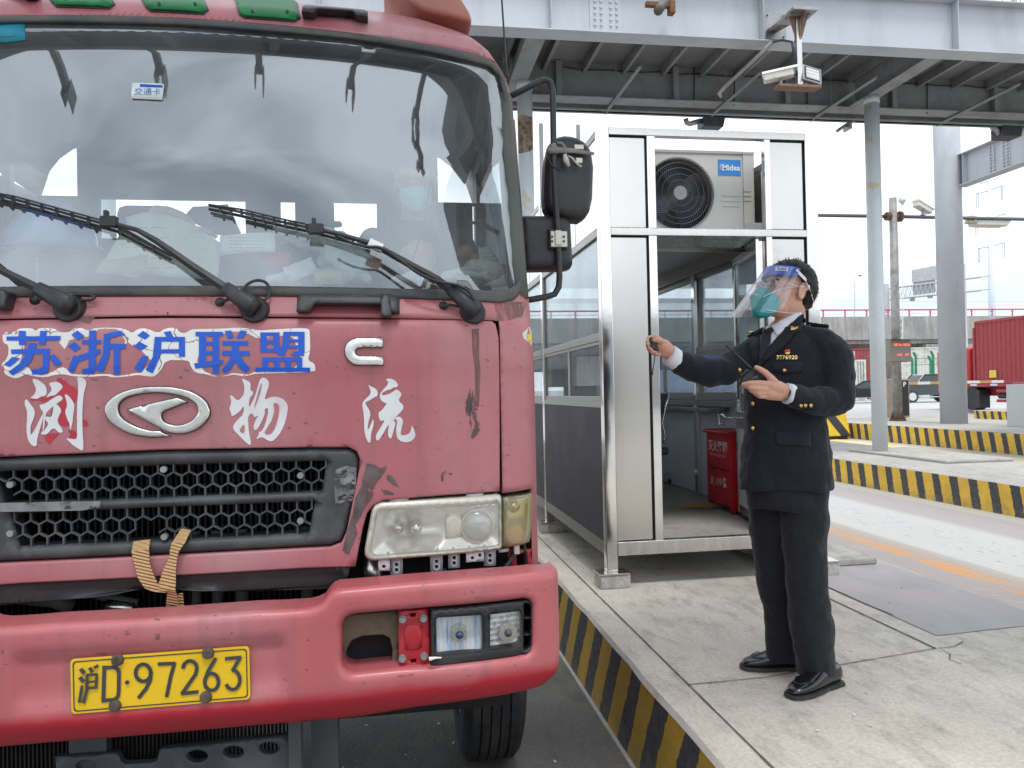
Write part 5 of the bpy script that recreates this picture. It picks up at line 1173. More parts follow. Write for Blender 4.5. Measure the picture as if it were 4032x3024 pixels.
decal('repaint_patch', [zq(p, 80) for p in ([(700, 180), (800, 140), (920, 170), (990, 290), (1165, 340), (1165, 590), (1060, 700), (1020, 1130), (860, 1140), (760, 1030), (860, 800), (750, 665), (890, 570), (820, 490), (690, 530), (480, 650), (400, 600), (200, 610), (210, 570), (360, 575), (420, 525), (540, 550), (700, 510), (860, 330), (860, 260)], [(495, 1350), (560, 1290), (690, 1270), (820, 1280), (640, 1440), (610, 1510), (540, 1460)], [(1270, 990), (1360, 1000), (1410, 1140), (1270, 1140)], [(950, 1210), (1130, 1210), (1165, 1300), (1160, 1390), (960, 1370), (1050, 1300)])], RFR, .0009, smooth_=1)
# --- scuffs
def scuffmat(name, c1, c2, sc_=18, a=.48, b_=.56, st=(1, 1, .6)):
    mt, nt, N, L, B = newmat(name); n = noisen(N, L, sc_, 7, rough=.7, st=st)
    o = N['Material Output']; tr = N.new('ShaderNodeBsdfTransparent'); m = N.new('ShaderNodeMixShader'); L.new(ramp(N, L, n.outputs[0], a, b_), m.inputs[0]); L.new(B.outputs[0], m.inputs[1]); L.new(tr.outputs[0], m.inputs[2]); L.new(m.outputs[0], o.inputs[0])
    n2 = noisen(N, L, 25, 5); L.new(ramp(N, L, n2.outputs[0], .3, .7, c4(c1), c4(c2)), B.inputs['Base Color']); B.inputs['Roughness'].default_value = .75; return mt
SCF = scuffmat('scuffed_primer', (.09, .06, .06), (.16, .12, .12), 14, .54, .60); SCT = scuffmat('scratches', (.05, .03, .03), (.12, .08, .08), 30, .47, .5, (2, 1, .5))
decals('scuff', [z6(p) for p in ([(490, 250), (560, 262), (590, 285), (652, 270), (640, 310), (600, 370), (570, 440), (530, 530), (470, 620), (440, 680), (400, 740), (420, 800), (380, 900), (350, 975), (330, 970), (300, 940), (310, 890), (340, 760), (380, 650), (400, 520), (450, 430), (455, 370), (480, 300)], [(650, 340), (690, 345), (750, 440), (700, 420), (650, 380)], [(600, 450), (700, 480), (710, 500), (630, 500)])], SCF, .001)
decals('scratch', [[(1818, 1600), (1840, 1570), (1850, 1530), (1880, 1540), (1885, 1620), (1890, 1700), (1860, 1730), (1840, 1700)], z6([(1080, 330), (1110, 310), (1190, 340), (1190, 350), (1110, 330), (1095, 395), (1080, 390)]), z3([(1210, 975), (1222, 972), (1225, 990), (1212, 1000)])], SCT, .001)
DRP = scuffmat('dirty_drip', (.16, .09, .08), (.22, .12, .11), 6, .40, .62, (3, 1, .3))
decals('dirt_drip', [z4([(1390, 1040), (1440, 1040), (1450, 1100), (1450, 1300), (1460, 1400), (1450, 1659), (1420, 1659), (1420, 1400), (1400, 1250)]), z3([(530, 1005), (700, 1005), (650, 1060), (620, 1050), (560, 1035)]), z4([(1560, 910), (1800, 900), (1760, 1010), (1650, 1040), (1570, 1040)])], DRP, .0008)
BSC = scuffmat('bumper_scuff', (.10, .08, .08), (.18, .14, .14), 12, .42, .60)
decals('bumper_scuff', [z7([(1100, 455), (1160, 450), (1165, 485), (1120, 495)]), z8([(915, 260), (935, 235), (990, 240), (1000, 255), (960, 275)]), z8([(855, 755), (975, 742), (975, 752), (855, 765)]), z8([(1345, 745), (1400, 760), (1370, 765)]), z8([(1560, 760), (1600, 738), (1575, 755)]), z8([(1335, 840), (1365, 840), (1365, 852), (1335, 850)]), z8([(600, 815), (625, 798), (618, 815)])], BSC, .0012, f=BS)
decal('tape_patch', [z6([(245, 300), (330, 270), (410, 285), (405, 420), (370, 580), (240, 570), (230, 400)])], scuffmat('old_tape', (.08, .085, .085), (.30, .31, .31), 26, .50, .54, (1, 1, 2.2)), -.004+.0, f=lambda x, z: TS(x, z)-.002)
decal('bar_tape', [z5([(0, 885), (730, 872), (725, 915), (600, 940), (0, 950)])], scuffmat('clear_tape', (.14, .145, .15), (.26, .27, .27), 22, .58, .62, (1, 1, 2)), .0, f=lambda x, z: TS(x, z)+.003)
# --- emblem and letter
EMB = z5([(1240, 398), (1170, 404), (1100, 406), (1030, 398), (960, 384), (905, 360), (850, 328), (812, 298), (785, 265), (768, 215), (772, 185), (790, 155), (820, 125), (860, 98), (910, 76), (970, 58), (1035, 47), (1100, 42), (1200, 42), (1260, 48), (1320, 58), (1380, 74), (1430, 95), (1472, 122), (1505, 155), (1528, 210), (1526, 245), (1512, 275), (1488, 305), (1460, 330), (1422, 354), (1380, 370), (1335, 380), (1290, 381), (1250, 376), (1220, 366), (1180, 345), (1130, 318), (925, 205), (1290, 120), (1365, 150), (1200, 215), (1180, 232), (1176, 255), (1180, 272), (1192, 290), (1212, 305), (1240, 316), (1270, 321), (1300, 322), (1335, 316), (1370, 303), (1398, 288), (1420, 268), (1437, 245), (1445, 220), (1442, 190), (1428, 165), (1402, 143), (1370, 125), (1325, 108), (1270, 96), (1210, 87), (1150, 83), (1095, 84), (1040, 89), (990, 98), (940, 112), (905, 130), (880, 152), (866, 176), (863, 202), (868, 228), (882, 254), (906, 280), (940, 303), (985, 327), (1030, 345), (1070, 355), (1110, 361), (1165, 362)])
def grow(P_, d):
    n = len(P_); ar = sum(P_[i-1][0]*P_[i][1]-P_[i][0]*P_[i-1][1] for i in range(n)); s = 1 if ar > 0 else -1; o = []
    for i in range(n):
        tx = P_[(i+1) % n][0]-P_[i-1][0]; tz = P_[(i+1) % n][1]-P_[i-1][1]; l = math.hypot(tx, tz) or 1; o.append((P_[i][0]+tz/l*s*d, P_[i][1]-tx/l*s*d))
    return o
def badge(name, px):
    P_ = Q(px); e = panel(name, P_, CHR, TS, T_, step=.02, rnd=.0035, thick=.009, y0=-.012)
    panel(name+'_edge', grow(P_, .0016), BLK, TS, T_, step=.03, thick=.006, y0=-.0055)
badge('emblem', EMB)
badge('letter_badge', z4([(752, 1164), (560, 1166), (525, 1176), (500, 1194), (484, 1218), (478, 1248), (480, 1280), (490, 1308), (508, 1332), (535, 1352), (570, 1362), (757, 1360), (753, 1298), (605, 1298), (575, 1293), (556, 1281), (548, 1264), (552, 1247), (570, 1236), (600, 1232), (751, 1231)]))
# yellow torn label on the corner
decal('torn_label', [z4([(1762, 1130), (1815, 1080), (1830, 1120), (1832, 1218), (1770, 1165)])], Mt('torn_label_white', (.7, .68, .62), .5), .001)
decal('torn_label_yellow', [z4([(1800, 1140), (1830, 1125), (1832, 1215), (1798, 1180)])], Mt('label_yellow', (.75, .62, .08), .5), .0018)
# --- roof lamps, handles
GRN = Mt('green_lens', (.008, .16, .045), .5, var=.3, vs=12, sp=.3)
for i, (x0, x1, y1) in enumerate(((209, 448, 33), (579, 816, 54), (948, 1177, 84))):
    dy = (0, 6, 14)[i]; tp = (-66, -50, -30)[i]
    h = Q([(x0+12, tp), (x1-8, tp+3), (x1, tp+12), (x1, y1-12), (x1-16, y1), (x0+16, y1-dy*.5-8), (x0, y1-26), (x0, tp+12)])
    r = panel('roof_lamp', grow(h, .006), BLK, TS, T_, step=.03, rnd=.004, thick=.01, y0=-.006)
    sub(panel('lamp_lens', h, GRN, TS, r, step=.02, rnd=.010, thick=.012, y0=-.018), r)
    for fx in (.2, .8):
        xx = x0+(x1-x0)*fx; p = PS(xx, y1-38, lambda a, c: TS(a, c)-.02); b = MB(); b.cyl(p, p+Vector((0, -.004, 0)), .005, .005, 8); sub(b.build('lens_screw', BLK, r), r)
def handle(px, r=.018, nm='grab_handle', off=.05, rr_=1.):
    P_ = [PS(x, y, lambda a, c: TS(a, c)-(off if k else -.005)) for k, (x, y) in zip([0]+[1]*(len(px)-2)+[0], px)]
    b = MB(); b.tube(P_, r, 10); b.build(nm, BLK, T_, smooth=True)
def barhandle(x0, y0, x1, y1, h, nm):
    a = S2(x0, y0); c = S2(x1, y1); L_ = c[0]-a[0]; zc = lambda x: a[1]+(c[1]-a[1])*(x-a[0])/L_
    P_ = [(a[0], a[1]-h), (a[0], a[1]-.008), (a[0]+.012, a[1]), (c[0]-.012, c[1]), (c[0], c[1]-.008), (c[0], c[1]-h), (c[0]-.035, c[1]-h), (c[0]-.05, c[1]-h*.55), (a[0]+.05, a[1]-h*.55), (a[0]+.035, a[1]-h)]
    panel(nm, P_, BLK, TS, T_, step=.02, rnd=.009, thick=.045, y0=-.055)
barhandle(1199, 46, 1450, 68, .048, 'grab_handle'); 
b_ = [S2(1199, 46), S2(1450, 68)]
barhandle(-260, -26, 172, -8, .03, 'grab_handle')
barhandle(1178, 1168, 1572, 1172, .052, 'grab_handle'); barhandle(-330, 1148, 68, 1150, .052, 'grab_handle')
panel('handle_clip', Q(z4([(738, 862), (805, 862), (815, 1018), (738, 1018)])), BLK, TS, T_, step=.02, rnd=.004, thick=.05, y0=-.062)
# --- wipers
def wiper(arm, blade, pivot, hose=None, clips=()):
    f = lambda o: (lambda x, z: TS(x, z)-o)
    p = PS(pivot[0], pivot[1], f(.02))
    w_ = MB(); w_.cyl(p+Vector((0, .03, -.006)), p+Vector((0, -.012, -.004)), .043, .036, 24)
    o = w_.build('wiper', BLK, T_, smooth=False, bev=.004)
    A = [PS(x, y, f(q)) for x, y, q in arm]
    b = MB(); b.tube([A[-1]+(A[-1]-A[-2]).normalized()*-.09, A[-1]+(A[-1]-A[-2]).normalized()*-.03, A[-1]+Vector((0, -.0, 0)), A[-1]+(A[-1]-A[-2]).normalized()*.02], [.019, .024, .030, .024], 12, flat=.75, up=(0, -1, 0)); sub(b.build('wiper_head', BLK, o, smooth=True), o)
    b = MB(); n = len(A); rs = [.005+(.0155-.005)*(i/(n-1))**1.0 for i in range(n)]; b.tube(A, rs, 4, flat=.55, up=(0, -1, 0)); sub(b.build('wiper_arm', BLK, o), o)
    B_ = [PS(x, y, f(.022)) for x, y in blade]; C_ = [PS(x, y, f(.004)) for x, y in blade]
    b = MB(); b.tube([q+Vector((0, 0, -.008)) for q in C_], .0045, 6); sub(b.build('wiper_rubber', RUB, o), o)
    m = len(B_)
    b = MB(); b.tube([q+Vector((0, 0, .003)) for q in B_], .0042, 5); L_ = (B_[-1]-B_[0]).length; k = 12
    b.tube([q+Vector((0, -.004, .011 if 0 < i_ < m-1 else .004)) for i_, q in enumerate(B_)], .0028, 5)
    for i in range(k):
        t = (.08+.84*i/(k-1))*(m-1); q = B_[int(t)].lerp(B_[min(int(t)+1, m-1)], t-int(t)); b.box(q.x-.003, q.x+.003, q.y-.002, q.y+.012, q.z-.009, q.z+.009)
    sub(b.build('wiper_blade', BLK, o), o)
    q = A[0]; b = MB(); b.box(q.x-.022, q.x+.022, q.y-.012, q.y+.014, q.z-.014, q.z+.016); b.box(q.x-.012, q.x+.0, q.y-.012, q.y+.008, q.z+.01, q.z+.032); sub(b.build('blade_clip', BLK, o, bev=.003), o)
    if hose:
        b = MB(); b.tube([PS(x, y, f(.02)) for x, y in hose], .0042, 6); x, y = hose[0]; c = PS(x, y, f(.0)); b.cyl(c+Vector((0, .005, 0)), c+Vector((0, -.01, 0)), .015, .012, 14); sub(b.build('washer_hose', BLK, o, smooth=True), o)
    for x, y in clips:
        b = MB(); c = PS(x, y, f(.042)); b.cbox(c, (.034, .03, .024), 0, (0, R_(35), 0)); sub(b.build('tape', Mt('brown_tape', (.11, .075, .045), .45, var=.3), o, bev=.003), o)
def crv(pts, n=5):
    o = []; P_ = [pts[0]]+list(pts)+[pts[-1]]
    for i in range(1, len(P_)-2):
        for k in range(n):
            t = k/n; a, b_, c, d = P_[i-1:i+3]
            o.append(tuple(.5*(2*b_[j]+(c[j]-a[j])*t+(2*a[j]-5*b_[j]+4*c[j]-d[j])*t*t+(3*b_[j]-a[j]-3*c[j]+d[j])*t**3) for j in (0, 1)))
    o.append(pts[-1]); return o
hose2 = crv(z3([(1597, 905), (1640, 890), (1690, 872)]))+crv(z3([(1760, 815), (1800, 770), (1860, 745), (1920, 755), (1955, 800), (1950, 860), (1900, 892), (1845, 880)]))[1:]
wiper([(429, 874, .03), (542, 906, .04), (618, 950, .045), (760, 1050, .05), (905, 1146, .055), (985, 1203, .05)], [(-90, 752), (60, 790), (250, 842), (461, 900), (673, 1012)], (1000, 1214), crv(z3([(1597, 905), (1640, 890), (1700, 865), (1760, 815), (1800, 770), (1860, 745), (1920, 755), (1955, 800), (1950, 860), (1900, 892), (1845, 880)])))
wiper([(-330, 812, .03), (-200, 900, .04), (0, 1062, .05), (146, 1135, .055), (258, 1196, .05)], [(-900, 660), (-600, 740), (-330, 812), (-100, 900)], (268, 1208), crv(z3([(258, 890), (300, 880), (380, 870), (460, 850), (560, 850), (650, 850), (685, 865), (660, 885), (560, 888)])))
wiper([(1245, 903, .03), (1330, 920, .035), (1470, 962, .042), (1560, 1012, .048), (1720, 1100, .055), (1815, 1175, .055), (1858, 1216, .05)], [(822, 812), (960, 842), (1100, 876), (1240, 906), (1460, 966)], (1862, 1222), crv(z4([(1190, 930), (1240, 922), (1300, 935), (1350, 960)])), clips=((1700, 1092),))
b = MB(); b.tube([PS(x, y, lambda a, c: TS(a, c)-.075) for x, y in crv(z4([(420, 420), (520, 470), (640, 500), (740, 510), (880, 600), (1020, 700), (1160, 755), (1290, 780), (1380, 830), (1415, 890)]), 4)], .0045, 6); b.build('wiper_cable', BLK, T_, smooth=True)
b = MB(); c = PS(1480, 968, lambda a, q: TS(a, q)-.05); b.cbox(c, (.045, .03, .026), 0, (0, R_(25), 0)); b.build('tape_silver', STEEL, T_, bev=.003)
# --- cab body behind the front skin
XR_ = EX; XL_ = 2*XC-EX
for s in (1, -1):
    x = XR_ if s == 1 else XL_
    yf = TS(EX, 1.5)+.02
    P_ = [(yf, .98), (4.09, .98), (4.09, 2.605), (TS(EX, 2.6)+.01, 2.6), (TS(EX, 2.2)+.03, 2.2), (yf, 1.7)]
    wn = [(TS(EX, 2.1)+.14, 1.86), (3.72, 1.82), (3.72, 2.53), (TS(EX, 2.5)+.14, 2.53)]
    # triangulate in (y,z)
    pts = P_+wn; n1 = len(P_); ed = [(i, (i+1) % n1) for i in range(n1)]+[(n1+i, n1+(i+1) % 4) for i in range(4)]
    vo, eo, fo, *_r = delaunay_2d_cdt([Vector(p) for p in pts], ed, [], 0, 1e-6)
    bm = bmesh.new(); vv = [bm.verts.new((x, v.x, v.y)) for v in vo]
    for f in fo:
        cx = sum(vo[i].x for i in f)/3; cz = sum(vo[i].y for i in f)/3
        if inpoly(cx, cz, P_) and not inpoly(cx, cz, wn): bm.faces.new([vv[i] for i in f])
    for v in [v for v in bm.verts if not v.link_faces]: bm.verts.remove(v)
    bmesh.ops.recalc_face_normals(bm, faces=bm.faces)
    me = bpy.data.meshes.new('door'); bm.to_mesh(me); bm.free(); me.materials.append(PNT); o = bpy.data.objects.new('door', me); COL.objects.link(o); adopt(o, T_); md = o.modifiers.new('s', 'SOLIDIFY'); md.thickness = .02; md.offset = 0
    b = MB(); b.box(x-s*.02-.002, x-s*.02+.002, wn[0][0]-.01, 3.73, 1.81, 2.54); b.build('door_window', Glass('door_glass_pane', (.42, .45, .46) if s == 1 else (.16, .18, .19), .06), T_)
    b = MB(); b.box(x-s*.03, x+s*.006, 3.75, 3.79, 1.1, 2.7); b.box(x+s*.0, x+s*.03, 3.3, 3.5, 1.62, 1.67); b.build('door_handle', BLK, T_)
    b = MB(); c = Vector((x+s*.012, 2.78, 1.445)); b.cyl(c-Vector((s*.014, 0, 0)), c+Vector((s*.004, 0, 0)), .05, .05, 18); b.build('indicator_base', WHT, T_)
    b = MB(); b.ball(c+Vector((s*.01, 0, 0)), (.028, .04, .032), 0, 18, 12); b.build('side_indicator', Mt('orange_lens', (.75, .20, .01), .2, coat=.5), T_, smooth=True)
    b = MB(); b.box(x-s*.05, x+s*.02, 2.75, 3.95, .62, .99); b.box(x-s*.25, x+s*.02, 2.75, 2.8, .62, .99); b.build('wheel_arch', PNTD, T_, bev=.02)
INT = Mt('cab_lining', (.10, .10, .10), .8, var=.2); INTG = Mt('cab_trim_grey', (.16, .165, .17), .7, var=.15)
def topz(x):
    T = [(0, 3.02), (.45, 3.0), (.75, 2.95), (.9, 2.89), (.99, 2.82), (1.05, 2.72), (1.0834, 2.6)]
    return interp(abs(x-XC), T)
def stripgrid(name, rows, mat, th):
    bm = bmesh.new(); V = [[bm.verts.new(p) for p in r] for r in rows]
    for a_, c_ in zip(V, V[1:]):
        for i in range(len(a_)-1): bm.faces.new((a_[i], a_[i+1], c_[i+1], c_[i])).smooth = True
    bmesh.ops.recalc_face_normals(bm, faces=bm.faces); me = bpy.data.meshes.new(name); bm.to_mesh(me); bm.free(); me.materials.append(mat)
    o = bpy.data.objects.new(name, me); COL.objects.link(o); adopt(o, T_); md = o.modifiers.new('s', 'SOLIDIFY'); md.thickness = th; md.offset = -1; return o
xx_ = [XC+1.0834*k/24 for k in range(-24, 25)]
stripgrid('roof', [[(x, TS(x, topz(x))+(4.1-TS(x, topz(x)))*f, topz(x)+(.02 if 0 < f < 1 else 0)) for x in xx_] for f in (0, .1, .4, .8, 1)], PNT, .01)
xh = [XC+1.03*k/16 for k in range(-16, 17)]
stripgrid('headliner', [[(x, TS(x, 2.80)+.04+(4.04-TS(x, 2.80)-.04)*f, min(2.86, topz(x)-.05) if f > .0 else min(2.78, topz(x)-.05)) for x in xh] for f in (0, .12, 1)], INT, .01)
# rear wall with two windows
w1 = [PY(300, 778, 4.06), PY(971, 920, 4.06)]; w2 = [PY(1103, 795, 4.06), PY(1500, 920, 4.06)]
zt_ = (w1[0].z+w2[0].z)/2; zb_ = zt_-.215; xa, xb1, xc_, xd = -1.42, w1[1].x, w2[0].x, w2[1].x-.02
b = MB(); b.box(XL_+.02, xa, 4.04, 4.08, 1.0, 2.6); b.box(xd, XR_-.02, 4.04, 4.08, 1.0, 2.6); b.box(XL_+.2, XR_-.2, 4.045, 4.075, 2.6, 2.86); b.box(xb1, xc_, 4.04, 4.08, 1.0, 2.6); b.box(xa, xb1, 4.04, 4.08, zt_, 2.6); b.box(xc_, xd, 4.04, 4.08, zt_, 2.6); b.box(xa, xb1, 4.04, 4.08, 1, zb_); b.box(xc_, xd, 4.04, 4.08, 1, zb_)
b.build('rear_wall', INT, T_)
b = MB(); b.box(XL_+.05, XR_-.05, 2.62, 4.05, 1.25, 1.28); b.build('cab_floor', INT, T_)
# dashboard
zd = ZSL+.0
b = MB(); b.prism([(XL_+.1, 2.40, zd-.06), (XL_+.1, 2.42, zd+.0), (XL_+.1, 2.66, zd+.01), (XL_+.1, 2.86, zd+.04), (XL_+.1, 2.94, zd-.02), (XL_+.1, 2.92, zd-.3), (XL_+.1, 2.6, zd-.4), (XL_+.1, 2.45, zd-.4)], (XR_-XL_-.2, 0, 0)); b.build('dashboard', INTG, T_, bev=.01)
sx = PY(1660, 1000, 2.98)
b = MB(); th = R_(28); cc_ = Vector((sx.x, 2.98, zd+.10)); R2 = .225
b.tube([cc_+Vector((R2*math.cos(a), R2*math.sin(a)*math.cos(th)*.9, R2*math.sin(a)*math.sin(th)*1.25)) for a in [2*math.pi*i/36 for i in range(37)]], .016, 8)
b.tube([cc_+Vector((-R2, 0, 0)), cc_, cc_+Vector((R2, 0, 0))], .014, 6); b.tube([cc_, cc_+Vector((0, -.05, -.3))], .045, 10); b.build('steering_wheel', BLK, T_, smooth=True)
b = MB()
for x in (-1.15, sx.x): b.box(x-.25, x+.25, 3.45, 3.95, 1.3, 1.75); b.box(x-.24, x+.24, 3.78, 3.98, 1.7, 2.35); b.box(x-.13, x+.13, 3.84, 3.95, 2.35, 2.52)
b.build('seats', INTG, T_, bev=.04)
b = MB(); hp = PY(1240, 830, 3.85); b.box(hp.x-.09, hp.x+.09, 3.8, 3.9, hp.z-.13, hp.z+.05); b.box(hp.x-.13, hp.x+.13, 3.83, 3.87, hp.z-.08, hp.z-.05); b.build('headrest', INTG, T_, bev=.02)
# A-pillar trim seen through the glass
for s in (1, -1):
    b = MB(); P_ = [PS(2018-(0), y, lambda a, c: TS(a, c)+.05) for y in (300, 500, 700, 900, 1120)]
    q = [Vector((XC+s*(HW-.045), TS(EX-.045, z)+.03, z)) for z in (1.9, 2.1, 2.3, 2.5, 2.65)]
    b.tube(q, .032, 6); b.build('pillar_trim', Mt('pillar_trim_green', (.09, .10, .085), .6), T_, smooth=True)
# chassis, wheels
def wheel(x0, x1, y, z=.5, r=.5, nm='wheel'):
    b = MB(); n = 48; prof = [(x0, .32), (x0, .44), (x0+.012, .475), (x0+.03, .495)]
    k = 4; w_ = (x1-x0-.06)/(k+1)
    gx = x0+.03
    for i in range(k+1):
        prof += [(gx, .5), (gx+w_-.008, .5)]
        if i < k: prof += [(gx+w_-.006, .488), (gx+w_-.002, .488)]
        gx += w_
    prof += [(x1-.03, .495), (x1-.012, .475), (x1, .44), (x1, .32)]
    b.loft([[Vector((px_, y+math.cos(a)*rr_*r/.5, z+math.sin(a)*rr_*r/.5)) for a in [2*math.pi*i/n for i in range(n)]] for px_, rr_ in prof], cap=False)
    t = b.build(nm, Mt('tyre_rubber', (.018, .018, .019), .7, var=.3, vs=14, dirt=(.05, .048, .045), ds=9), T_, smooth=False, bev=0)
    b = MB(); b.loft([[Vector((px_, y+math.cos(a)*rr_, z+math.sin(a)*rr_)) for a in [2*math.pi*i/24 for i in range(24)]] for px_, rr_ in ((x0+.01, .32), (x0+.04, .29), (x0+.10, .26), (x0+.1, .12), (x0+.02, .1), (x0+.02, 0.001))], cap=False); sub(b.build('rim', Mt('rim_grey', (.12, .12, .12), .6, .5), t), t)
    return t
wheel(.25, .50, 3.45); wheel(2*XC-.50, 2*XC-.25, 3.45)
wheel(.20, .48, 6.9); wheel(2*XC-.48, 2*XC-.2, 6.9)
b = MB()
for x in (XC-.43, XC+.36): b.box(x, x+.07, 2.5, 8.3, .78, .98)
b.box(XC-.8, XC+.8, 3.40, 3.5, .42, .54); b.box(XC-.5, XC+.5, 3.0, 4.0, .6, .8); b.cyl((XC, 6.9, .5), (XC+1.0, 6.9, .5), .08); b.cyl((XC, 6.9, .5), (XC-1.0, 6.9, .5), .08); b.ball((XC, 6.9, .5), .2); b.box(XC-.45, XC+.45, 6.3, 7.4, .98, 1.06); b.build('chassis', Mt('chassis_black', (.03, .03, .032), .7, var=.3, vs=5, dirt=(.06, .055, .05), ds=5), T_)
b = MB(); b.box(.02, .22, 3.05, 3.45, .5, .9); b.build('mud_flap', RUB, T_)
# step plate with oval holes below the bumper
fs = flat(2.34)
def O7(cx, cy, rx, ry): return Q(z7([(cx+rx*math.cos(a), cy+ry*math.sin(a)) for a in [i*math.pi/8 for i in range(16)]]), fs)
sp = Q(z7([(395, 1352), (840, 1320), (862, 1340), (880, 1385), (910, 1400), (1110, 1388), (1140, 1370), (1150, 1305), (1180, 1290), (2085, 1190), (2115, 1330), (2130, 1427), (2150, 1600), (420, 1700)]), fs)
panel('step_plate', sp, Mt('painted_step_steel', (.055, .062, .072), .5, var=.2, dirt=(.13, .13, .13), ds=5, da=(.5, .8)), fs, T_, holes=[O7(1430, 1345, 76, 43), O7(1695, 1315, 76, 43), O7(1955, 1287, 75, 42), O7(620, 1420, 72, 42)], step=.05, thick=.02, rnd=.006)
a = PY(1170, 2850, 2.34); a2 = PY(330, 2930, 2.36); BKG = Mt('bracket_grey', (.09, .09, .095), .6, .3, var=.3)
for q in ((a.x-.02, a.x+.015, 2.3, 2.36, .2, .95), (a.x+.03, a.x+.11, 2.42, 2.5, .3, .9), (a2.x-.04, a2.x+.06, 2.36, 2.42, .3, .8)): b = MB(); b.box(*q); b.build('step_bracket', BKG, T_)
b = MB(); FZ = .5
for i in range(74): x = XC-.5+i*.0112; b.box(x, x+.004, 2.40, 2.43, .48, .74)
b.build('lower_cooler', FIN, T_)
# roof deflector, aerial
b = MB(); P_ = [PY(x, y, 2.78) for x, y in ((1560, -60), (1610, 5), (1668, 40), (1760, 60), (1865, 88), (1850, 40), (1800, -40), (1780, -120), (1500, -140))]
b.prism(P_, (0, .5, 0)); b.build('roof_deflector', Mt('orange_deflector', (.42, .17, .13), .5, var=.2, vs=4, dirt=(.40, .20, .15), ds=5), T_, bev=.02)
b = MB(); p = PY(1996, 300, 2.75); q = PY(1966, -150, 2.75); b.tube([p, q], .0035, 6); b.tube([p, p+(q-p)*.04], .007, 8); b.build('aerial', BLK, T_)
# mirrors
MY = 2.74
mf = lambda d: flat(MY+d)
zm = lambda p: Z(p, 2000, 450, .4521)
b = MB(); r_ = .0115
pts = [PY(2000, 384, 2.8), PY(2018, 375, MY), PY(2120, 322, MY), PY(2148, 314, MY), PY(2168, 326, MY), PY(2176, 352, MY), PY(2178, 452, MY), PY(2180, 600, MY), PY(2186, 760, MY), PY(2194, 902, MY), PY(2200, 1010, MY), PY(2203, 1090, MY), PY(2200, 1130, MY), PY(2184, 1158, MY), PY(2155, 1168, MY), PY(2099, 1178, MY), PY(2060, 1184, MY)]
b.tube(pts, r_, 12); b.build('mirror_arm', BLK, T_, smooth=True)
m1 = Q(zm([(425, 185), (455, 172), (500, 162), (560, 166), (620, 180), (680, 215), (720, 262), (745, 310), (757, 400), (764, 440), (755, 720), (730, 830), (690, 890), (650, 914), (540, 905), (430, 880), (365, 850), (338, 800), (330, 700), (340, 400), (375, 235)]), mf(.015))
M1 = panel('mirror', m1, BLK, lambda x, z: MY+.02, T_, step=.02, rnd=.035, thick=.05)
m2 = Q(zm([(110, 900), (125, 875), (160, 865), (500, 872), (545, 888), (562, 945), (580, 1290), (560, 1332), (520, 1342), (170, 1350), (130, 1330)]), mf(.015))
M2 = panel('mirror', m2, BLK, lambda x, z: MY+.02, T_, step=.02, rnd=.03, thick=.05)
b = MB(); a = PY(2165, 905, MY); c = PY(2232, 975, MY); b.box(a.x-.004, c.x+.004, MY-.0, MY+.03, c.z-.004, a.z+.006); sub(b.build('mirror_recess', BLK, M2, bev=.004), M2)
ZNC = Mt('zinc_plate', (.55, .52, .45), .4, .6, var=.1)
b = MB(); b.box(a.x, c.x, MY-.012, MY-.006, c.z, a.z-.006); zc_ = (a.z+c.z)/2; b.box(PY(2183, 900, MY).x-.002, PY(2207, 900, MY).x, MY-.018, MY, c.z+.006, a.z-.004)
b.build('mirror_clamp', ZNC, T_, bev=.003)
b = MB()
for x in (2174, 2220):
    for y in (932, 950): q = PY(x, y, MY-.013); b.cyl(q, q+Vector((0, -.004, 0)), .004, .004, 8)
for x in (2269, 2281, 2293): q = PY(x, 578, MY+.01); b.cyl(q, q+Vector((0, -.008, 0)), .0035, .0035, 8)
b.build('clamp_screws', BLK, T_)
b = MB(); a = PY(2262, 568, MY); c = PY(2299, 588, MY); b.box(a.x, c.x, MY+.0, MY+.01, c.z, a.z); a = PY(2268, 620, MY); c = PY(2294, 642, MY); b.box(a.x, c.x, MY, MY+.01, c.z, a.z); b.build('mirror_bracket', ZNC, T_, bev=.002)
TP = Mt('grey_brown_tape', (.20, .185, .165), .35, var=.25, vs=25, bump=.4, bs=60)
b = MB(); P_ = [(155, 300), (330, 290), (480, 320), (745, 335)]
b.tube([PY(*zm([(345, 318)])[0], MY-.012), PY(*zm([(420, 312)])[0], MY-.016), PY(*zm([(560, 316)])[0], MY-.002), PY(*zm([(748, 343)])[0], MY-.0)], [.014, .013, .010, .006], 6, flat=.35, up=(0, 1, 0)); b.tube([PY(*zm([(385, 262)])[0], MY), PY(*zm([(400, 300)])[0], MY), PY(*zm([(400, 350)])[0], MY)], [.015, .017, .014], 10)
b.tube([PY(*zm([(425, 250)])[0], MY-.005), PY(*zm([(470, 255)])[0], MY-.006), PY(*zm([(505, 300)])[0], MY-.006), PY(*zm([(500, 350)])[0], MY-.004)], .006, 6)
b.build('mirror_tape', TP, T_, smooth=True)
b = MB(); b.tube([PY(*zm([(495, 350)])[0], MY-.012), PY(*zm([(505, 400)])[0], MY-.014), PY(*zm([(530, 455)])[0], MY-.012)], [.007, .0115, .006], 8); b.tube([PY(*zm([(525, 362)])[0], MY-.01), PY(*zm([(560, 380)])[0], MY-.012), PY(*zm([(600, 430)])[0], MY-.012), PY(*zm([(640, 458)])[0], MY-.012)], [.003, .0035, .004, .0045], 8); b.build('tape_tail', Mt('pale_tape', (.5, .48, .43), .5, var=.2), T_, smooth=True)
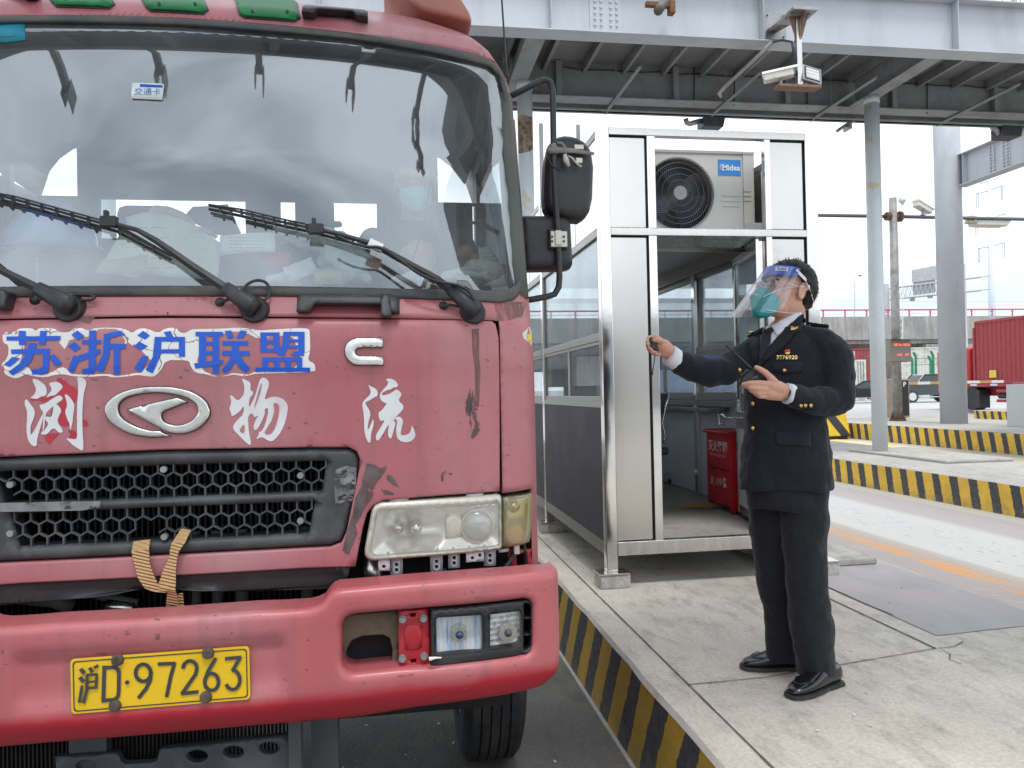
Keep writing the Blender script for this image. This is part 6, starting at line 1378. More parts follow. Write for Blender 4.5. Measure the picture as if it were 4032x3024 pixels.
b = MB(); b.tube([PY(*zm([(345, 330)])[0], MY-.01), PY(*zm([(350, 390)])[0], MY-.01), PY(*zm([(385, 450)])[0], MY-.012), PY(*zm([(460, 490)])[0], MY-.01)], .004, 6); b.build('mirror_wire', BLK, T_, smooth=True)
# left hand mirror arm (outside the picture)
b = MB(); b.tube([(2*XC-p.x, p.y, p.z) for p in pts], r_, 12); b.build('mirror_arm', BLK, T_, smooth=True)
panel('mirror', mir(m1), BLK, lambda x, z: MY+.02, T_, step=.03, rnd=.03, thick=.05)
# ============================================================= PEOPLE
from mathutils.bvhtree import BVHTree
def fabric(name, col, r=.85, sheen=.3, bump=.25, var=.12):
    m = Mt(name, col, r, var=var, vs=6, bump=bump, bs=260, sp=.25); B = m.node_tree.nodes['Principled BSDF']; setin(B, 'Sheen Weight', sheen); setin(B, 'Sheen Roughness', .5); return m
NAVY = fabric('navy_wool', (.0105, .0125, .019), .82, .12, var=.2); SHIRT = fabric('white_shirt', (.72, .72, .76), .8, .1, .05, .03)
TIE = fabric('black_tie', (.016, .018, .024), .55, .1); GOLD = Mt('gold', (.72, .50, .18), .22, 1, var=.1)
SHOE = Mt('shoe_leather', (.008, .008, .009), .16, var=.2, bump=.12, bs=25, coat=.4)
HAIR = Mt('black_hair', (.0045, .004, .004), .5, var=.4, vs=60, sp=.25)
def skinmat(name, col, sss=.12, r=.5, extra=0.):
    m = Mt(name, col, r, var=.07, vs=18, bump=.06, bs=120); B = m.node_tree.nodes['Principled BSDF']; setin(B, 'Subsurface Weight', sss); setin(B, 'Subsurface Scale', .012); setin(B, 'Subsurface Radius', (1, .3, .2)); setin(B, 'Coat Weight', extra); setin(B, 'Coat Roughness', .25); return m
SKIN = skinmat('skin', (.60, .325, .235))
GLV = skinmat('gloved_skin', (.66, .42, .37), .1, .38, .25)
TEAL = fabric('teal_mask', (.02, .33, .34), .8, .1, .1, .05); STRAP = Mt('white_strap', (.72, .72, .74), .6, var=.04)
def limb(b, pts, rs, n=14, flat=1., up=None, mi=0):
    b.tube(pts, rs, n, mi, True, flat, up)
    for p, r in zip(pts, rs): b.ball(p, r*.985 if flat == 1. else r*min(1, flat), mi, 12, 8)
def surf_of(o, extra=()):
    bpy.context.view_layer.update(); dg = bpy.context.evaluated_depsgraph_get()
    verts = []; polys = []
    for q in (o,)+tuple(extra):
        e = q.evaluated_get(dg); me = e.to_mesh(); k = len(verts)
        verts += [v.co.copy() for v in me.vertices]; polys += [[i+k for i in p.vertices] for p in me.polygons]; e.to_mesh_clear()
    T = BVHTree.FromPolygons(verts, polys)
    def f(x, y, off=.003):
        d = ray(x, y).normalized(); h = T.ray_cast(Vector((0, 0, CZ)), d)
        if h[0] is None:
            q = Vector((0, 0, CZ))+d*f.last; h = T.find_nearest(q); k = (h[0]-Vector((0, 0, CZ))).dot(d); k = k if abs(k-f.last) < .08 else f.last
            return Vector((0, 0, CZ))+d*(k-off)
        k = (h[0]-Vector((0, 0, CZ))).length
        if k < f.last-.12 and f.last != 3.35: return Vector((0, 0, CZ))+d*(f.last-off)
        f.last = k
        n = h[1] if h[1].dot(d) < 0 else -h[1]
        return h[0]+(n*.5-d*.5).normalized()*off
    f.T = T; f.last = 3.35
    return f
def patch(name, px, mat, sf, parent, off=.004, thick=.003, grid_=9, smooth_=0):
    """cloth piece lying on a body surface, outline given as sight lines"""
    P_ = smoothp(px, smooth_) if smooth_ else px
    P_ = densify(P_, grid_); n = len(P_); xs_ = [p[0] for p in P_]; ys_ = [p[1] for p in P_]; inn = []
    x = min(xs_)
    while x < max(xs_):
        y = min(ys_)
        while y < max(ys_):
            if inpoly(x, y, P_) and dist(x, y, P_) > grid_*.4: inn.append((x, y))
            y += grid_
        x += grid_
    vo, eo, fo, *_ = delaunay_2d_cdt([Vector(p) for p in P_+inn], [(i, (i+1) % n) for i in range(n)], [], 0, 1e-6)
    sf.last = 3.35; bm = bmesh.new(); vv = [bm.verts.new(sf(v.x, v.y, off)) for v in vo]
    for q in fo:
        cx = sum(vo[i].x for i in q)/3; cy = sum(vo[i].y for i in q)/3
        if inpoly(cx, cy, P_):
            a, b_, c = [vo[i] for i in q[:3]]; cr = (b_.x-a.x)*(c.y-a.y)-(b_.y-a.y)*(c.x-a.x)
            if abs(cr) > 1e-9: bm.faces.new([vv[i] for i in (q if cr < 0 else list(q)[::-1])])
    for v in [v for v in bm.verts if not v.link_faces]: bm.verts.remove(v)
    for f_ in bm.faces: f_.smooth = True
    be = [e for e in bm.edges if len(e.link_faces) == 1]; r = bmesh.ops.extrude_edge_only(bm, edges=be)
    c0 = Vector((0, 0, CZ))
    for g in r['geom']:
        if isinstance(g, bmesh.types.BMVert): g.co += (g.co-c0).normalized()*(thick+off)
    me = bpy.data.meshes.new(name); bm.to_mesh(me); bm.free(); me.materials.append(mat)
    o = bpy.data.objects.new(name, me); COL.objects.link(o); adopt(o, parent); return o
zp = lambda p: Z(p, 2500, 950, .4069)
def head_parts(b, M, mi=0, nose=True):
    B_ = lambda c, r: b.ball(M @ Vector(c), r, mi)
    def el(c, r):
        Mx = M @ Matrix.Translation(Vector(c)) @ Matrix.Diagonal((r[0], r[1], r[2], 1)); bmesh.ops.create_uvsphere(b.bm, u_segments=20, v_segments=14, radius=1, matrix=Mx)
    el((-.012, 0, .032), (.098, .077, .094)); el((.040, 0, -.020), (.054, .062, .078)); el((.036, 0, -.070), (.050, .052, .040)); el((.060, 0, -.088), (.026, .030, .022)); el((-.01, 0, -.045), (.07, .066, .06))
    el((.070, .030, -.030), (.024, .026, .028)); el((.070, -.030, -.030), (.024, .026, .028)); el((.078, 0, .030), (.018, .050, .012))
    b.tube([M @ Vector((.086, 0, .02)), M @ Vector((.100, 0, -.008)), M @ Vector((.108, 0, -.026))], [.007, .010, .013], 10); el((.098, .012, -.030), (.009, .008, .007)); el((.098, -.012, -.030), (.009, .008, .007))
    el((.082, 0, -.058), (.014, .024, .006)); el((.081, 0, -.068), (.012, .020, .006))
    for s in (1, -1):
        el((-.006, s*.077, -.004), (.019, .007, .032)); b.tube([M @ Vector((-.008+.020*math.cos(a), s*(.083+.003*math.sin(a)), .003+.029*math.sin(a))) for a in [R_(-70+i*22) for i in range(12)]], .0042, 6); el((-.002, s*.082, -.028), (.009, .006, .009))
        el((.082, s*.032, .006), (.010, .014, .010))
def frame(fwd, c):
    f = Vector(fwd).normalized(); up = Vector((0, 0, 1)); l = up.cross(f).normalized(); u = f.cross(l)
    M = Matrix.Identity(4)
    for i in range(3): M[i][0], M[i][1], M[i][2], M[i][3] = f[i], l[i], u[i], c[i]
    return M
def finger(b, pts, r0, r1, mi=0):
    n = len(pts); limb(b, pts, [r0+(r1-r0)*i/(n-1) for i in range(n)], 10, mi=mi)
def hairmesh(M, parent, hair=None, n_spk=150, seed=1, bald=False):
    rnd_ = random.Random(seed); bm = bmesh.new()
    bmesh.ops.create_icosphere(bm, subdivisions=5, radius=1)
    dele = []
    for v in bm.verts:
        c = v.co; x, y, z = -.014+c.x*.106, c.y*.0845, .034+c.z*.102
        if x > .045: lim = .066-(x-.045)*.25+.02*abs(y)*10*.3
        elif x > .012: lim = .045+(x-.012)*.6
        elif x > -.028: lim = .030
        else: lim = -.052-.02*(-.028-x)/.07
        lim += .006*noise.noise(Vector((x*80, y*80, 1)))
        v.co = Vector((x, y, z))*1
        k = .0022*noise.noise(Vector((x*45, y*45, z*45)))+.0014*noise.noise(Vector((x*60, y*160, z*40)))
        if z > .06: k += .007*max(0, c.z-.3)
        v.co += v.normal*k if v.normal.length else Vector()
        if z < lim: dele.append(v)
    bmesh.ops.delete(bm, geom=dele, context='VERTS')
    r = bmesh.ops.solidify(bm, geom=bm.faces[:], thickness=-.006)
    vs_ = [v.co.copy() for v in bm.verts if v.co.z > .03 or v.co.x < -.06]
    for v in bm.verts: v.co = M @ v.co
    b = MB(); b.bm.free(); b.bm = bm
    for i in range(n_spk):
        p = rnd_.choice(vs_); nrm = Vector((p.x+.014, p.y*1.3, p.z-.03)).normalized(); fl = Vector((.5, rnd_.uniform(-.6, .6), .2)) if p.z > .08 else Vector((-.3, rnd_.uniform(-.3, .3), -.9))
        q = p+nrm*.0025; e = q+(nrm*.03+fl*.8+Vector((rnd_.uniform(-.3, .3),)*3)).normalized()*rnd_.uniform(.006, .011)
        b.tube([M @ (p-nrm*.003), M @ ((q+e)/2+nrm*.002), M @ e], [.0011, .0009, .0002], 3)
    o = b.build('hair', HAIR, parent, smooth=True); return o
# ------------------------------------------------------------- the officer
OFF = thing('person', 'standing officer in dark uniform, face shield and green mask, one arm reaching towards the truck', 'person', (1.62, 3.0, .38))
HF = Vector((-.94, -.22, .26)).normalized()
hc = PY(3099, 1154, 3.03)
MH = frame(HF, hc) @ Matrix.Diagonal((1.07, 1.04, 1.05, 1))
sh_n, sh_f = PY(3238, 1356, 2.93), PY(2972, 1382, 3.10)
el_n, wr_n = PY(3300, 1570, 2.86), PY(3105, 1552, 2.80)
el_f, wr_f = PY(2812, 1466, 3.02), PY(2652, 1400, 3.0)
pel = PY(3098, 1900, 2.99); che = PY(3100, 1450, 3.01); nek = PY(3078, 1310, 3.03)
hip_n, kn_n, an_n = PY(3160, 1960, 2.95), PY(3175, 2280, 2.90), PY(3222, 2640, 2.90)
hip_f, kn_f, an_f = PY(3040, 1960, 3.06), PY(3068, 2290, 3.06), PY(3090, 2585, 3.09)
b = MB()
head_parts(b, MH)
limb(b, [MH @ Vector((-.035, 0, -.06)), (MH @ Vector((-.045, 0, -.12))+nek)/2, nek, nek+Vector((0, 0, -.06))], [.058, .056, .062, .08])
limb(b, [nek+Vector((0, 0, -.04)), che, (che+pel)/2, pel], [.075, .095, .09, .10])
limb(b, [nek+Vector((0, 0, -.05)), sh_n], [.055, .045]); limb(b, [nek+Vector((0, 0, -.05)), sh_f], [.055, .045])
limb(b, [sh_n, el_n, wr_n], [.048, .038, .026]); limb(b, [sh_f, el_f, wr_f], [.048, .038, .026])
limb(b, [pel, hip_n, kn_n, an_n+Vector((0, 0, .03))], [.10, .08, .052, .036]); limb(b, [pel, hip_f, kn_f, an_f+Vector((0, 0, .03))], [.10, .08, .052, .036])
# near hand round the radio
PH = lambda x, y, d=0.: PY(x, y, 2.79+d)
def palm(pts, rs, fl): limb(b, pts, rs, 14, fl, (0, -1, 0))
limb(b, [wr_n, PH(3085, 1538, .01), PH(3062, 1528, .01), PH(3036, 1522, .008)], [.026, .028, .030, .024]); limb(b, [PH(3080, 1552, .012), PH(3030, 1548, .012)], [.026, .024]); limb(b, [PH(3075, 1530, .0), PH(3028, 1514, .0)], [.022, .016]); limb(b, [PH(3070, 1560, .012), PH(3024, 1560, .014)], [.019, .015])
finger(b, [PH(3030, 1512), PH(2990, 1507, -.004), PH(2952, 1508, .0), PH(2926, 1513, .016)], .0120, .0085)
finger(b, [PH(3024, 1530, .002), PH(2984, 1530, -.004), PH(2952, 1526, .004), PH(2934, 1520, .022)], .0120, .0085)
finger(b, [PH(3020, 1547, .006), PH(2984, 1547, .002), PH(2958, 1538, .012), PH(2948, 1526, .03)], .0112, .0082)
finger(b, [PH(3020, 1562, .01), PH(2992, 1561, .006), PH(2972, 1549, .016), PH(2966, 1538, .03)], .0098, .0075)
finger(b, [PH(3066, 1522, .004), PH(3040, 1492, -.004), PH(3012, 1466, -.004), PH(2990, 1452, .0), PH(2977, 1446, .006)], .0160, .0088)
# far hand round the recorder
PF = lambda x, y, d=0.: PY(x, y, 2.97+d)
limb(b, [wr_f, PF(2634, 1382, .02), PF(2612, 1364, .01), PF(2596, 1356, .012)], [.025, .028, .031, .024]); limb(b, [PF(2628, 1392, .02), PF(2600, 1384, .015)], [.022, .018])
finger(b, [PF(2616, 1352, .0), PF(2600, 1341, -.014), PF(2586, 1338, -.018), PF(2576, 1340, -.016)], .0150, .0095)
finger(b, [PF(2600, 1338, .03), PF(2576, 1326, .03), PF(2556, 1330, .02), PF(2549, 1346, .0), PF(2552, 1358, -.012)], .0115, .0080)
finger(b, [PF(2596, 1352, .04), PF(2566, 1348, .04), PF(2550, 1358, .02), PF(2553, 1370, -.002), PF(2564, 1377, -.014)], .0112, .0080)
finger(b, [PF(2600, 1366, .04), PF(2572, 1370, .036), PF(2556, 1377, .016), PF(2566, 1386, -.006), PF(2582, 1388, -.014)], .0108, .0078)
finger(b, [PF(2606, 1378, .035), PF(2584, 1384, .03), PF(2570, 1390, .012), PF(2582, 1396, -.004), PF(2596, 1396, -.008)], .0095, .0072)
BODY = b.build('body', [SKIN, GLV], OFF, smooth=True, remesh=.0034, sm=3)
# give the gloved hands their own colour: node switch on position (gloves are real and end at the cuffs)
nt_ = SKIN.node_tree; N_, L_, B_ = nt_.nodes, nt_.links, nt_.nodes['Principled BSDF']
bsf = surf_of(BODY)
# coat
TDIR = R_(-27)
def ring(c, a, bb, n=26, ang=TDIR, e=2.4, dz=0.):
    o = []
    for i in range(n):
        t = 2*math.pi*i/n; ct, st = math.cos(t), math.sin(t); u = a*math.copysign(abs(ct)**(2/e), ct); v = bb*math.copysign(abs(st)**(2/e), st)
        o.append(Vector((c.x+u*math.cos(ang)-v*math.sin(ang), c.y+u*math.sin(ang)+v*math.cos(ang), c.z+dz*v/bb)))
    return o
b = MB()
R3 = [ring(PY(3090, 1924, 2.98), .188, .135, dz=-.004), ring(PY(3092, 1800, 2.985), .180, .130), ring(PY(3090, 1660, 2.99), .159, .118), ring(PY(3092, 1540, 3.0), .168, .120), ring(PY(3100, 1440, 3.01), .181, .120), ring(PY(3104, 1372, 3.02), .182, .108), ring(PY(3100, 1330, 3.025), .130, .088), ring(PY(3090, 1296, 3.03), .078, .07)]
b.loft(R3)
sn2, sf2 = PY(3236, 1352, 2.94), PY(2978, 1380, 3.10)
limb(b, [PY(3150, 1330, 3.0), sn2, PY(3278, 1400, 2.90), PY(3300, 1490, 2.87), PY(3300, 1568, 2.86)], [.06, .070, .074, .066, .068])
limb(b, [PY(3300, 1572, 2.86), PY(3255, 1584, 2.84), PY(3190, 1578, 2.815), PY(3128, 1556, 2.80)], [.068, .062, .054, .048])
limb(b, [PY(3030, 1350, 3.07), sf2, PY(2910, 1424, 3.07), PY(2852, 1462, 3.04), PY(2800, 1464, 3.02)], [.06, .068, .066, .062, .060])
limb(b, [PY(2800, 1464, 3.02), PY(2740, 1452, 3.01), PY(2700, 1436, 3.0), PY(2682, 1430, 3.0)], [.060, .056, .053, .052])
COAT = b.build('coat', NAVY, OFF, smooth=True, remesh=.0065, sm=5, disp=[(.024, .085, 'CLOUDS')])
csf = surf_of(COAT)
# trousers
b = MB()
def leg(pts, rs):
    rr_ = [[Vector((p.x+r*math.cos(t)*.98, p.y+r*math.sin(t)*.92, p.z)) for t in [2*math.pi*i/22 for i in range(22)]] for p, r in zip(pts, rs)]
    b.loft(rr_)
leg([PY(3160, 1860, 2.95), PY(3164, 1980, 2.94), PY(3168, 2120, 2.92), PY(3172, 2260, 2.90), PY(3186, 2400, 2.895), PY(3204, 2530, 2.90), PY(3214, 2655, 2.905)], [.105, .101, .092, .088, .088, .087, .0785])
leg([PY(3030, 1860, 3.06), PY(3036, 1980, 3.06), PY(3046, 2120, 3.06), PY(3058, 2260, 3.06), PY(3078, 2400, 3.07), PY(3088, 2500, 3.08), PY(3090, 2592, 3.09)], [.112, .102, .094, .085, .079, .075, .0725])
b.loft([ring(PY(3092, 1995, 2.98), .150, .115), ring(PY(3092, 1920, 2.98), .160, .12), ring(PY(3090, 1820, 2.985), .160, .115)])
b.build('trousers', fabric('trouser_wool', (.0125, .0135, .018), .85, .12, var=.2), OFF, smooth=True, remesh=.007, sm=4, disp=[(.032, .13, 'CLOUDS')])
# shoes
def shoe(toe, heel, ankle, nm='shoe'):
    toe = Vector((toe[0], toe[1], .38)); heel = Vector((heel[0], heel[1], .38)); d = (heel-toe); Ln = d.length; d.normalize(); sd_ = Vector((-d.y, d.x, 0))
    def sec(t, w_, z0, h, e=2.6, n=18):
        c = toe+d*Ln*t; o = []
        for i in range(n):
            a = 2*math.pi*i/n; ca, sa = math.cos(a), math.sin(a); u = w_*math.copysign(abs(ca)**(2/e), ca); v = (h/2)*math.copysign(abs(sa)**(2/e), sa)
            if sa > 0: u *= 1-.35*sa*sa
            o.append(c+sd_*u+Vector((0, 0, z0+h/2+v)))
        return o
    b = MB(); b.loft([sec(.015, .018, .016, .018), sec(.06, .030, .014, .030), sec(.15, .040, .012, .042), sec(.30, .047, .012, .055), sec(.45, .046, .012, .074), sec(.58, .041, .012, .090), sec(.75, .037, .014, .10), sec(.90, .035, .014, .09), sec(.985, .026, .016, .07), sec(1.0, .012, .02, .05)])
    o = b.build(nm, SHOE, OFF, smooth=True, sub=1)
    b = MB(); S_ = []
    for z in (.0, .013):
        pass
    pl = [(0, .012), (.03, .030), (.12, .044), (.30, .052), (.48, .048), (.62, .038), (.8, .038), (.95, .036), (1.0, .018)]
    out = [toe+d*Ln*t*1.02-d*.004+sd_*w_ for t, w_ in pl]+[toe+d*Ln*t*1.02-d*.004-sd_*w_ for t, w_ in pl[::-1]]
    b.prism([p+Vector((0, 0, .006)) for p in out], (0, 0, .011)); hl = [toe+d*Ln*t+sd_*w_ for t, w_ in ((.70, .036), (.98, .034), (1.01, .015))]+[toe+d*Ln*t-sd_*w_ for t, w_ in ((1.01, .015), (.98, .034), (.70, .036))]
    b.prism([p+Vector((0, 0, .001)) for p in hl], (0, 0, .012)); sub(b.build('sole', RUB, o), o)
    b = MB(); 
    b.tube([toe+d*Ln*t+sd_*w_+Vector((0, 0, z)) for t, w_, z in ((.46, .043, .045), (.28, .034, .062), (.17, .018, .054), (.15, 0, .054), (.17, -.018, .054), (.28, -.034, .062), (.46, -.043, .045))], .0022, 6); sub(b.build('apron_seam', SHOE, o, smooth=True), o)
shoe((1.497, 2.805), (1.775, 2.915), an_n); shoe((1.461, 3.150), (1.735, 3.085), an_f)
# cuffs
def cuff(p, q, r, nm='shirt_cuff', flat=1.):
    b = MB(); d = (q-p); b.tube([p, p.lerp(q, .5), q, q-d*.02, p+d*.1], [r*1.0, r*1.02, r*1.03, r*.9, r*.86], 20, 0, False, flat, (0, -1, 0)); return b.build(nm, SHIRT, OFF, smooth=True)
cuff(PY(3136, 1557, 2.80), PY(3096, 1549, 2.797), .040); cuff(PY(2676, 1426, 3.0), PY(2634, 1398, 2.992), .0425)
# shirt collar, tie, lapels, pocket, buttons, badges
COLS = surf_of(COAT, (BODY,))
patch('shirt_front', zp([(1255, 815), (1330, 830), (1580, 690), (1610, 705), (1540, 800), (1380, 925), (1315, 1000), (1230, 1110), (1205, 1090), (1215, 930), (1240, 870)]), SHIRT, COLS, OFF, .004, .006)
patch('shirt_collar', zp([(1322, 836), (1440, 760), (1545, 700), (1592, 682), (1604, 700), (1500, 800), (1378, 922), (1350, 870)]), SHIRT, COLS, OFF, .014, .006); patch('shirt_collar', zp([(1268, 812), (1318, 842), (1262, 882), (1244, 886), (1256, 840)]), SHIRT, COLS, OFF, .012, .006)
patch('tie', zp([(1262, 872), (1300, 848), (1330, 840), (1350, 858), (1322, 905), (1316, 990), (1225, 1150), (1195, 1180), (1215, 1000), (1238, 900)]), TIE, COLS, OFF, .013, .006)
LAP = fabric('lapel_wool', (.012, .0145, .022), .8, .15, var=.2)
patch('lapel', zp([(1600, 692), (1628, 715), (1658, 760), (1640, 810), (1600, 870), (1548, 892), (1518, 930), (1470, 1000), (1330, 1110), (1205, 1216), (1178, 1212), (1200, 1160), (1300, 1020), (1380, 935), (1500, 800)]), LAP, COLS, OFF, .011, .006)
patch('lapel', zp([(1250, 830), (1225, 880), (1210, 1000), (1190, 1160), (1165, 1195), (1120, 1080), (1090, 985), (1120, 950), (1150, 900), (1200, 860)]), LAP, COLS, OFF, .010, .006)
patch('pocket_flap', zp([(1325, 1188), (1615, 1175), (1617, 1258), (1470, 1283), (1335, 1255)]), LAP, csf, OFF, .0065, .004); patch('hip_pocket_flap', [(3056, 1700), (3192, 1700), (3192, 1757), (3060, 1752)], LAP, csf, OFF, .006, .004)
def stud(x, y, r=.0085, sf=csf, nm='button', off=.006):
    sf.last = 3.35; p = sf(x, y, off); b = MB(); b.ball(p, (r, r*.55, r), 0, 16, 8); b.ball(p+Vector((0, -.002, 0)), (r*.7, r*.55, r*.7), 0, 12, 6); return b.build(nm, GOLD, OFF, smooth=True)
for x, y in zp([(1452, 1253), (1150, 1572), (1150, 1810)])+[(2912, 1457)]: stud(x, y, .0095)
for x, y in zp([(1605, 1585), (1648, 1584), (1700, 1585)]): stud(x, y, .0078)
# sleeve closing detail
sleeveb = patch('sleeve_vent', zp([(1500, 1560), (1515, 1640), (1780, 1640), (1775, 1630), (1530, 1628), (1510, 1555)]), LAP, csf, OFF, .004, .004)
patch('badge_base', zp([(1447, 1052), (1498, 1048), (1500, 1080), (1490, 1096), (1474, 1103), (1455, 1094), (1447, 1078)]), GOLD, csf, OFF, .008, .004, grid_=5)
patch('badge_enamel', zp([(1450, 1055), (1495, 1051), (1496, 1076), (1452, 1080)]), Mt('red_enamel', (.62, .02, .015), .25, coat=.5), csf, OFF, .0105, .003, grid_=5)
text('service_number', '2276920', .0225, lambda u, v: csf(3098+u*1010, 1409-v*1010, .0075), GOLD, OFF, offset=.0003, sx=1.05)
patch('collar_pin', zp([(1498, 850), (1520, 835), (1548, 832), (1575, 850), (1560, 862), (1530, 872), (1505, 868)]), GOLD, COLS, OFF, .018, .003, grid_=5)
# shoulder boards
E1 = [PY(x, y, Y) for x, y, Y in ((3182, 1262, 3.0), (3205, 1252, 3.07), (3280, 1280, 2.99), (3262, 1298, 2.93))]
E1 = [csf.T.find_nearest(p)[0]+Vector((0, -.004, .012)) for p in E1]
b = MB(); b.prism(E1, (0, 0, .006)); EP = b.build('shoulder_board', LAP, OFF, bev=.002)
b = MB(); m1_, m2_ = (E1[2]+E1[3])/2, (E1[0]+E1[1])/2
for t in (.06, .16): 
    p, q = E1[3].lerp(E1[0], t), E1[2].lerp(E1[1], t); b.prism([p+Vector((0, 0, .008)), q+Vector((0, 0, .008)), q.lerp(m2_, .05)+Vector((0, 0, .008)), p.lerp(m2_, .05)+Vector((0, 0, .008))], (0, 0, .002))
b.ball(m1_.lerp(m2_, .36)+Vector((0, -.01, .012)), (.009, .009, .006), 0, 6, 4); b.ball(m1_.lerp(m2_, .36)+Vector((0, .016, .012)), (.009, .009, .006), 0, 6, 4); b.ball(m1_.lerp(m2_, .75)+Vector((0, 0, .011)), (.017, .011, .005), 0, 10, 5)
b.build('rank_insignia', GOLD, OFF)
E2 = [csf.T.find_nearest(PY(x, y, Y))[0]+Vector((0, -.002, .01)) for x, y, Y in ((2996, 1292, 3.06), (3006, 1284, 3.12), (2944, 1312, 3.16), (2930, 1318, 3.1))]
b = MB(); b.prism(E2, (0, 0, .006)); b.build('shoulder_board', LAP, OFF, bev=.002); b = MB(); b.ball(E2[3].lerp(E2[0], .25)+Vector((0, 0, .012)), (.014, .01, .005), 0, 8, 5); b.build('rank_insignia', GOLD, OFF)
hairmesh(MH, OFF, n_spk=500)
# eyes, brows, glasses
b = MB()
for s in (1, -1): b.ball(MH @ Vector((.084, s*.032, .006)), .0115, 0, 14, 10)
b.build('eyes', Mt('eye_white', (.55, .52, .5), .2), OFF, smooth=True)
b = MB()
for s in (1, -1): b.ball(MH @ Vector((.0935, s*.032, .008)), (.004, .006, .006), 0, 10, 8); b.tube([MH @ Vector((.094, s*.018, .021)), MH @ Vector((.096, s*.032, .025)), MH @ Vector((.088, s*.048, .022))], .0035, 6)
b.build('eyebrows', HAIR, OFF, smooth=True)
b = MB()
for s in (1, -1):
    b.tube([MH @ Vector((.112-.004*abs(math.cos(a)), s*(.034+.025*math.cos(a)), .003+.019*math.sin(a))) for a in [2*math.pi*i/24 for i in range(25)]], .0013, 6)
    b.tube([MH @ Vector((.108, s*.058, .010)), MH @ Vector((.06, s*.078, .010)), MH @ Vector((.0, s*.083, .012)), MH @ Vector((-.012, s*.083, .002))], .0015, 6)
b.tube([MH @ Vector((.112, .010, .004)), MH @ Vector((.115, 0, .007)), MH @ Vector((.112, -.010, .004))], .0012, 6)
GL = b.build('glasses', STEELP, OFF, smooth=True)
b = MB()
for s in (1, -1): b.prism([MH @ Vector((.112, s*(.034+.024*math.cos(a)), .003+.018*math.sin(a))) for a in [2*math.pi*i/20 for i in range(20)]], (.0006, 0, 0))
sub(b.build('glasses_lens', Glass('spectacle_glass', (.92, .86, .86), .05), GL), GL)
# mask
def mask(M, mat, parent, pleat=False):
    if not pleat: M = M @ Matrix.Translation((.016, 0, -.012)) @ Matrix.Diagonal((1.02, 1.02, 1.04, 1))
    bm = bmesh.new()
    if not pleat:
        P_ = [(.116, 0, -.002), (.110, .016, -.006), (.110, -.016, -.006), (.142, 0, -.040), (.140, .014, -.044), (.140, -.014, -.044), (.132, 0, -.085), (.110, 0, -.118), (.106, .02, -.116), (.106, -.02, -.116), (.062, .062, -.040), (.062, -.062, -.040), (.054, .062, -.062), (.054, -.062, -.062), (.060, .055, -.098), (.060, -.055, -.098), (.085, .045, -.014), (.085, -.045, -.014), (.06, 0, -.05), (.118, .040, -.055), (.118, -.040, -.055), (.07, .03, -.115), (.07, -.03, -.115)]
    else:
        P_ = [(.118, 0, -.004), (.108, .025, -.008), (.108, -.025, -.008), (.125, 0, -.045), (.115, 0, -.095), (.115, .03, -.045), (.115, -.03, -.045), (.062, .075, -.022), (.062, -.075, -.022), (.055, .072, -.070), (.055, -.072, -.070), (.085, .035, -.105), (.085, -.035, -.105), (.1, 0, -.11), (.05, 0, -.06)]
    vs_ = [bm.verts.new(M @ Vector(p)) for p in P_]; bmesh.ops.convex_hull(bm, input=vs_)
    for v in [v for v in bm.verts if not v.link_faces]: bm.verts.remove(v)
    bmesh.ops.subdivide_edges(bm, edges=bm.edges[:], cuts=2, use_grid_fill=True)
    b = MB(); b.bm.free(); b.bm = bm
    o = b.build('face_mask', mat, parent, smooth=True, remesh=.004, sm=4 if not pleat else 6); return o
MK = mask(MH, TEAL, OFF)
msf = surf_of(BODY, (MK,))
for pts, r in (([(3006, 1170), (3035, 1155), (3075, 1140), (3108, 1132), (3135, 1130), (3163, 1128)], .0022), ([(3021, 1219), (3045, 1224), (3080, 1228), (3115, 1232), (3147, 1233)], .002)):
    b = MB(); b.tube([msf(x, y, .004) for x, y in crv(pts, 4)], r, 6); sub(b.build('mask_strap', STRAP, MK), MK)
b = MB(); b.tube([msf(x, y, .002) for x, y in zp([(1128, 512), (1150, 515), (1190, 522)])], .0024, 6); sub(b.build('nose_clip', STRAP, MK), MK)
b = MB()
for q in ([(1118, 735), (1180, 710), (1280, 672)], [(1125, 750), (1200, 738), (1270, 716)], [(1160, 655), (1190, 650), (1235, 642)], [(1165, 664), (1190, 660), (1225, 652)], [(1110, 648), (1112, 668), (1140, 664), (1138, 645), (1110, 650)]): b.tube([msf(x, y, .0012) for x, y in zp(q)], .0007, 4)
sub(b.build('mask_print', Mt('mask_ink', (.01, .12, .13), .6), MK), MK)
# face shield
SH = thing('face_shield', 'clear plastic face shield with blue foam band on the officer', 'face shield', MH @ Vector((.1, 0, .06)))
bm = bmesh.new(); nu, nv = 40, 18; G = []
for i in range(nu+1):
    row = []; a = R_(-72+144*i/nu)
    for j in range(nv+1):
        t = j/nv; edge = abs(2*i/nu-1); tt = t*(1-.16*max(0, (edge-.72)/.28)**2)
        rx = .112+.052*tt; ry = .098+.022*tt; cx = -.002+.052*tt
        row.append(bm.verts.new(MH @ Vector((cx+rx*math.cos(a), ry*math.sin(a), .078-.215*tt))))
    G.append(row)
for i in range(nu):
    for j in range(nv): bm.faces.new((G[i][j], G[i][j+1], G[i+1][j+1], G[i+1][j]))
me = bpy.data.meshes.new('visor'); bm.to_mesh(me); bm.free(); me.polygons.foreach_set('use_smooth', [True]*len(me.polygons)); me.materials.append(Glass('visor_film', (.93, .93, .95), .05, .05, dust=.12, dcol=(.80, .76, .80), fres=.8, dhard=(.2, .9)))
o = bpy.data.objects.new('visor', me); COL.objects.link(o); adopt(o, SH)
rings = []
b = MB()
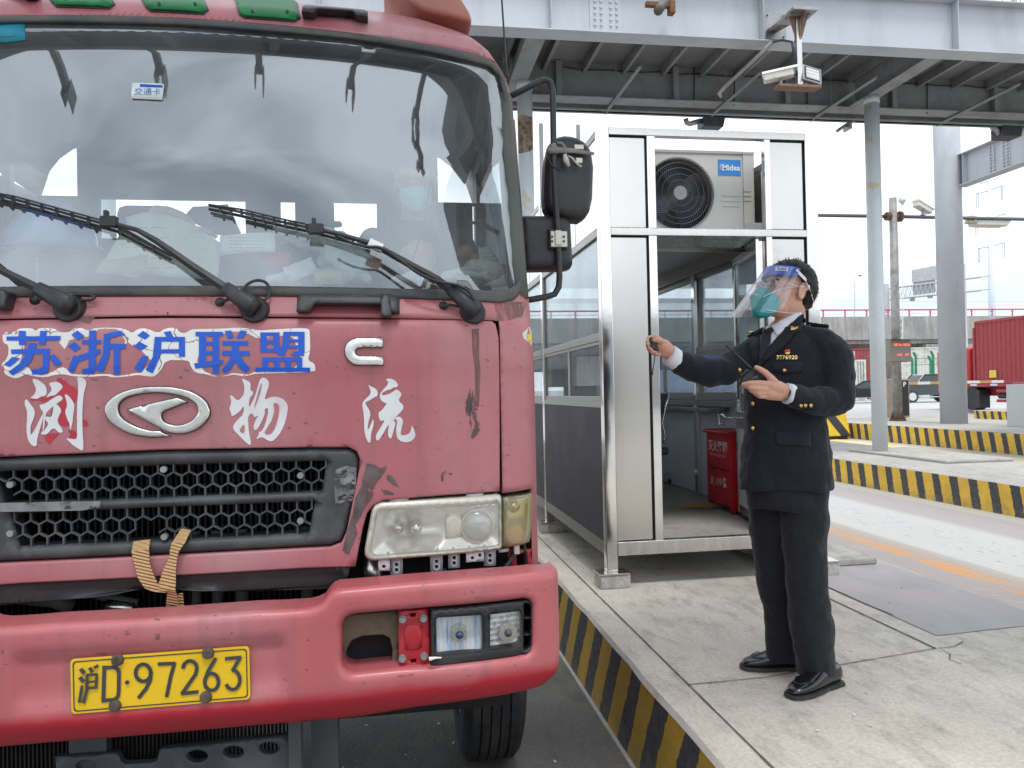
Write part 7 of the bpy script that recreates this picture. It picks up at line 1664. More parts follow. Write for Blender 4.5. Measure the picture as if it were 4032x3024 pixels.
for k, (z0, z1, ri, ro) in enumerate(((.041, .081, .100, .111),)):
    RR = []
    for i in range(33):
        a = R_(-66+132*i/32); ca, sa = math.cos(a), math.sin(a); q = .098/.112
        RR.append([MH @ Vector((-.004+ri*ca, ri*q*sa, z1)), MH @ Vector((-.004+ro*ca, ro*q*sa, z1)), MH @ Vector((-.002+(ro+.004)*ca, (ro+.003)*q*sa, z0)), MH @ Vector((-.002+ri*ca, ri*q*sa, z0))])
    b.loft(RR)
b.build('foam_band', Mt('blue_foam', (.012, .075, .55), .5, var=.1), SH, smooth=False)
mb = MH.copy(); mb.translation = Vector((0, 0, 0))
def bandpt(u, v, r=.1135):
    a = R_(62)-u/r if False else R_(34)+u/.105; return MH @ Vector((-.003+(r+.0015)*math.cos(a), (r+.0015)*.875*math.sin(a), .064+v))
b = MB(); LB = []
for i in range(9): u = -.024+.048*i/8; LB.append((bandpt(u, .0085, .1135), bandpt(u, -.0085, .1145)))
for (a1, b1), (a2, b2) in zip(LB, LB[1:]): b.quad([a1, a2, b2, b1])
LBL = b.build('band_label', WPR, SH)
text('label_text', 'Shield', .015, lambda u, v: bandpt(u, v, .1158), STKB, SH, offset=.0003)
# elastic from band end round the back of the head
b = MB(); esf = surf_of(BODY, (bpy.data.objects['hair'],))
pa = [MH @ Vector(p) for p in ((.042, .0925, .062), (.0, .093, .044), (-.04, .086, .014), (-.075, .068, -.012), (-.100, .040, -.026), (-.112, 0, -.030), (-.100, -.040, -.026), (-.06, -.078, .0), (.0, -.096, .048))]
upv = (MH.to_3x3() @ Vector((0, 0, 1)))
for p, q in zip(pa, pa[1:]):
    w_ = upv*.0085; n_ = (q-p).normalized(); ww = (MH.to_3x3() @ Vector((.25, 0, .97))).normalized()*.0085; b.quad([p-ww, q-ww, q+ww, p+ww])
bmesh.ops.remove_doubles(b.bm, verts=b.bm.verts, dist=.0005); o = b.build('elastic_band', STRAP, SH); md = o.modifiers.new('s', 'SOLIDIFY'); md.thickness = .0012
b = MB(); p = MH @ Vector((.048, .0925, .064)); b.ball(p+Vector((0, -.003, 0)), (.006, .003, .006), 0, 14, 8); b.build('snap_button', STRAP, SH, smooth=True)
# radio and recorder
RAD = thing('radio', 'black handheld radio with long aerial held in the officer left hand', 'radio', PY(2960, 1480, 2.83))
q = [PY(x, y, 2.815) for x, y in Z([(440, 740), (640, 570), (680, 545), (890, 750), (890, 790), (780, 850), (600, 1000), (380, 900)], 2850, 1350, .1808)]
b = MB(); b.prism(q, (.004, .034, 0)); b.build('radio_body', BLK, RAD, bev=.004)
pr_ = lambda x, y, Y=2.83: PY(*Z([(x, y)], 2850, 1350, .1808)[0], Y)
b = MB(); b.tube([pr_(620, 590), pr_(540, 510), pr_(300, 280), pr_(180, 165), pr_(110, 100), pr_(50, 55)], [.0075, .006, .0045, .0035, .0042, .0046], 10); b.build('aerial', BLK, RAD, smooth=True)
b = MB(); b.cyl(pr_(530, 650), pr_(490, 595), .0085, .0085, 12); b.cyl(pr_(470, 690), pr_(440, 650), .0075, .0075, 12); b.cyl(pr_(410, 720), pr_(380, 690), .006, .006, 10); b.build('knobs', BLK, RAD)
b = MB(); b.tube([pr_(620, 790, 2.812), pr_(690, 740, 2.812), pr_(740, 720, 2.812)], .002, 5); b.ball(pr_(727, 762, 2.812), .003); b.build('radio_trim', GREYM, RAD, smooth=True)
REC = thing('recorder', 'small black handheld recorder pointed at the truck by the officer', 'recorder', PY(2578, 1355, 2.97))
pq = lambda x, y, Y=2.965: PY(*Z([(x, y)], 2500, 1250, .1205)[0], Y)
b = MB(); b.prism([pq(x, y) for x, y in ((470, 870), (475, 700), (500, 645), (570, 635), (590, 800), (780, 880), (770, 1090), (700, 1060), (570, 1010))], (.0, .03, 0)); b.build('recorder_body', BLK, REC, bev=.003)
b = MB(); b.cyl(pq(525, 760, 2.966), pq(525, 760, 2.96), .0065, .006, 14); b.build('recorder_lens', Mt('lens_dark_glass', (.02, .06, .05), .08, coat=1), REC, smooth=True)
b = MB(); b.tube([pq(660, 1230, 2.98), pq(640, 1400, 2.98), pq(600, 1600, 2.98), pq(575, 1800, 2.98), pq(560, 1880, 2.98)], [.0022, .002, .002, .003, .0045], 6); b.build('wrist_strap', BLK, REC, smooth=True)
b = MB(); b.tube([wr_n+(PH(3085, 1538)-wr_n)*t for t in (0, .4, .8)], [.0315, .0325, .033], 18, 0, False); b.build('glove_cuff', Glass('clear_glove', (.95, .92, .92), .10, .15, dust=.25, dcol=(.8, .75, .75), dhard=(.3, .8)), OFF, smooth=True)
# ------------------------------------------------------------- the driver
DRV = thing('person', 'truck driver in a pale blue mask sitting at the wheel behind the windscreen', 'person', PY(1640, 1000, 3.2))
MD = frame((.10, -.93, -.30), PY(1636, 720, 3.14))
b = MB(); head_parts(b, MD); cD = MD.translation
limb(b, [cD+Vector((0, .03, -.07)), cD+Vector((0, .06, -.16)), cD+Vector((0, .08, -.30)), cD+Vector((0, .15, -.60))], [.055, .065, .13, .14])
SD = cD+Vector((.17, .06, -.24)); SE = cD+Vector((-.17, .06, -.24))
limb(b, [SD, SD+Vector((.06, -.18, -.2)), Vector((sx.x+.16, 2.90, zd+.24))], [.05, .042, .03]); limb(b, [SE, SE+Vector((-.08, -.18, -.2)), Vector((sx.x-.16, 2.90, zd+.24))], [.05, .042, .03])
for s in (1, -1):
    hx_ = Vector((sx.x+s*.17, 2.93, zd+.20))
    limb(b, [hx_+Vector((0, .0, .05)), hx_], [.028, .028])
    for k in range(4): finger(b, [hx_+Vector((s*.012, -.02, .03-k*.019)), hx_+Vector((s*.03, -.045, .03-k*.019)), hx_+Vector((s*.045, -.035, .028-k*.019))], .0095, .008)
    finger(b, [hx_+Vector((-s*.01, -.01, .035)), hx_+Vector((-s*.03, -.03, .05))], .011, .008)
limb(b, [cD+Vector((.08, .15, -.62)), cD+Vector((.12, -.25, -.66)), cD+Vector((.12, -.30, -.95))], [.085, .065, .045]); limb(b, [cD+Vector((-.08, .15, -.62)), cD+Vector((-.12, -.25, -.66)), cD+Vector((-.12, -.30, -.95))], [.085, .065, .045])
b.build('body', SKIN, DRV, smooth=True, remesh=.005, sm=3)
MK2 = mask(MD, fabric('pale_blue_mask', (.36, .80, .92), .8, .1, .1, .06), DRV, True)
b = MB(); c = cD
b.loft([ring(c+Vector((0, .16, -.62)), .19, .13, ang=0), ring(c+Vector((0, .10, -.40)), .20, .125, ang=0), ring(c+Vector((0, .07, -.26)), .20, .10, ang=0), ring(c+Vector((0, .06, -.19)), .12, .075, ang=0), ring(c+Vector((0, .05, -.15)), .07, .065, ang=0)])
limb(b, [SD, SD+Vector((.06, -.18, -.2)), Vector((sx.x+.16, 2.96, zd+.25))], [.07, .058, .045]); limb(b, [SE, SE+Vector((-.08, -.18, -.2)), Vector((sx.x-.16, 2.96, zd+.25))], [.07, .058, .045])
b.build('jacket', fabric('driver_jacket', (.07, .085, .10), .85, .1), DRV, smooth=True, remesh=.009, sm=4, disp=[(.02, .08, 'CLOUDS')])
hairmesh(MD, DRV, n_spk=60, seed=4)
for k in [o for o in bpy.data.objects if o.parent == DRV and o.name.startswith('hair')]: k.data.materials[0] = Mt('short_dark_hair', (.02, .018, .017), .6)
b = MB()
for s in (1, -1): b.tube([MD @ Vector((.07, s*.068, -.02)), MD @ Vector((.03, s*.078, .015)), MD @ Vector((-.01, s*.083, .03))], .0015, 5)
sub(b.build('mask_strap', STRAP, MK2), MK2)
# ============================================================= THINGS ON THE DASHBOARD
PAP = Mt('old_paper', (.62, .64, .54), .7, var=.1, vs=10, dirt=(.42, .36, .24), ds=6, da=(.55, .8)); PAPW = Mt('white_paper', (.70, .74, .74), .7, var=.06, vs=8)
def sheetpx(name, label, cat, px, mat, Y, lean=.25, group='papers on the dashboard', lines=0, curl=.01, hero=None):
    z0 = min(PY(x, y, Y).z for x, y in px)
    f = lambda x, z: Y+(z-z0)*lean
    P_ = Q(px, f); c = PS(sum(p[0] for p in px)/len(px), max(p[1] for p in px), f)
    fr_ = lambda x, z: f(x, z)+curl*math.sin(x*23+z*7)
    t = panel(name, P_, mat, fr_, None, step=.03, thick=.0015, rnd=0)
    tagit(t, label, cat, group)
    if lines:
        b = MB(); x0 = min(p[0] for p in px); x1 = max(p[0] for p in px); y0 = min(p[1] for p in px); y1 = max(p[1] for p in px)
        for i in range(lines):
            y = y0+(y1-y0)*(.22+.6*i/max(1, lines-1)); k = 0; x = x0+(x1-x0)*.18
            while x < x0+(x1-x0)*.78:
                w_ = random.uniform(.03, .10)*(x1-x0); 
                if inpoly(x, y, px) and inpoly(min(x+w_, x1), y, px):
                    a = PS(x, y, fr_)+Vector((0, -.0015, 0)); c = PS(x+w_, y+1.5, fr_)+Vector((0, -.0015, 0)); b.quad([a, (c.x, c.y, a.z), c, (a.x, a.y, c.z)])
                x += w_+random.uniform(.01, .03)*(x1-x0)
        if len(b.bm.faces): b.build('printed_lines', Mt('faint_ink', (.22, .23, .22), .7), t)
        else: b.bm.free()
    return t
sheetpx('paper', 'large yellowed paper leaning on the dashboard below the middle wiper', 'paper', z3([(905, 280), (1040, 252), (1200, 266), (1400, 332), (1540, 430), (1600, 472), (1580, 700), (1570, 742), (1050, 710), (760, 610), (820, 480), (910, 330)]), PAP, 2.62, .35, lines=5)
sheetpx('paper', 'brown folded paper lying left under the yellowed paper', 'paper', z3([(740, 600), (1010, 560), (1080, 560), (1060, 640), (1000, 725), (700, 690)]), Mt('brown_paper', (.42, .36, .25), .7, var=.15, vs=12), 2.56, .3)
sheetpx('cloth', 'beige cloth folded over the top of the yellowed paper', 'cloth', z3([(1060, 262), (1100, 215), (1135, 203), (1240, 215), (1330, 250), (1400, 300), (1420, 345), (1510, 370), (1580, 420), (1560, 440), (1400, 345), (1200, 272)]), Mt('beige_cloth', (.50, .44, .35), .85, bump=.4), 2.72, .2, None)
sheetpx('paper', 'white printed form standing in the middle of the dashboard', 'paper', z3([(1592, 415), (1990, 397), (2000, 480), (1998, 545), (1790, 542), (1586, 560)]), PAPW, 2.62, .2, lines=5)
sheetpx('paper', 'white slip with red writing left of the cream card', 'paper', z4([(20, 652), (225, 572), (262, 640), (255, 690), (78, 758)]), PAPW, 2.53, .3)
sheetpx('card', 'cream card standing at the foot of the windscreen', 'card', z4([(256, 672), (458, 686), (455, 772), (252, 768)]), Mt('cream_card', (.66, .62, .42), .6, var=.04), 2.46, .25)
sheetpx('receipt', 'white receipt standing behind the gloves', 'receipt', z4([(1440, 485), (1455, 508), (1530, 500), (1600, 625), (1450, 612)]), PAPW, 2.80, .1, lines=4)
sheetpx('receipt', 'white receipt curling up in the right corner of the windscreen', 'receipt', z4([(1640, 650), (1705, 600), (1700, 690), (1680, 770), (1610, 800), (1470, 772), (1600, 730)]), PAPW, 2.62, .1)
sheetpx('box', 'red packet on the dashboard below the white form', 'packet', z3([(1890, 555), (2100, 542), (2108, 640), (2060, 665), (1925, 660)]), Mt('red_packet', (.45, .03, .05), .5), 2.66, .1, None)
sheetpx('box', 'dark grey box behind the yellowed paper in front of the rear window', 'box', z3([(1335, 290), (1400, 210), (1650, 188), (1750, 400), (1700, 420), (1560, 410)]), Mt('grey_box', (.16, .18, .20), .6), 2.9, .1, None)
def blob(name, label, cat, parts, mat, remesh=.006, sm=4, disp=None):
    b = MB()
    for pts, rs, fl in parts: limb(b, pts, rs, 10)
    o = b.build(name, mat, None, smooth=True, remesh=remesh, sm=sm, disp=disp); tagit(o, label, cat); return o
GV = Mt('dirty_white_cotton', (.62, .64, .58), .9, var=.15, vs=14, dirt=(.35, .35, .3), ds=12, da=(.5, .7), bump=.4, bs=120)
g = lambda x, y, Y=2.64: PY(*z4([(x, y)])[0], Y)
blob('work_gloves', 'pair of dirty white cotton gloves lying in the right corner of the dashboard', 'gloves', [([g(1620, 680), g(1500, 665), g(1400, 650)], [.028, .034, .03], 1), ([g(1420, 640), g(1300, 680), g(1200, 690)], [.02, .011, .008], 1), ([g(1400, 665), g(1300, 700), g(1180, 710)], [.02, .011, .008], 1), ([g(1400, 700), g(1250, 725), g(1180, 735)], [.018, .011, .008], 1), ([g(1560, 720), g(1450, 735), g(1300, 735)], [.022, .02, .012], 1), ([g(1500, 720, 2.6), g(1380, 700, 2.58), g(1290, 690, 2.58)], [.016, .013, .009], 1)], GV, disp=[(.008, .02, 'CLOUDS')])
blob('tissue', 'crumpled white tissue at the foot of the windscreen below the right wiper', 'tissue', [([g(850, 745, 2.5), g(960, 735, 2.5), g(1060, 765, 2.5)], [.018, .024, .016], 1), ([g(960, 700, 2.52), g(1000, 760, 2.5)], [.014, .018], 1)], PAPW, disp=[(.02, .015, 'CLOUDS')])
blob('cotton_bag', 'pale crumpled bag lying between the cream card and the wheel', 'bag', [([g(-80, 735, 2.6), g(120, 720, 2.6), g(330, 715, 2.62), g(640, 735, 2.6)], [.014, .024, .028, .016], 1)], GV, disp=[(.02, .03, 'CLOUDS')])
blob('plastic_bag', 'pale plastic bag on the dashboard behind the cream card', 'bag', [([g(0, 400, 2.78), g(180, 430, 2.8), g(420, 500, 2.8), g(600, 590, 2.78)], [.03, .05, .06, .03], 1), ([g(380, 600, 2.75), g(560, 680, 2.72)], [.05, .04], 1)], Mt('plastic_film', (.52, .56, .54), .35, var=.12, vs=12), disp=[(.03, .04, 'CLOUDS')])
# blue safety helmet
c = PY(*z3([(385, 500)])[0], 2.72); bm = bmesh.new(); bmesh.ops.create_uvsphere(bm, u_segments=32, v_segments=18, radius=1, matrix=Matrix.Translation(c) @ Matrix.Diagonal((.135, .115, .15, 1)))
bmesh.ops.delete(bm, geom=[v for v in bm.verts if v.co.z < c.z-.02], context='VERTS'); b = MB(); b.bm.free(); b.bm = bm
b.tube([c+Vector((.150*math.cos(a), .13*math.sin(a), -.01)) for a in [2*math.pi*i/32 for i in range(33)]], .007, 6)
o = b.build('helmet', Mt('helmet_blue', (.05, .13, .42), .3, coat=.4), None, smooth=True); tagit(o, 'blue safety helmet on the left end of the dashboard', 'helmet')
# stick-on things on the glass
inS = lambda d: (lambda x, z: TS(x, z)+d)
st = panel('pass_card', Q(Z([(958, 598), (1183, 607), (1190, 616), (1178, 726), (958, 716), (952, 706)], 0, 0, .5425), inS(.008)), Mt('pass_card_paper', (.60, .70, .72), .4, var=.1, vs=12, dirt=(.75, .78, .76), ds=7, da=(.45, .6)), inS(.008), T_, step=.03, thick=.001)
sub(panel('card_band', Q(Z([(1016, 608), (1180, 617), (1178, 634), (1014, 628)], 0, 0, .5425), inS(.006)), STKB, inS(.0065), st, step=.03, thick=.0005), st)
cc = S2(*Z([(1070, 668)], 0, 0, .5425)[0], inS(.006)); sub(text('card_text', '交通卡', .026, lambda u, v: Vector((cc[0]+u, inS(.0062)(cc[0]+u, cc[1]+v), cc[1]+v)), Mt('card_ink', (.12, .2, .4), .5), st), st)
# blue film at the top left of the windscreen
panel('old_film', Q(Z([(-80, 165), (180, 172), (185, 290), (120, 300), (-80, 315)], 0, 0, .5425), inS(.01)), scuffmat('film_blue', (.01, .20, .30), (.02, .30, .40), 9, .55, .7), inS(.01), T_, step=.05, thick=.0005)
# sun visor strips behind the header, suction mirror
b = MB(); c = PY(1869, 842, 2.72); b.tube([c+Vector((.034*math.cos(a), .006*math.sin(a), .034*math.sin(a))) for a in [2*math.pi*i/28 for i in range(29)]], .006, 8); b.tube([c+Vector((.03, .03, -.03)), c+Vector((.09, .04, -.06))], .01, 8); o = b.build('blind_spot_mirror', BLK, None, smooth=True); tagit(o, 'small round mirror stuck inside the right side of the windscreen', 'mirror')
b = MB(); q = lambda x, y, Y=2.66: PY(*Z([(x, y)], 1100, 0, .5425)[0], Y)
b.tube([q(1095, 700), q(1085, 800), q(1075, 990)], .0075, 6); b.build('tmp', BLK, T_).name = 'sensor_rod'
b = MB(); b.prism([q(1035, 978), q(1118, 1020), q(1105, 1130), q(1085, 1165), q(1070, 1120), q(1030, 1100)], (0, .03, 0)); b.build('sensor_box', BLK, T_, bev=.004)
b = MB(); b.tube([q(1085, 1150), q(1110, 1290), q(1120, 1400)], [.010, .006, .005], 6); b.tube([q(1115, 1400), q(1130, 1600), q(1165, 2030)], .0065, 6); b.tube([q(1170, 800), q(1140, 1050), q(1095, 1330), q(1040, 1659), q(940, 1980)], .0028, 5); b.tube([q(1132, 760), q(1125, 900), q(1112, 1020)], .0025, 5)
b.build('dangling_cable', BLK, T_, smooth=True)
# ============================================================= YELLOW STRAP
STRP = Mt('orange_webbing', (.60, .37, .17), .7, var=.12, vs=5, dirt=(.50, .36, .22), ds=5, da=(.5, .75))
_n = STRP.node_tree; _N, _L, _B = _n.nodes, _n.links, _n.nodes['Principled BSDF']; _g = _N.new('ShaderNodeNewGeometry'); _s = _N.new('ShaderNodeSeparateXYZ'); _L.new(_g.outputs['Position'], _s.inputs[0]); _b = _N.new('ShaderNodeBump'); _b.inputs['Strength'].default_value = .8; _b.inputs['Distance'].default_value = .004
_sv = math_(_N, _L, 'SINE', math_(_N, _L, 'MULTIPLY', math_(_N, _L, 'ADD', _s.outputs[2], math_(_N, _L, 'MULTIPLY', _s.outputs[0], .25)), 700)); _L.new(_sv, _b.inputs['Height']); _L.new(_b.outputs[0], _B.inputs['Normal'])
_o = _B.inputs['Base Color'].links[0].from_socket; _L.new(mixc(_N, _L, math_(_N, _L, 'MULTIPLY', ramp(_N, _L, _sv, .3, .9), .16), _o, (.36, .19, .07, 1)), _B.inputs['Base Color'])
b = MB()
def ribbon(L1, L2, offs):
    A = [PS(*z5([p])[0], (lambda x, z, o=o_: TS(x, min(max(z, 1.14), 1.9))-o)) for p, o_ in zip(L1, offs)]; B_ = [PS(*z5([p])[0], (lambda x, z, o=o_+.004: TS(x, min(max(z, 1.14), 1.9))-o)) for p, o_ in zip(L2, offs)]
    n = len(A); R1 = []
    for i in range(n): R1.append([A[i], B_[i], B_[i]+Vector((0, .003, 0)), A[i]+Vector((0, .003, 0))])
    b.loft(R1)
ribbon([(968, 1165), (955, 1240), (975, 1330), (1000, 1430), (1050, 1505), (1120, 1532), (1200, 1538)], [(1090, 1150), (1080, 1220), (1085, 1320), (1110, 1400), (1140, 1465), (1175, 1510), (1225, 1528)], [-.02, .012, .016, .02, .022, .024, .03])
ribbon([(1315, 1070), (1245, 1180), (1230, 1240), (1235, 1270), (1185, 1370), (1155, 1460), (1150, 1520)], [(1385, 1085), (1345, 1170), (1300, 1235), (1285, 1280), (1275, 1380), (1275, 1480), (1265, 1530)], [-.02, .012, .018, .018, .026, .03, .034])
ribbon([(1155, 1500), (1175, 1522), (1215, 1535), (1205, 1620), (1200, 1690), (1212, 1740)], [(1270, 1490), (1272, 1520), (1278, 1540), (1300, 1620), (1305, 1690), (1300, 1745)], [.036, .036, .02, .0, -.02, -.05])
ribbon([(1285, 1545), (1295, 1640), (1310, 1740)], [(1325, 1540), (1335, 1640), (1330, 1740)], [.004, -.01, -.03])
o = b.build('tie_strap', STRP, None, smooth=False); tagit(o, 'worn orange webbing strap looped through the broken truck grille', 'strap')
# ============================================================= BACKGROUND
GALV = Mt('galvanised', (.42, .43, .44), .5, .4, var=.15, vs=3)
FARW = Mt('far_white_paint', (.68, .70, .72), .6, var=.05); FARG = Mt('far_grey_paint', (.50, .52, .55), .6, var=.05)
# big column with its beam
def gate():
    cx, cy = 15.2, 19.05
    t = thing('gate_frame', 'thick white steel column with an I beam bolted to its side, right of the booth', 'gate frame', (cx, cy, .465))
    b = MB(); b.cyl((cx, cy, .465), (cx, cy, 13), .335, .335, 40); b.cyl((cx, cy, 2.63), (cx, cy, 2.635), .338, .338, 40); b.build('column', GIRD, t, smooth=True)
    zb0, zt0 = 6.93, 7.77; b = MB(); X = 15.42; y1 = cy-.2; y0 = 9.0
    b.box(X-.01, X+.01, y0, y1, zb0, zt0); b.box(X-.17, X+.17, y0, y1, zt0-.015, zt0+.01); b.box(X-.17, X+.17, y0, y1, zb0-.01, zb0+.015); b.box(X-.15, X+.15, y1-.28, y1-.26, zb0, zt0); b.build('beam', GIRD, t)
    b = MB(); b.box(X-.02, X-.01, y1-1.75, y1-1.05, zb0+.06, zt0-.06)
    for k in range(8):
        for q in (-1.68, -1.55, -1.25, -1.12): bolt(b, X-.02, y1+q, zb0+.12+k*.085, .028, .04, 0, 0)
    b.build('splice_plate', GIRD, t)
gate()
# pole with display, pipe rail with cameras
def pole():
    a = PZ(3535, 1657, .465); top = PY(3515, 780, a.y)
    t = thing('display_pole', 'grey steel pole with rusty foot carrying a brown message display', 'pole', a)
    b = MB(); b.cyl(a, (top.x, top.y, top.z), .135, .11, 20); b.build('pole', Mt('weathered_steel_pole', (.34, .33, .32), .55, .3, var=.25, vs=4, dirt=(.22, .18, .15), ds=3), t, smooth=True)
    b = MB(); b.cyl(a, a+Vector((0, 0, .05)), .24, .24, 16)
    for k in range(6): an = k*math.pi/3; b.prism([a+Vector((.13*math.cos(an), .13*math.sin(an), .05)), a+Vector((.23*math.cos(an), .23*math.sin(an), .05)), a+Vector((.13*math.cos(an), .13*math.sin(an), .32))], (.012*math.sin(an), -.012*math.cos(an), 0))
    b.build('pole_foot', RUST, t)
    Y = a.y-.25; p0 = PY(3505, 1337, Y); p1 = PY(3590, 1424, Y)
    D = thing('message_display', 'brown box display on the grey pole with red glowing characters', 'display', ((p0.x+p1.x)/2, Y, p1.z))
    b = MB(); b.box(p0.x, p1.x, Y, Y+.3, p1.z, p0.z); b.build('display_case', Mt('bronze_enamel', (.24, .21, .17), .5, var=.05), D, bev=.03)
    b = MB(); b.prism([(p0.x-.01, Y-.12, p0.z+.0), (p1.x+.05, Y-.14, p0.z+.0), (p1.x+.05, Y+.3, p0.z+.03), (p0.x-.01, Y+.3, p0.z+.03)], (0, 0, .012)); b.build('hood', Mt('bronze_hood', (.18, .16, .14), .5), D)
    b = MB(); random.seed(11); LEDM = Em('red_led', (1, .09, .05), 2.2)
    for (x0, x1, yy) in ((3520, 3536, 1358), (3540, 3550, 1358), (3556, 3565, 1358), (3568, 3582, 1358), (3535, 3552, 1397), (3566, 3580, 1397)):
        x = x0
        while x < x1:
            for dy in (-3, -1, 1, 3):
                if random.random() < .55: q = PY(x, yy+dy, Y-.004); b.box(q.x, q.x+.011, Y-.006, Y-.001, q.z, q.z+.010)
            x += 2
    b.build('led_text', LEDM, D)
    # pipe rail
    z = PY(3300, 849, a.y).z
    r = thing('pipe_rail', 'horizontal dark steel pipe rail crossing behind the booth at head height of the pole', 'pipe rail', (13, a.y, z))
    b = MB(); b.cyl((8.5, a.y, z), (a.x-.12, a.y, z), .055, .055, 12); b.cyl((a.x+.12, a.y, z), (26, a.y, z-.05), .055, .055, 12); b.build('pipe', Mt('dark_pipe', (.13, .13, .135), .5, .3), r, smooth=True)
    for d0, d1, rr_ in ((-.22, -.10, .13), (.2, .28, .16)): b = MB(); b.cyl((a.x+d0, a.y, z), (a.x+d1, a.y, z), rr_, rr_, 16); b.build('flange', RUST, r)
    # camera on the rail
    def rc(x, y): return PY(x, y, a.y)
    c = rc(3632, 836)
    k = CAMU('surveillance_camera', 'cream box surveillance camera on the pipe rail left of the thick column', c, 1.9, R_(20), .28)
    lp = thing('rail_lamp', 'long cream lamp hood hung on the pipe rail right of the thick column', 'lamp', rc(3920, 880))
    b = MB(); q = [rc(x, y) for x, y in ((3868, 852), (3985, 852), (3990, 858), (3972, 888), (3850, 886), (3845, 872))]; b.prism(q, (0, .4, 0)); b.build('lamp_hood', CREAM, lp, bev=.03)
    b = MB(); q = [rc(x, y) for x, y in ((3822, 846), (3848, 850), (3838, 880), (3812, 876))]; b.prism(q, (0, .2, 0)); b.build('lamp_driver', Mt('tan_box', (.50, .42, .28), .6), lp, bev=.02)
    b = MB(); b.tube([rc(3800, 864), rc(3820, 864), rc(3835, 866), rc(3850, 858)], .02, 6); b.build('lamp_cable', BLK, lp)
pole()
# parking machine with barrier arm
a = PZ(3565, 1647, .465); Y = a.y
t = thing('barrier_machine', 'tan and black parking machine marked P behind the display pole', 'parking machine', a)
p0 = PY(3510, 1492, Y); p1 = PY(3584, 1645, Y)
b = MB(); b.box(p0.x, p1.x, Y, Y+.45, .5, p0.z); b.build('cabinet', Mt('tan_enamel', (.36, .28, .20), .45), t, bev=.02)
q0 = PY(3550, 1498, Y-.01); q1 = PY(3580, 1636, Y-.01)
b = MB(); b.box(q0.x, q1.x, Y-.012, Y, q1.z, q0.z); b.build('face_plate', Mt('gloss_black', (.01, .01, .011), .12), t)
c = PY(3562, 1514, Y-.02); text('letter', 'P', .21, lambda u, v: Vector((c.x+u, Y-.016, c.z+v)), WPR, t, offset=.004)
b = MB(); e0 = PY(3572, 1649, Y); b.box(p1.x-.3, p1.x-.08, Y+.1, Y+.3, .465, .5); b.build('plinth', BLK, t)
b = MB(); z = PY(3600, 1509, Y+.3).z; x = p1.x; k = 0
ARMS = [Mt('arm_orange', (.55, .30, .12), .5), FARW]
bb_ = MB(); bb2 = MB()
while x < p1.x+3.2: (bb_ if k % 2 == 0 else bb2).box(x, x+.45, Y+.2, Y+.26, z-.045, z+.045); x += .45; k += 1
bb_.build('barrier_arm', ARMS[0], t); bb2.build('barrier_arm', ARMS[1], t); b.bm.free()
# striped barrier block
mt, nt, N, L, B = newmat('block_stripe'); g = N.new('ShaderNodeNewGeometry'); s = N.new('ShaderNodeSeparateXYZ'); L.new(g.outputs['Position'], s.inputs[0])
v = math_(N, L, 'ADD', s.outputs[0], math_(N, L, 'MULTIPLY', s.outputs[2], .75)); f = math_(N, L, 'FRACT', math_(N, L, 'DIVIDE', math_(N, L, 'ADD', v, 60.62), .98)); gg = math_(N, L, 'LESS_THAN', f, .32)
n1 = noisen(N, L, 3, 6); L.new(mixc(N, L, gg, ramp(N, L, n1.outputs[0], .3, .7, (.62, .42, .02, 1), (.80, .56, .04, 1)), (.035, .035, .04, 1)), B.inputs['Base Color']); B.inputs['Roughness'].default_value = .5
a0, a1 = PY(3243, 1722, 20.6), PY(3352, 1722, 20.6); zt = PY(3300, 1627, 20.6).z
b = MB(); b.loft([[(a0.x, 20.6, .1), (a1.x, 20.6, .1), (a1.x, 21.3, .1), (a0.x, 21.3, .1)], [(a0.x+.03, 20.62, .2), (a1.x-.02, 20.62, .2), (a1.x-.02, 21.28, .2), (a0.x+.03, 21.28, .2)], [(a0.x+.06, 20.68, zt), (a1.x-.10, 20.68, zt), (a1.x-.10, 21.22, zt), (a0.x+.06, 21.22, zt)]])
o = b.build('barrier_block', mt, None, bev=.03); tagit(o, 'yellow plastic barrier block with one black diagonal stripe behind the officer', 'barrier')
b = MB(); b.box(a0.x+.05, a1.x-.05, 20.7, 21.2, .004, .1); o2 = b.build('barrier_foot', BLK); o2.name = 'barrier_base'; o2.parent = o; o2.matrix_parent_inverse = Matrix.Translation(-Vector(o.location))
# electric cabinet at the right edge
a = PZ(3966, 1684, .465); z1 = PY(3966, 1515, a.y).z
b = MB(); a.x += .48; b.box(a.x, a.x+1.3, a.y, a.y+.55, .465, z1); t = b.build('electric_cabinet', Mt('pale_grey_enamel', (.50, .52, .50), .5, var=.04), None, bev=.01); tagit(t, 'pale grey metal cabinet standing at the right edge of the far island', 'cabinet')
b = MB(); b.box(a.x+.62, a.x+.63, a.y-.004, a.y, .5, z1-.05); b.box(a.x+.5, a.x+.56, a.y-.02, a.y, 1.1, 1.22); o2 = b.build('cabinet_door_gap', GREYM); o2.parent = t; o2.matrix_parent_inverse = Matrix.Translation(-Vector(t.location))
# yellow edged kerb far away
b = MB(); b.quad([(17.4, 25.2, .372), (24.5, 36.5, .372), (24.9, 36.3, .372), (17.8, 25.0, .372)]); o = b.build('far_lane_marking', YLINE); tagit(o, kind='structure')
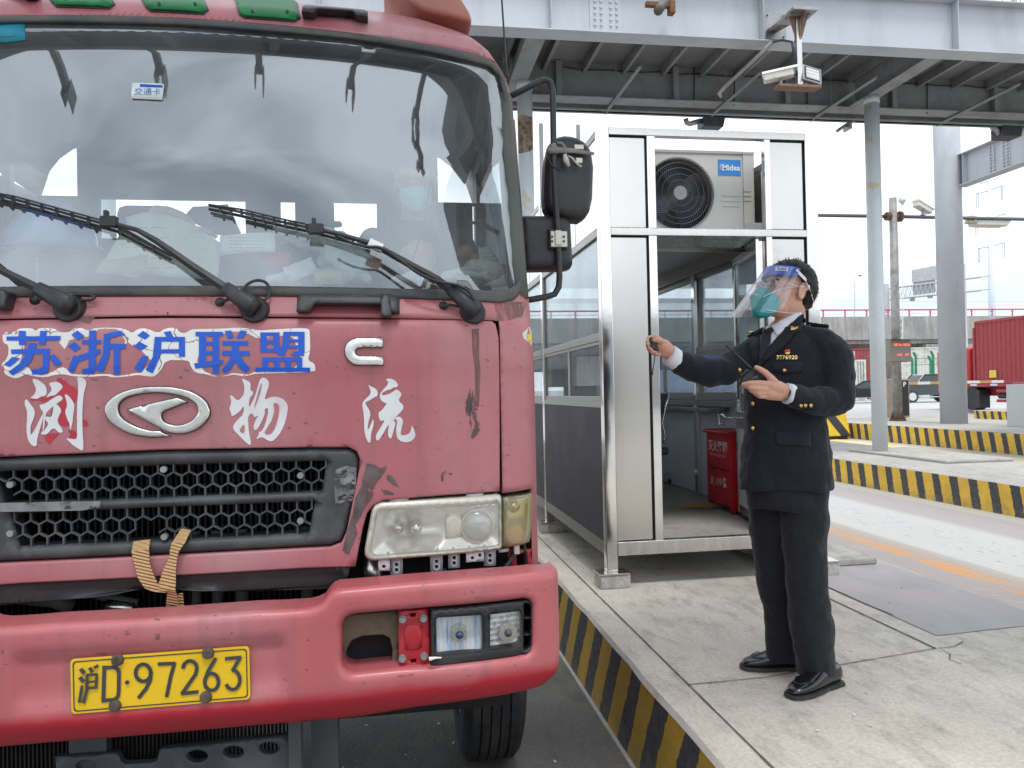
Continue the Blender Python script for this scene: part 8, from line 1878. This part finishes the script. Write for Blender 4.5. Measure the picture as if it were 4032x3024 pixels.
# viaduct
VC = Mt('viaduct_concrete', (.34, .335, .325), .9, var=.2, vs=.6, dirt=(.17, .165, .16), ds=2.2, da=(.42, .75), dst=(2.5, 2.5, .25)); VR = Mt('rail_red', (.50, .10, .12), .6)
def viaduct():
    Y = 60.; t = thing('viaduct', 'grey concrete road viaduct with a thin red railing crossing the background', 'viaduct', (40, 62, .36))
    b = MB(); b.box(-40, 130, Y, Y+.5, 5.35, 7.32); b.build('parapet', VC, t)
    b = MB(); b.box(-40, 130, Y+.25, Y+16, 5.0, 5.4); b.prism([(-40, Y+.5, 5.05), (-40, Y+2.2, 3.35), (-40, Y+12, 3.35), (-40, Y+14, 5.05)], (170, 0, 0)); b.build('deck', VC, t)
    b = MB(); b.box(-40, 130, Y+.2, Y+.28, 7.85, 7.97); 
    for i in range(86): x = -40+i*2.; b.box(x, x+.10, Y+.2, Y+.28, 7.3, 7.9)
    b.build('railing', VR, t); b = MB(); b.box(-40, 130, Y+.22, Y+.26, 7.55, 7.62); b.build('lower_rail', FARW, t)
    for x in (-14, 16, 46, 76, 106):
        b = MB(); b.box(x-1.2, x+1.2, Y+4, Y+9, .3, 3.5); b.box(x-3.4, x+3.4, Y+1.5, Y+13, 2.2, 3.6) if False else b.box(x-1.9, x+1.9, Y+.9, Y+13, 1.9, 4.3); b.build('pier', VC, t)
    b = MB(); x = 47.; b.box(45.2, 49.8, Y-.3, Y+.9, 2.2, 4.9); b.build('pier_head', VC, t)
viaduct()
# containers below and around
def corr(x0, x1, y, z0, z1, p=.28, d=.04, axis=0):
    """corrugated sheet ring profile"""
    o = []; x = x0
    while x < x1-p*.5:
        o += [(x, y), (x+p*.32, y), (x+p*.5, y+d), (x+p*.82, y+d)]; x += p
    o.append((x1, y)); return o
def container(name, label, cat, x0, x1, y0, y1, z0, z1, mat, side=None, group='shipping containers', p=.28):
    t = thing(name, label, cat, ((x0+x1)/2, (y0+y1)/2, z0), group)
    b = MB(); F = corr(x0+.08, x1-.08, y0+.02, 0, 0, p); 
    for (xa, ya), (xb, yb) in zip(F, F[1:]): b.quad([(xa, ya, z0+.1), (xb, yb, z0+.1), (xb, yb, z1-.1), (xa, ya, z1-.1)])
    F = corr(y0+.08, y1-.08, 0, 0, 0, p)
    for (ya, da), (yb, db) in zip(F, F[1:]): b.quad([(x0+.02+da, ya, z0+.1), (x0+.02+db, yb, z0+.1), (x0+.02+db, yb, z1-.1), (x0+.02+da, ya, z1-.1)])
    b.build('side_panels', mat, t)
    b = MB(); b.box(x0+.05, x1, y0+.1, y1, z0+.05, z1-.05); b.build('shell', mat, t)
    b = MB()
    for x in (x0, x1-.1):
        for y in (y0, y1-.1): b.box(x, x+.1, y, y+.1, z0, z1)
    for z in (z0, z1-.1):
        for x in (x0, x1-.1): b.box(x, x+.1, y0+.1, y1-.1, z, z+.1)
        for y in (y0, y1-.1): b.box(x0+.1, x1-.1, y, y+.1, z, z+.1)
    b.build('corner_frame', mat, t); return t
CRED = Mt('container_red', (.36, .045, .055), .55, var=.12, vs=2, dirt=(.25, .05, .05), ds=2, bump=.0); CDRED = Mt('container_dark_red', (.28, .05, .055), .6, var=.12, vs=1.5)
CWHT = Mt('container_white', (.58, .58, .53), .6, var=.08, dirt=(.35, .3, .25), ds=2); CCRM = Mt('container_cream', (.52, .46, .33), .6, var=.1, dirt=(.3, .25, .18), ds=2); CBLU = Mt('container_blue', (.03, .09, .38), .55, var=.1)
p = PY(3325, 1368, 52)
container('container', 'dull red container stacked behind the cream one left of the slim column', 'container', PY(3300, 1400, 58).x, PY(3470, 1400, 58).x, 58, 63, .4, p.z+.2, CDRED)
container('container', 'cream container door end just right of the officer shoulder', 'container', PY(3300, 1400, 54).x, PY(3366, 1400, 54).x, 54, 57, .37, PY(3350, 1383, 54).z, CCRM)
def vbody(name, label, x0p, x1p, y0p, Y, z0, mat):
    a, c = PY(x0p, y0p, Y), PY(x1p, y0p, Y); t = thing(name, label, 'container', (a.x, Y, z0), 'shipping containers'); b = MB(); b.box(a.x, c.x, Y, Y+6, z0, a.z); b.build('shell', mat, t, bev=.03)
    b = MB(); m = (a.x+c.x)/2; b.box(m-.03, m+.03, Y-.05, Y, z0+.1, a.z-.1); b.box(a.x+.25*(c.x-a.x)-.02, a.x+.25*(c.x-a.x)+.02, Y-.06, Y-.02, z0+.1, a.z-.1); b.box(c.x-.25*(c.x-a.x)-.02, c.x-.25*(c.x-a.x)+.02, Y-.06, Y-.02, z0+.1, a.z-.1); b.box(a.x+.2, c.x-.2, Y-.08, Y-.04, z0+.9, z0+.98); b.build('door_bars', GREYM, t)
vbody('container', 'white container door end between the cream container and the slim column', 3366, 3410, 1417, 53, .37, CWHT)
container('container', 'pale long container behind the green posts under the viaduct', 'container', PY(3545, 1400, 58).x, PY(3860, 1400, 58).x, 58, 60, .4, PY(3600, 1368, 58).z, CWHT)
container('container', 'blue container seen through the right hand booth windows', 'container', 8.2, 13.6, 27, 30, .2, 3.1, CBLU)
# green fence posts
GP = Mt('green_post', (.035, .22, .13), .6)
for k, (x, y0, y1) in enumerate(((3430, 1420, 1490), (3606, 1405, 1500), (3592, 1420, 1500), (3674, 1400, 1468), (3664, 1420, 1468))):
    Y = 54.6; a = PY(x, y1, Y); c = PY(x, y0, Y); q = PY(x-9, y0-18, Y)
    b = MB(); b.tube([(a.x, Y, .36), (c.x, Y, c.z), (q.x, Y, q.z)], .12, 4); o = b.build('fence_post', GP)
    tagit(o, ['green cranked fence post at the left side of the slim column', 'tallest green cranked fence post, right of the display pole', 'shorter green fence post beside the tallest one', 'green cranked fence post touching the thick column', 'short green post left of the one touching the thick column'][k], 'fence post', 'green fence posts')
b = MB(); a = PY(3560, 1413, 54.6); c = PY(3690, 1411, 54.6); b.box(a.x, c.x, 54.58, 54.6, a.z-.03, a.z+.02); b.box(a.x, c.x, 54.58, 54.6, a.z-.5, a.z-.46); o = b.build('fence_rail', GP); tagit(o, 'thin green fence rails between the green posts', 'fence rail')
# cars
def car(label, c, yaw, col, suv=False, scale=1., group='cars in the far yard'):
    t = thing('parked_car', label, 'car', c, group); M = Matrix.Translation(c) @ Matrix.Rotation(yaw, 4, 'Z') @ Matrix.Scale(scale, 4)
    body = Mt('car_paint', col, .15, var=.05, coat=1.); gl = Mt('car_glass', (.04, .05, .055), .06, var=.05); L_, W_ = (4.7, .9)
    if suv: pr_ = [(-2.25, .45), (-2.3, .9), (-2.22, 1.05), (-1.15, 1.15), (1.9, 1.15), (2.25, 1.1), (2.3, .5)]; gp_ = [(-1.15, 1.13), (-.55, 1.72), (1.95, 1.76), (2.2, 1.13)]
    else: pr_ = [(-2.35, .35), (-2.4, .62), (-2.2, .78), (-1.2, .92), (1.7, .98), (2.3, .95), (2.4, .6), (2.35, .35)]; gp_ = [(-1.25, .90), (-.45, 1.40), (.9, 1.44), (1.95, .96)]
    b = MB()
    rings = [[M @ Vector((x, s*W_*f, z if z > .5 else z)) for x, z in pr_] for s, f in ((-1, .93), (-1, 1), (1, 1), (1, .93))]
    b.loft(rings); b.build('body', body, t, bev=.05*scale)
    b = MB(); n = 4; A = [(x, z) for x, z in gp_]
    b.loft([[M @ Vector((x, -W_*(.97 if z < 1.2 else .74), z)) for x, z in A], [M @ Vector((x, W_*(.97 if z < 1.2 else .74), z)) for x, z in A]]); b.build('windows', gl, t, bev=.04*scale)
    b = MB(); (xa, za), (xb, zb2) = gp_[1], gp_[2]; b.loft([[M @ Vector((xa, s*W_*.75, za+.0)), M @ Vector((xb, s*W_*.75, zb2)), M @ Vector((xb-.05, s*W_*.70, zb2+.05)), M @ Vector((xa+.1, s*W_*.70, za+.05))] for s in (-1, 1)])
    for s in (-1, 1):
        b.tube([M @ Vector((gp_[0][0], s*W_*.97, gp_[0][1])), M @ Vector((xa, s*W_*.755, za+.02)), M @ Vector((xb, s*W_*.755, zb2+.02)), M @ Vector((gp_[3][0], s*W_*.97, gp_[3][1]))], .035*scale, 5); b.tube([M @ Vector(((xa+xb)/2, s*W_*.765, za+.02)), M @ Vector(((xa+xb)/2, s*W_*.985, gp_[0][1]))], .035*scale, 4)
    b.build('roof', body, t)
    r = .38 if suv else .33
    for x in (-1.42, 1.38):
        for s in (-1, 1):
            b = MB(); b.cyl(M @ Vector((x, s*(W_+.012), r)), M @ Vector((x, s*(W_-.2), r)), r*scale, r*scale, 22); w_ = b.build('wheel', RUB, t)
            b = MB(); b.cyl(M @ Vector((x, s*(W_+.02), r)), M @ Vector((x, s*(W_+.0), r)), r*.66*scale, r*.66*scale, 16); q = b.build('rim', CHR, w_); q.matrix_parent_inverse = Matrix()
    b = MB()
    for s in (-1, 1): b.cbox(M @ Vector((gp_[0][0]+.25, s*(W_+.08), gp_[0][1]+.1)), (.12*scale, .16*scale, .12*scale))
    b.build('door_mirror', body, t, bev=.02)
    b = MB()
    if suv: b.box(-1.0, 1.0, -W_-.06, -W_+.02, .32, .38, 0, M)
    b.box(-2.36, -2.30, -W_*.85, -W_*.5, .6 if not suv else .8, .74 if not suv else .95, 0, M); b.box(-2.36, -2.30, W_*.5, W_*.85, .6 if not suv else .8, .74 if not suv else .95, 0, M); b.build('headlight', CHR, t)
    b = MB()
    for s in (-1, 1): b.box(2.30, 2.36, s*W_*.55-.2, s*W_*.55+.2, .7 if not suv else .95, .84 if not suv else 1.1, 0, M)
    b.build('tail_light', CRED, t)
    return t
sc_ = PZ(3430, 1588, .36)
car('black saloon car in the far yard beside the officer elbow', Vector((sc_.x+.9, sc_.y+1.2, .36)), R_(-28), (.012, .013, .018))
sv = PZ(3601, 1586, .36)
car('dark green off road car behind the barrier arm', Vector((sv.x+1.5, sv.y+.9, .36)), R_(-6), (.02, .03, .032), True)
# lorry with the red container
def lorry():
    X, Y1, Y0 = 24.1, 29., 15.; t = thing('lorry', 'red corrugated container lorry at the right edge of the yard', 'lorry', (X+1.2, 22, .4))
    c = container('container', 'big red corrugated container on the lorry at the right edge', 'container', X, X+2.44, Y0, Y1, 1.52, 4.12, CRED, p=.235)
    b = MB(); b.box(X-.02, X, Y1-1.25, Y1-.9, 1.75, 2.05); o = b.build('yellow_label', Mt('label_yellow_b', (.75, .6, .08), .5), c)
    b = MB(); b.box(X-.015, X+.1, Y1-.12, Y1+.01, 3.85, 4.14); b.build('corner_patch', CCRM, c)
    b = MB()
    for y in (Y0+.2, (Y0+Y1)/2, Y1-3, Y1-1.3, Y1-.2): b.box(X-.03, X+.02, y, y+.35, 1.42, 1.5)
    b.build('reflector_tape', FARW, t)
    b = MB(); b.box(X, X+2.4, Y0, Y1, 1.38, 1.5); b.box(X+.6, X+.8, Y0, Y1, 1.0, 1.4); b.box(X+1.6, X+1.8, Y0, Y1, 1.0, 1.4); b.build('frame', CRED, t)
    b = MB()
    for z in (.75, 1.15): b.box(X+.02, X+.08, Y1-6, Y1-1.2, z, z+.12)
    for y in (Y1-6, Y1-3.5, Y1-1.8): b.box(X+.03, X+.07, y, y+.1, .75, 1.4)
    b.build('side_guard', CRED, t)
    b = MB()
    for y in (Y1-1.9, Y1-4.2): b.box(X+.01, X+.03, y-.6, y, .76, .86); b.box(X+.01, X+.03, y-.6, y, 1.16, 1.26)
    b.build('guard_tape', FARW, t)
    for y in (Y1+.2, Y1-7.5, Y1-9): 
        b = MB(); b.cyl((X+.05, y, .9), (X+.5, y, .9), .5, .5, 26); b.build('wheel', RUB, t)
    b = MB(); b.box(X+.15, X+.8, Y1-4.8, Y1-2.6, .75, 1.3); b.cyl((X+.45, Y1-1.5, 1.0), (X+.45, Y1-.9, 1.0), .12); b.build('fuel_tank', Mt('tank_dark', (.05, .05, .055), .5), t)
    b = MB(); b.box(X+.1, X+2.3, Y1+.35, Y1+2.4, 1.1, 3.1); b.build('cab', Mt('cab_bright_red', (.50, .03, .035), .3, coat=.5), t, bev=.2, bseg=4)
    b = MB(); b.box(X+.08, X+.12, Y1+1.0, Y1+2.1, 2.1, 2.75); b.build('cab_window', Mt('cab_dark_glass', (.03, .035, .04), .08), t)
    b = MB(); b.box(X, X+.5, Y1-.3, Y1-.05, .5, 1.25); b.build('mud_guard', BLK, t)
lorry()
# long shed roof far right
b = MB(); a = PY(3800, 1250, 110); c = PY(4200, 1225, 110); b.prism([(a.x-12, 110, .4), (a.x-12, 110, 9.6), (a.x+30, 112, 12.4), (a.x+30, 112, .4)], (0, 20, 0)); t = b.build('shed', Mt('shed_blue_roof', (.30, .42, .60), .5)); tagit(t, 'long low blue roofed shed behind the red container', 'shed')
# camera mast, lattice sign gantry, street lamp
def mast():
    Y = 32.; a = PY(3547, 1500, Y); c = PY(3543, 765, Y); t = thing('camera_mast', 'slender white lattice mast with dome camera behind the display pole', 'mast', (a.x, Y, .36))
    b = MB()
    for dx in (-.09, .09): b.cyl((a.x+dx, Y, .36), (c.x+dx, Y, c.z), .022, .022, 6)
    z = .6
    while z < c.z: b.tube([(a.x-.09+(c.x-a.x)*z/c.z, Y, z), (a.x+.09+(c.x-a.x)*z/c.z, Y, z+.12)], .014, 4); z += .3
    b.tube([(c.x, Y, c.z), PY(3535, 690, Y)], .012, 5); b.build('lattice', FARW, t)
    q = PY(3553, 790, Y); b = MB(); b.ball(q, (.16, .16, .13), 0, 14, 8); b.cyl(q, q+Vector((0, 0, -.2)), .10, .05, 12); b.cyl(q+Vector((-.16, 0, .1)), q+Vector((.05, 0, .1)), .03); b.build('dome_camera', FARG, t, smooth=True)
mast()
def lattice():
    Y = 62.; t = thing('sign_gantry', 'grey lattice gantry carrying the ribbed back of a road sign', 'sign gantry', PY(3600, 1200, Y))
    b = MB(); L1 = lambda x, y: PY(x, y, Y-(x-3500)*.02)
    for (xa, ya), (xb, yb) in (((3500, 1135), (3900, 1085)), ((3500, 1178), (3900, 1138))):
        b.tube([L1(xa, ya), L1(xb, yb)], .05, 4); b.tube([L1(xa, ya)+Vector((0, 1, 0)), L1(xb, yb)+Vector((0, 1, 0))], .05, 4)
    k = 0; x = 3500
    while x < 3700:
        f = (x-3500)/400.; y0, y1 = 1135-50*f, 1178-40*f; b.tube([L1(x, y0), L1(x+9, y1-1)], .03, 4); b.tube([L1(x+9, y1-1), L1(x+18, y0-2)], .03, 4); b.tube([L1(x, y0)+Vector((0, 1, 0)), L1(x+14, y1-2)+Vector((0, 1, 0))], .025, 4); x += 18
    b.build('truss', FARG, t)
    b = MB(); q = [L1(3592, 1063), L1(3592, 1112), L1(3700, 1098), L1(3700, 1043)]; b.prism(q, (0, .08, 0)); 
    for i in range(9): x = 3596+i*11; b.tube([L1(x, 1063-i*2)+Vector((0, -.05, 0)), L1(x, 1110-i*1.4)+Vector((0, -.05, 0))], .03, 4)
    b.build('sign_back', Mt('sign_back_grey', (.50, .51, .52), .6), t)
    b = MB(); q = [L1(3612, 1105), L1(3612, 1160), L1(3700, 1148), L1(3700, 1093)]; b.prism([p+Vector((0, .5, 0)) for p in q], (0, .08, 0)); b.build('sign_back', Mt('sign_back_grey_b', (.42, .43, .43), .6), t)
    for x, y in ((3592, 1172), (3662, 1160)):
        a = L1(x, y); b = MB(); b.box(a.x-.18, a.x+.18, a.y-.1, a.y+.1, a.z-.3, a.z); b.build('sign_light', GREYM, t)
    a = L1(3505, 1160); b = MB(); b.cyl((a.x, a.y+.5, .4), (a.x, a.y+.5, a.z+1), .25); b.build('leg', FARG, t); a = L1(3811, 1100); b = MB(); b.cyl((a.x, a.y+.5, .4), (a.x, a.y+.5, a.z+1.3), .2); b.build('leg', FARG, t)
lattice()
t = thing('street_lamp', 'thin far street lamp with a short curved arm above the viaduct', 'street lamp', PY(3365, 1245, 66))
b = MB(); b.tube([PY(3365, 1250, 66), PY(3366, 1110, 66), PY(3370, 1094, 66), PY(3380, 1086, 66)], .05, 6); b.build('lamp_post', FARG, t); b = MB(); q = PY(3386, 1085, 66); b.ball(q, (.22, .12, .1), 0, 10, 6); b.build('lamp_head', GREYM, t)
# pylon with wires
def pylon():
    Y = 120.; t = thing('power_pylon', 'tall white single pole power pylon with insulator arms', 'pylon', PY(3903, 1240, Y))
    P = lambda x, y: PY(x, y, Y)
    b = MB(); a = P(3906, 1250); c = P(3893, 705); b.cyl((a.x, Y, .4), c, .75, .32, 14); b.build('pole', FARW, t, smooth=True)
    for (x0, y0, x1, y1, x2, y2) in ((3847, 762, 3895, 750, 3945, 731), (3860, 722, 3895, 712, 3928, 702), (3853, 978, 3902, 970, 3953, 955), (3930, 851, 3902, 860, 3957, 840)): b = MB(); b.tube([P(x0, y0), P(x1, y1), P(x2, y2)], .14, 6); b.build('cross_arm', FARG, t)
    b = MB()
    for x, y, h in ((3846, 762, 58), (3852, 762, 58), (3943, 731, 58), (3949, 731, 58), (3852, 978, 58), (3858, 978, 58), (3949, 955, 60), (3956, 955, 60), (3842, 880, 48), (3848, 880, 48), (3954, 842, 56), (3961, 842, 56)): b.tube([P(x, y), P(x, y+h)], .07, 5)
    b.build('insulator', GREYM, t)
    return t
pylon()
WIR = Mt('far_wire', (.30, .31, .33), .6)
def wires(lab, L):
    for k, (pts) in enumerate(L):
        b = MB(); n = 14; (x0, y0), (x1, y1), sag = pts; 
        q = [PY(x0+(x1-x0)*i/n, y0+(y1-y0)*i/n+sag*4*(i/n)*(1-i/n), 115) for i in range(n+1)]; b.tube(q, .028, 3); o = b.build('power_wire', WIR); tagit(o, lab[k], 'power wire', 'power wires across the sky')
wires(['thin power wire running left from the upper left arm of the pylon', 'thin power wire running left from the upper right arm of the pylon', 'thin power wire running left from the lowest left arm of the pylon', 'thin power wire running left from the lowest right arm of the pylon', 'thin power wire running left from the middle left arm of the pylon', 'thin power wire running left from the middle right arm of the pylon', 'thin power wire running right from the upper right arm of the pylon', 'thin power wire running right from the lowest right arm of the pylon', 'thin power wire running right from the middle right arm of the pylon', 'lowest power wire across the sky just above the viaduct'], [((2500, 1010), (3852, 820), 25), ((2500, 1040), (3946, 788), 30), ((2500, 1075), (3858, 1036), 14), ((2500, 1100), (3953, 1014), 20), ((2500, 1120), (3848, 930), 24), ((2500, 1160), (3958, 900), 30), ((3946, 788), (4400, 880), 20), ((3953, 1014), (4400, 1060), 14), ((3958, 900), (4400, 960), 16), ((2400, 1150), (4400, 1180), 20)])
# things behind the viewpoint and to the left, mirrored in glass and steel
b = MB(); b.box(-60, 60, -45, -44, .0, 7.0); o = b.build('terminal_building', Mt('terminal_wall', (.40, .41, .42), .7)); tagit(o, 'low grey terminal building across the yard opposite the truck', 'building')
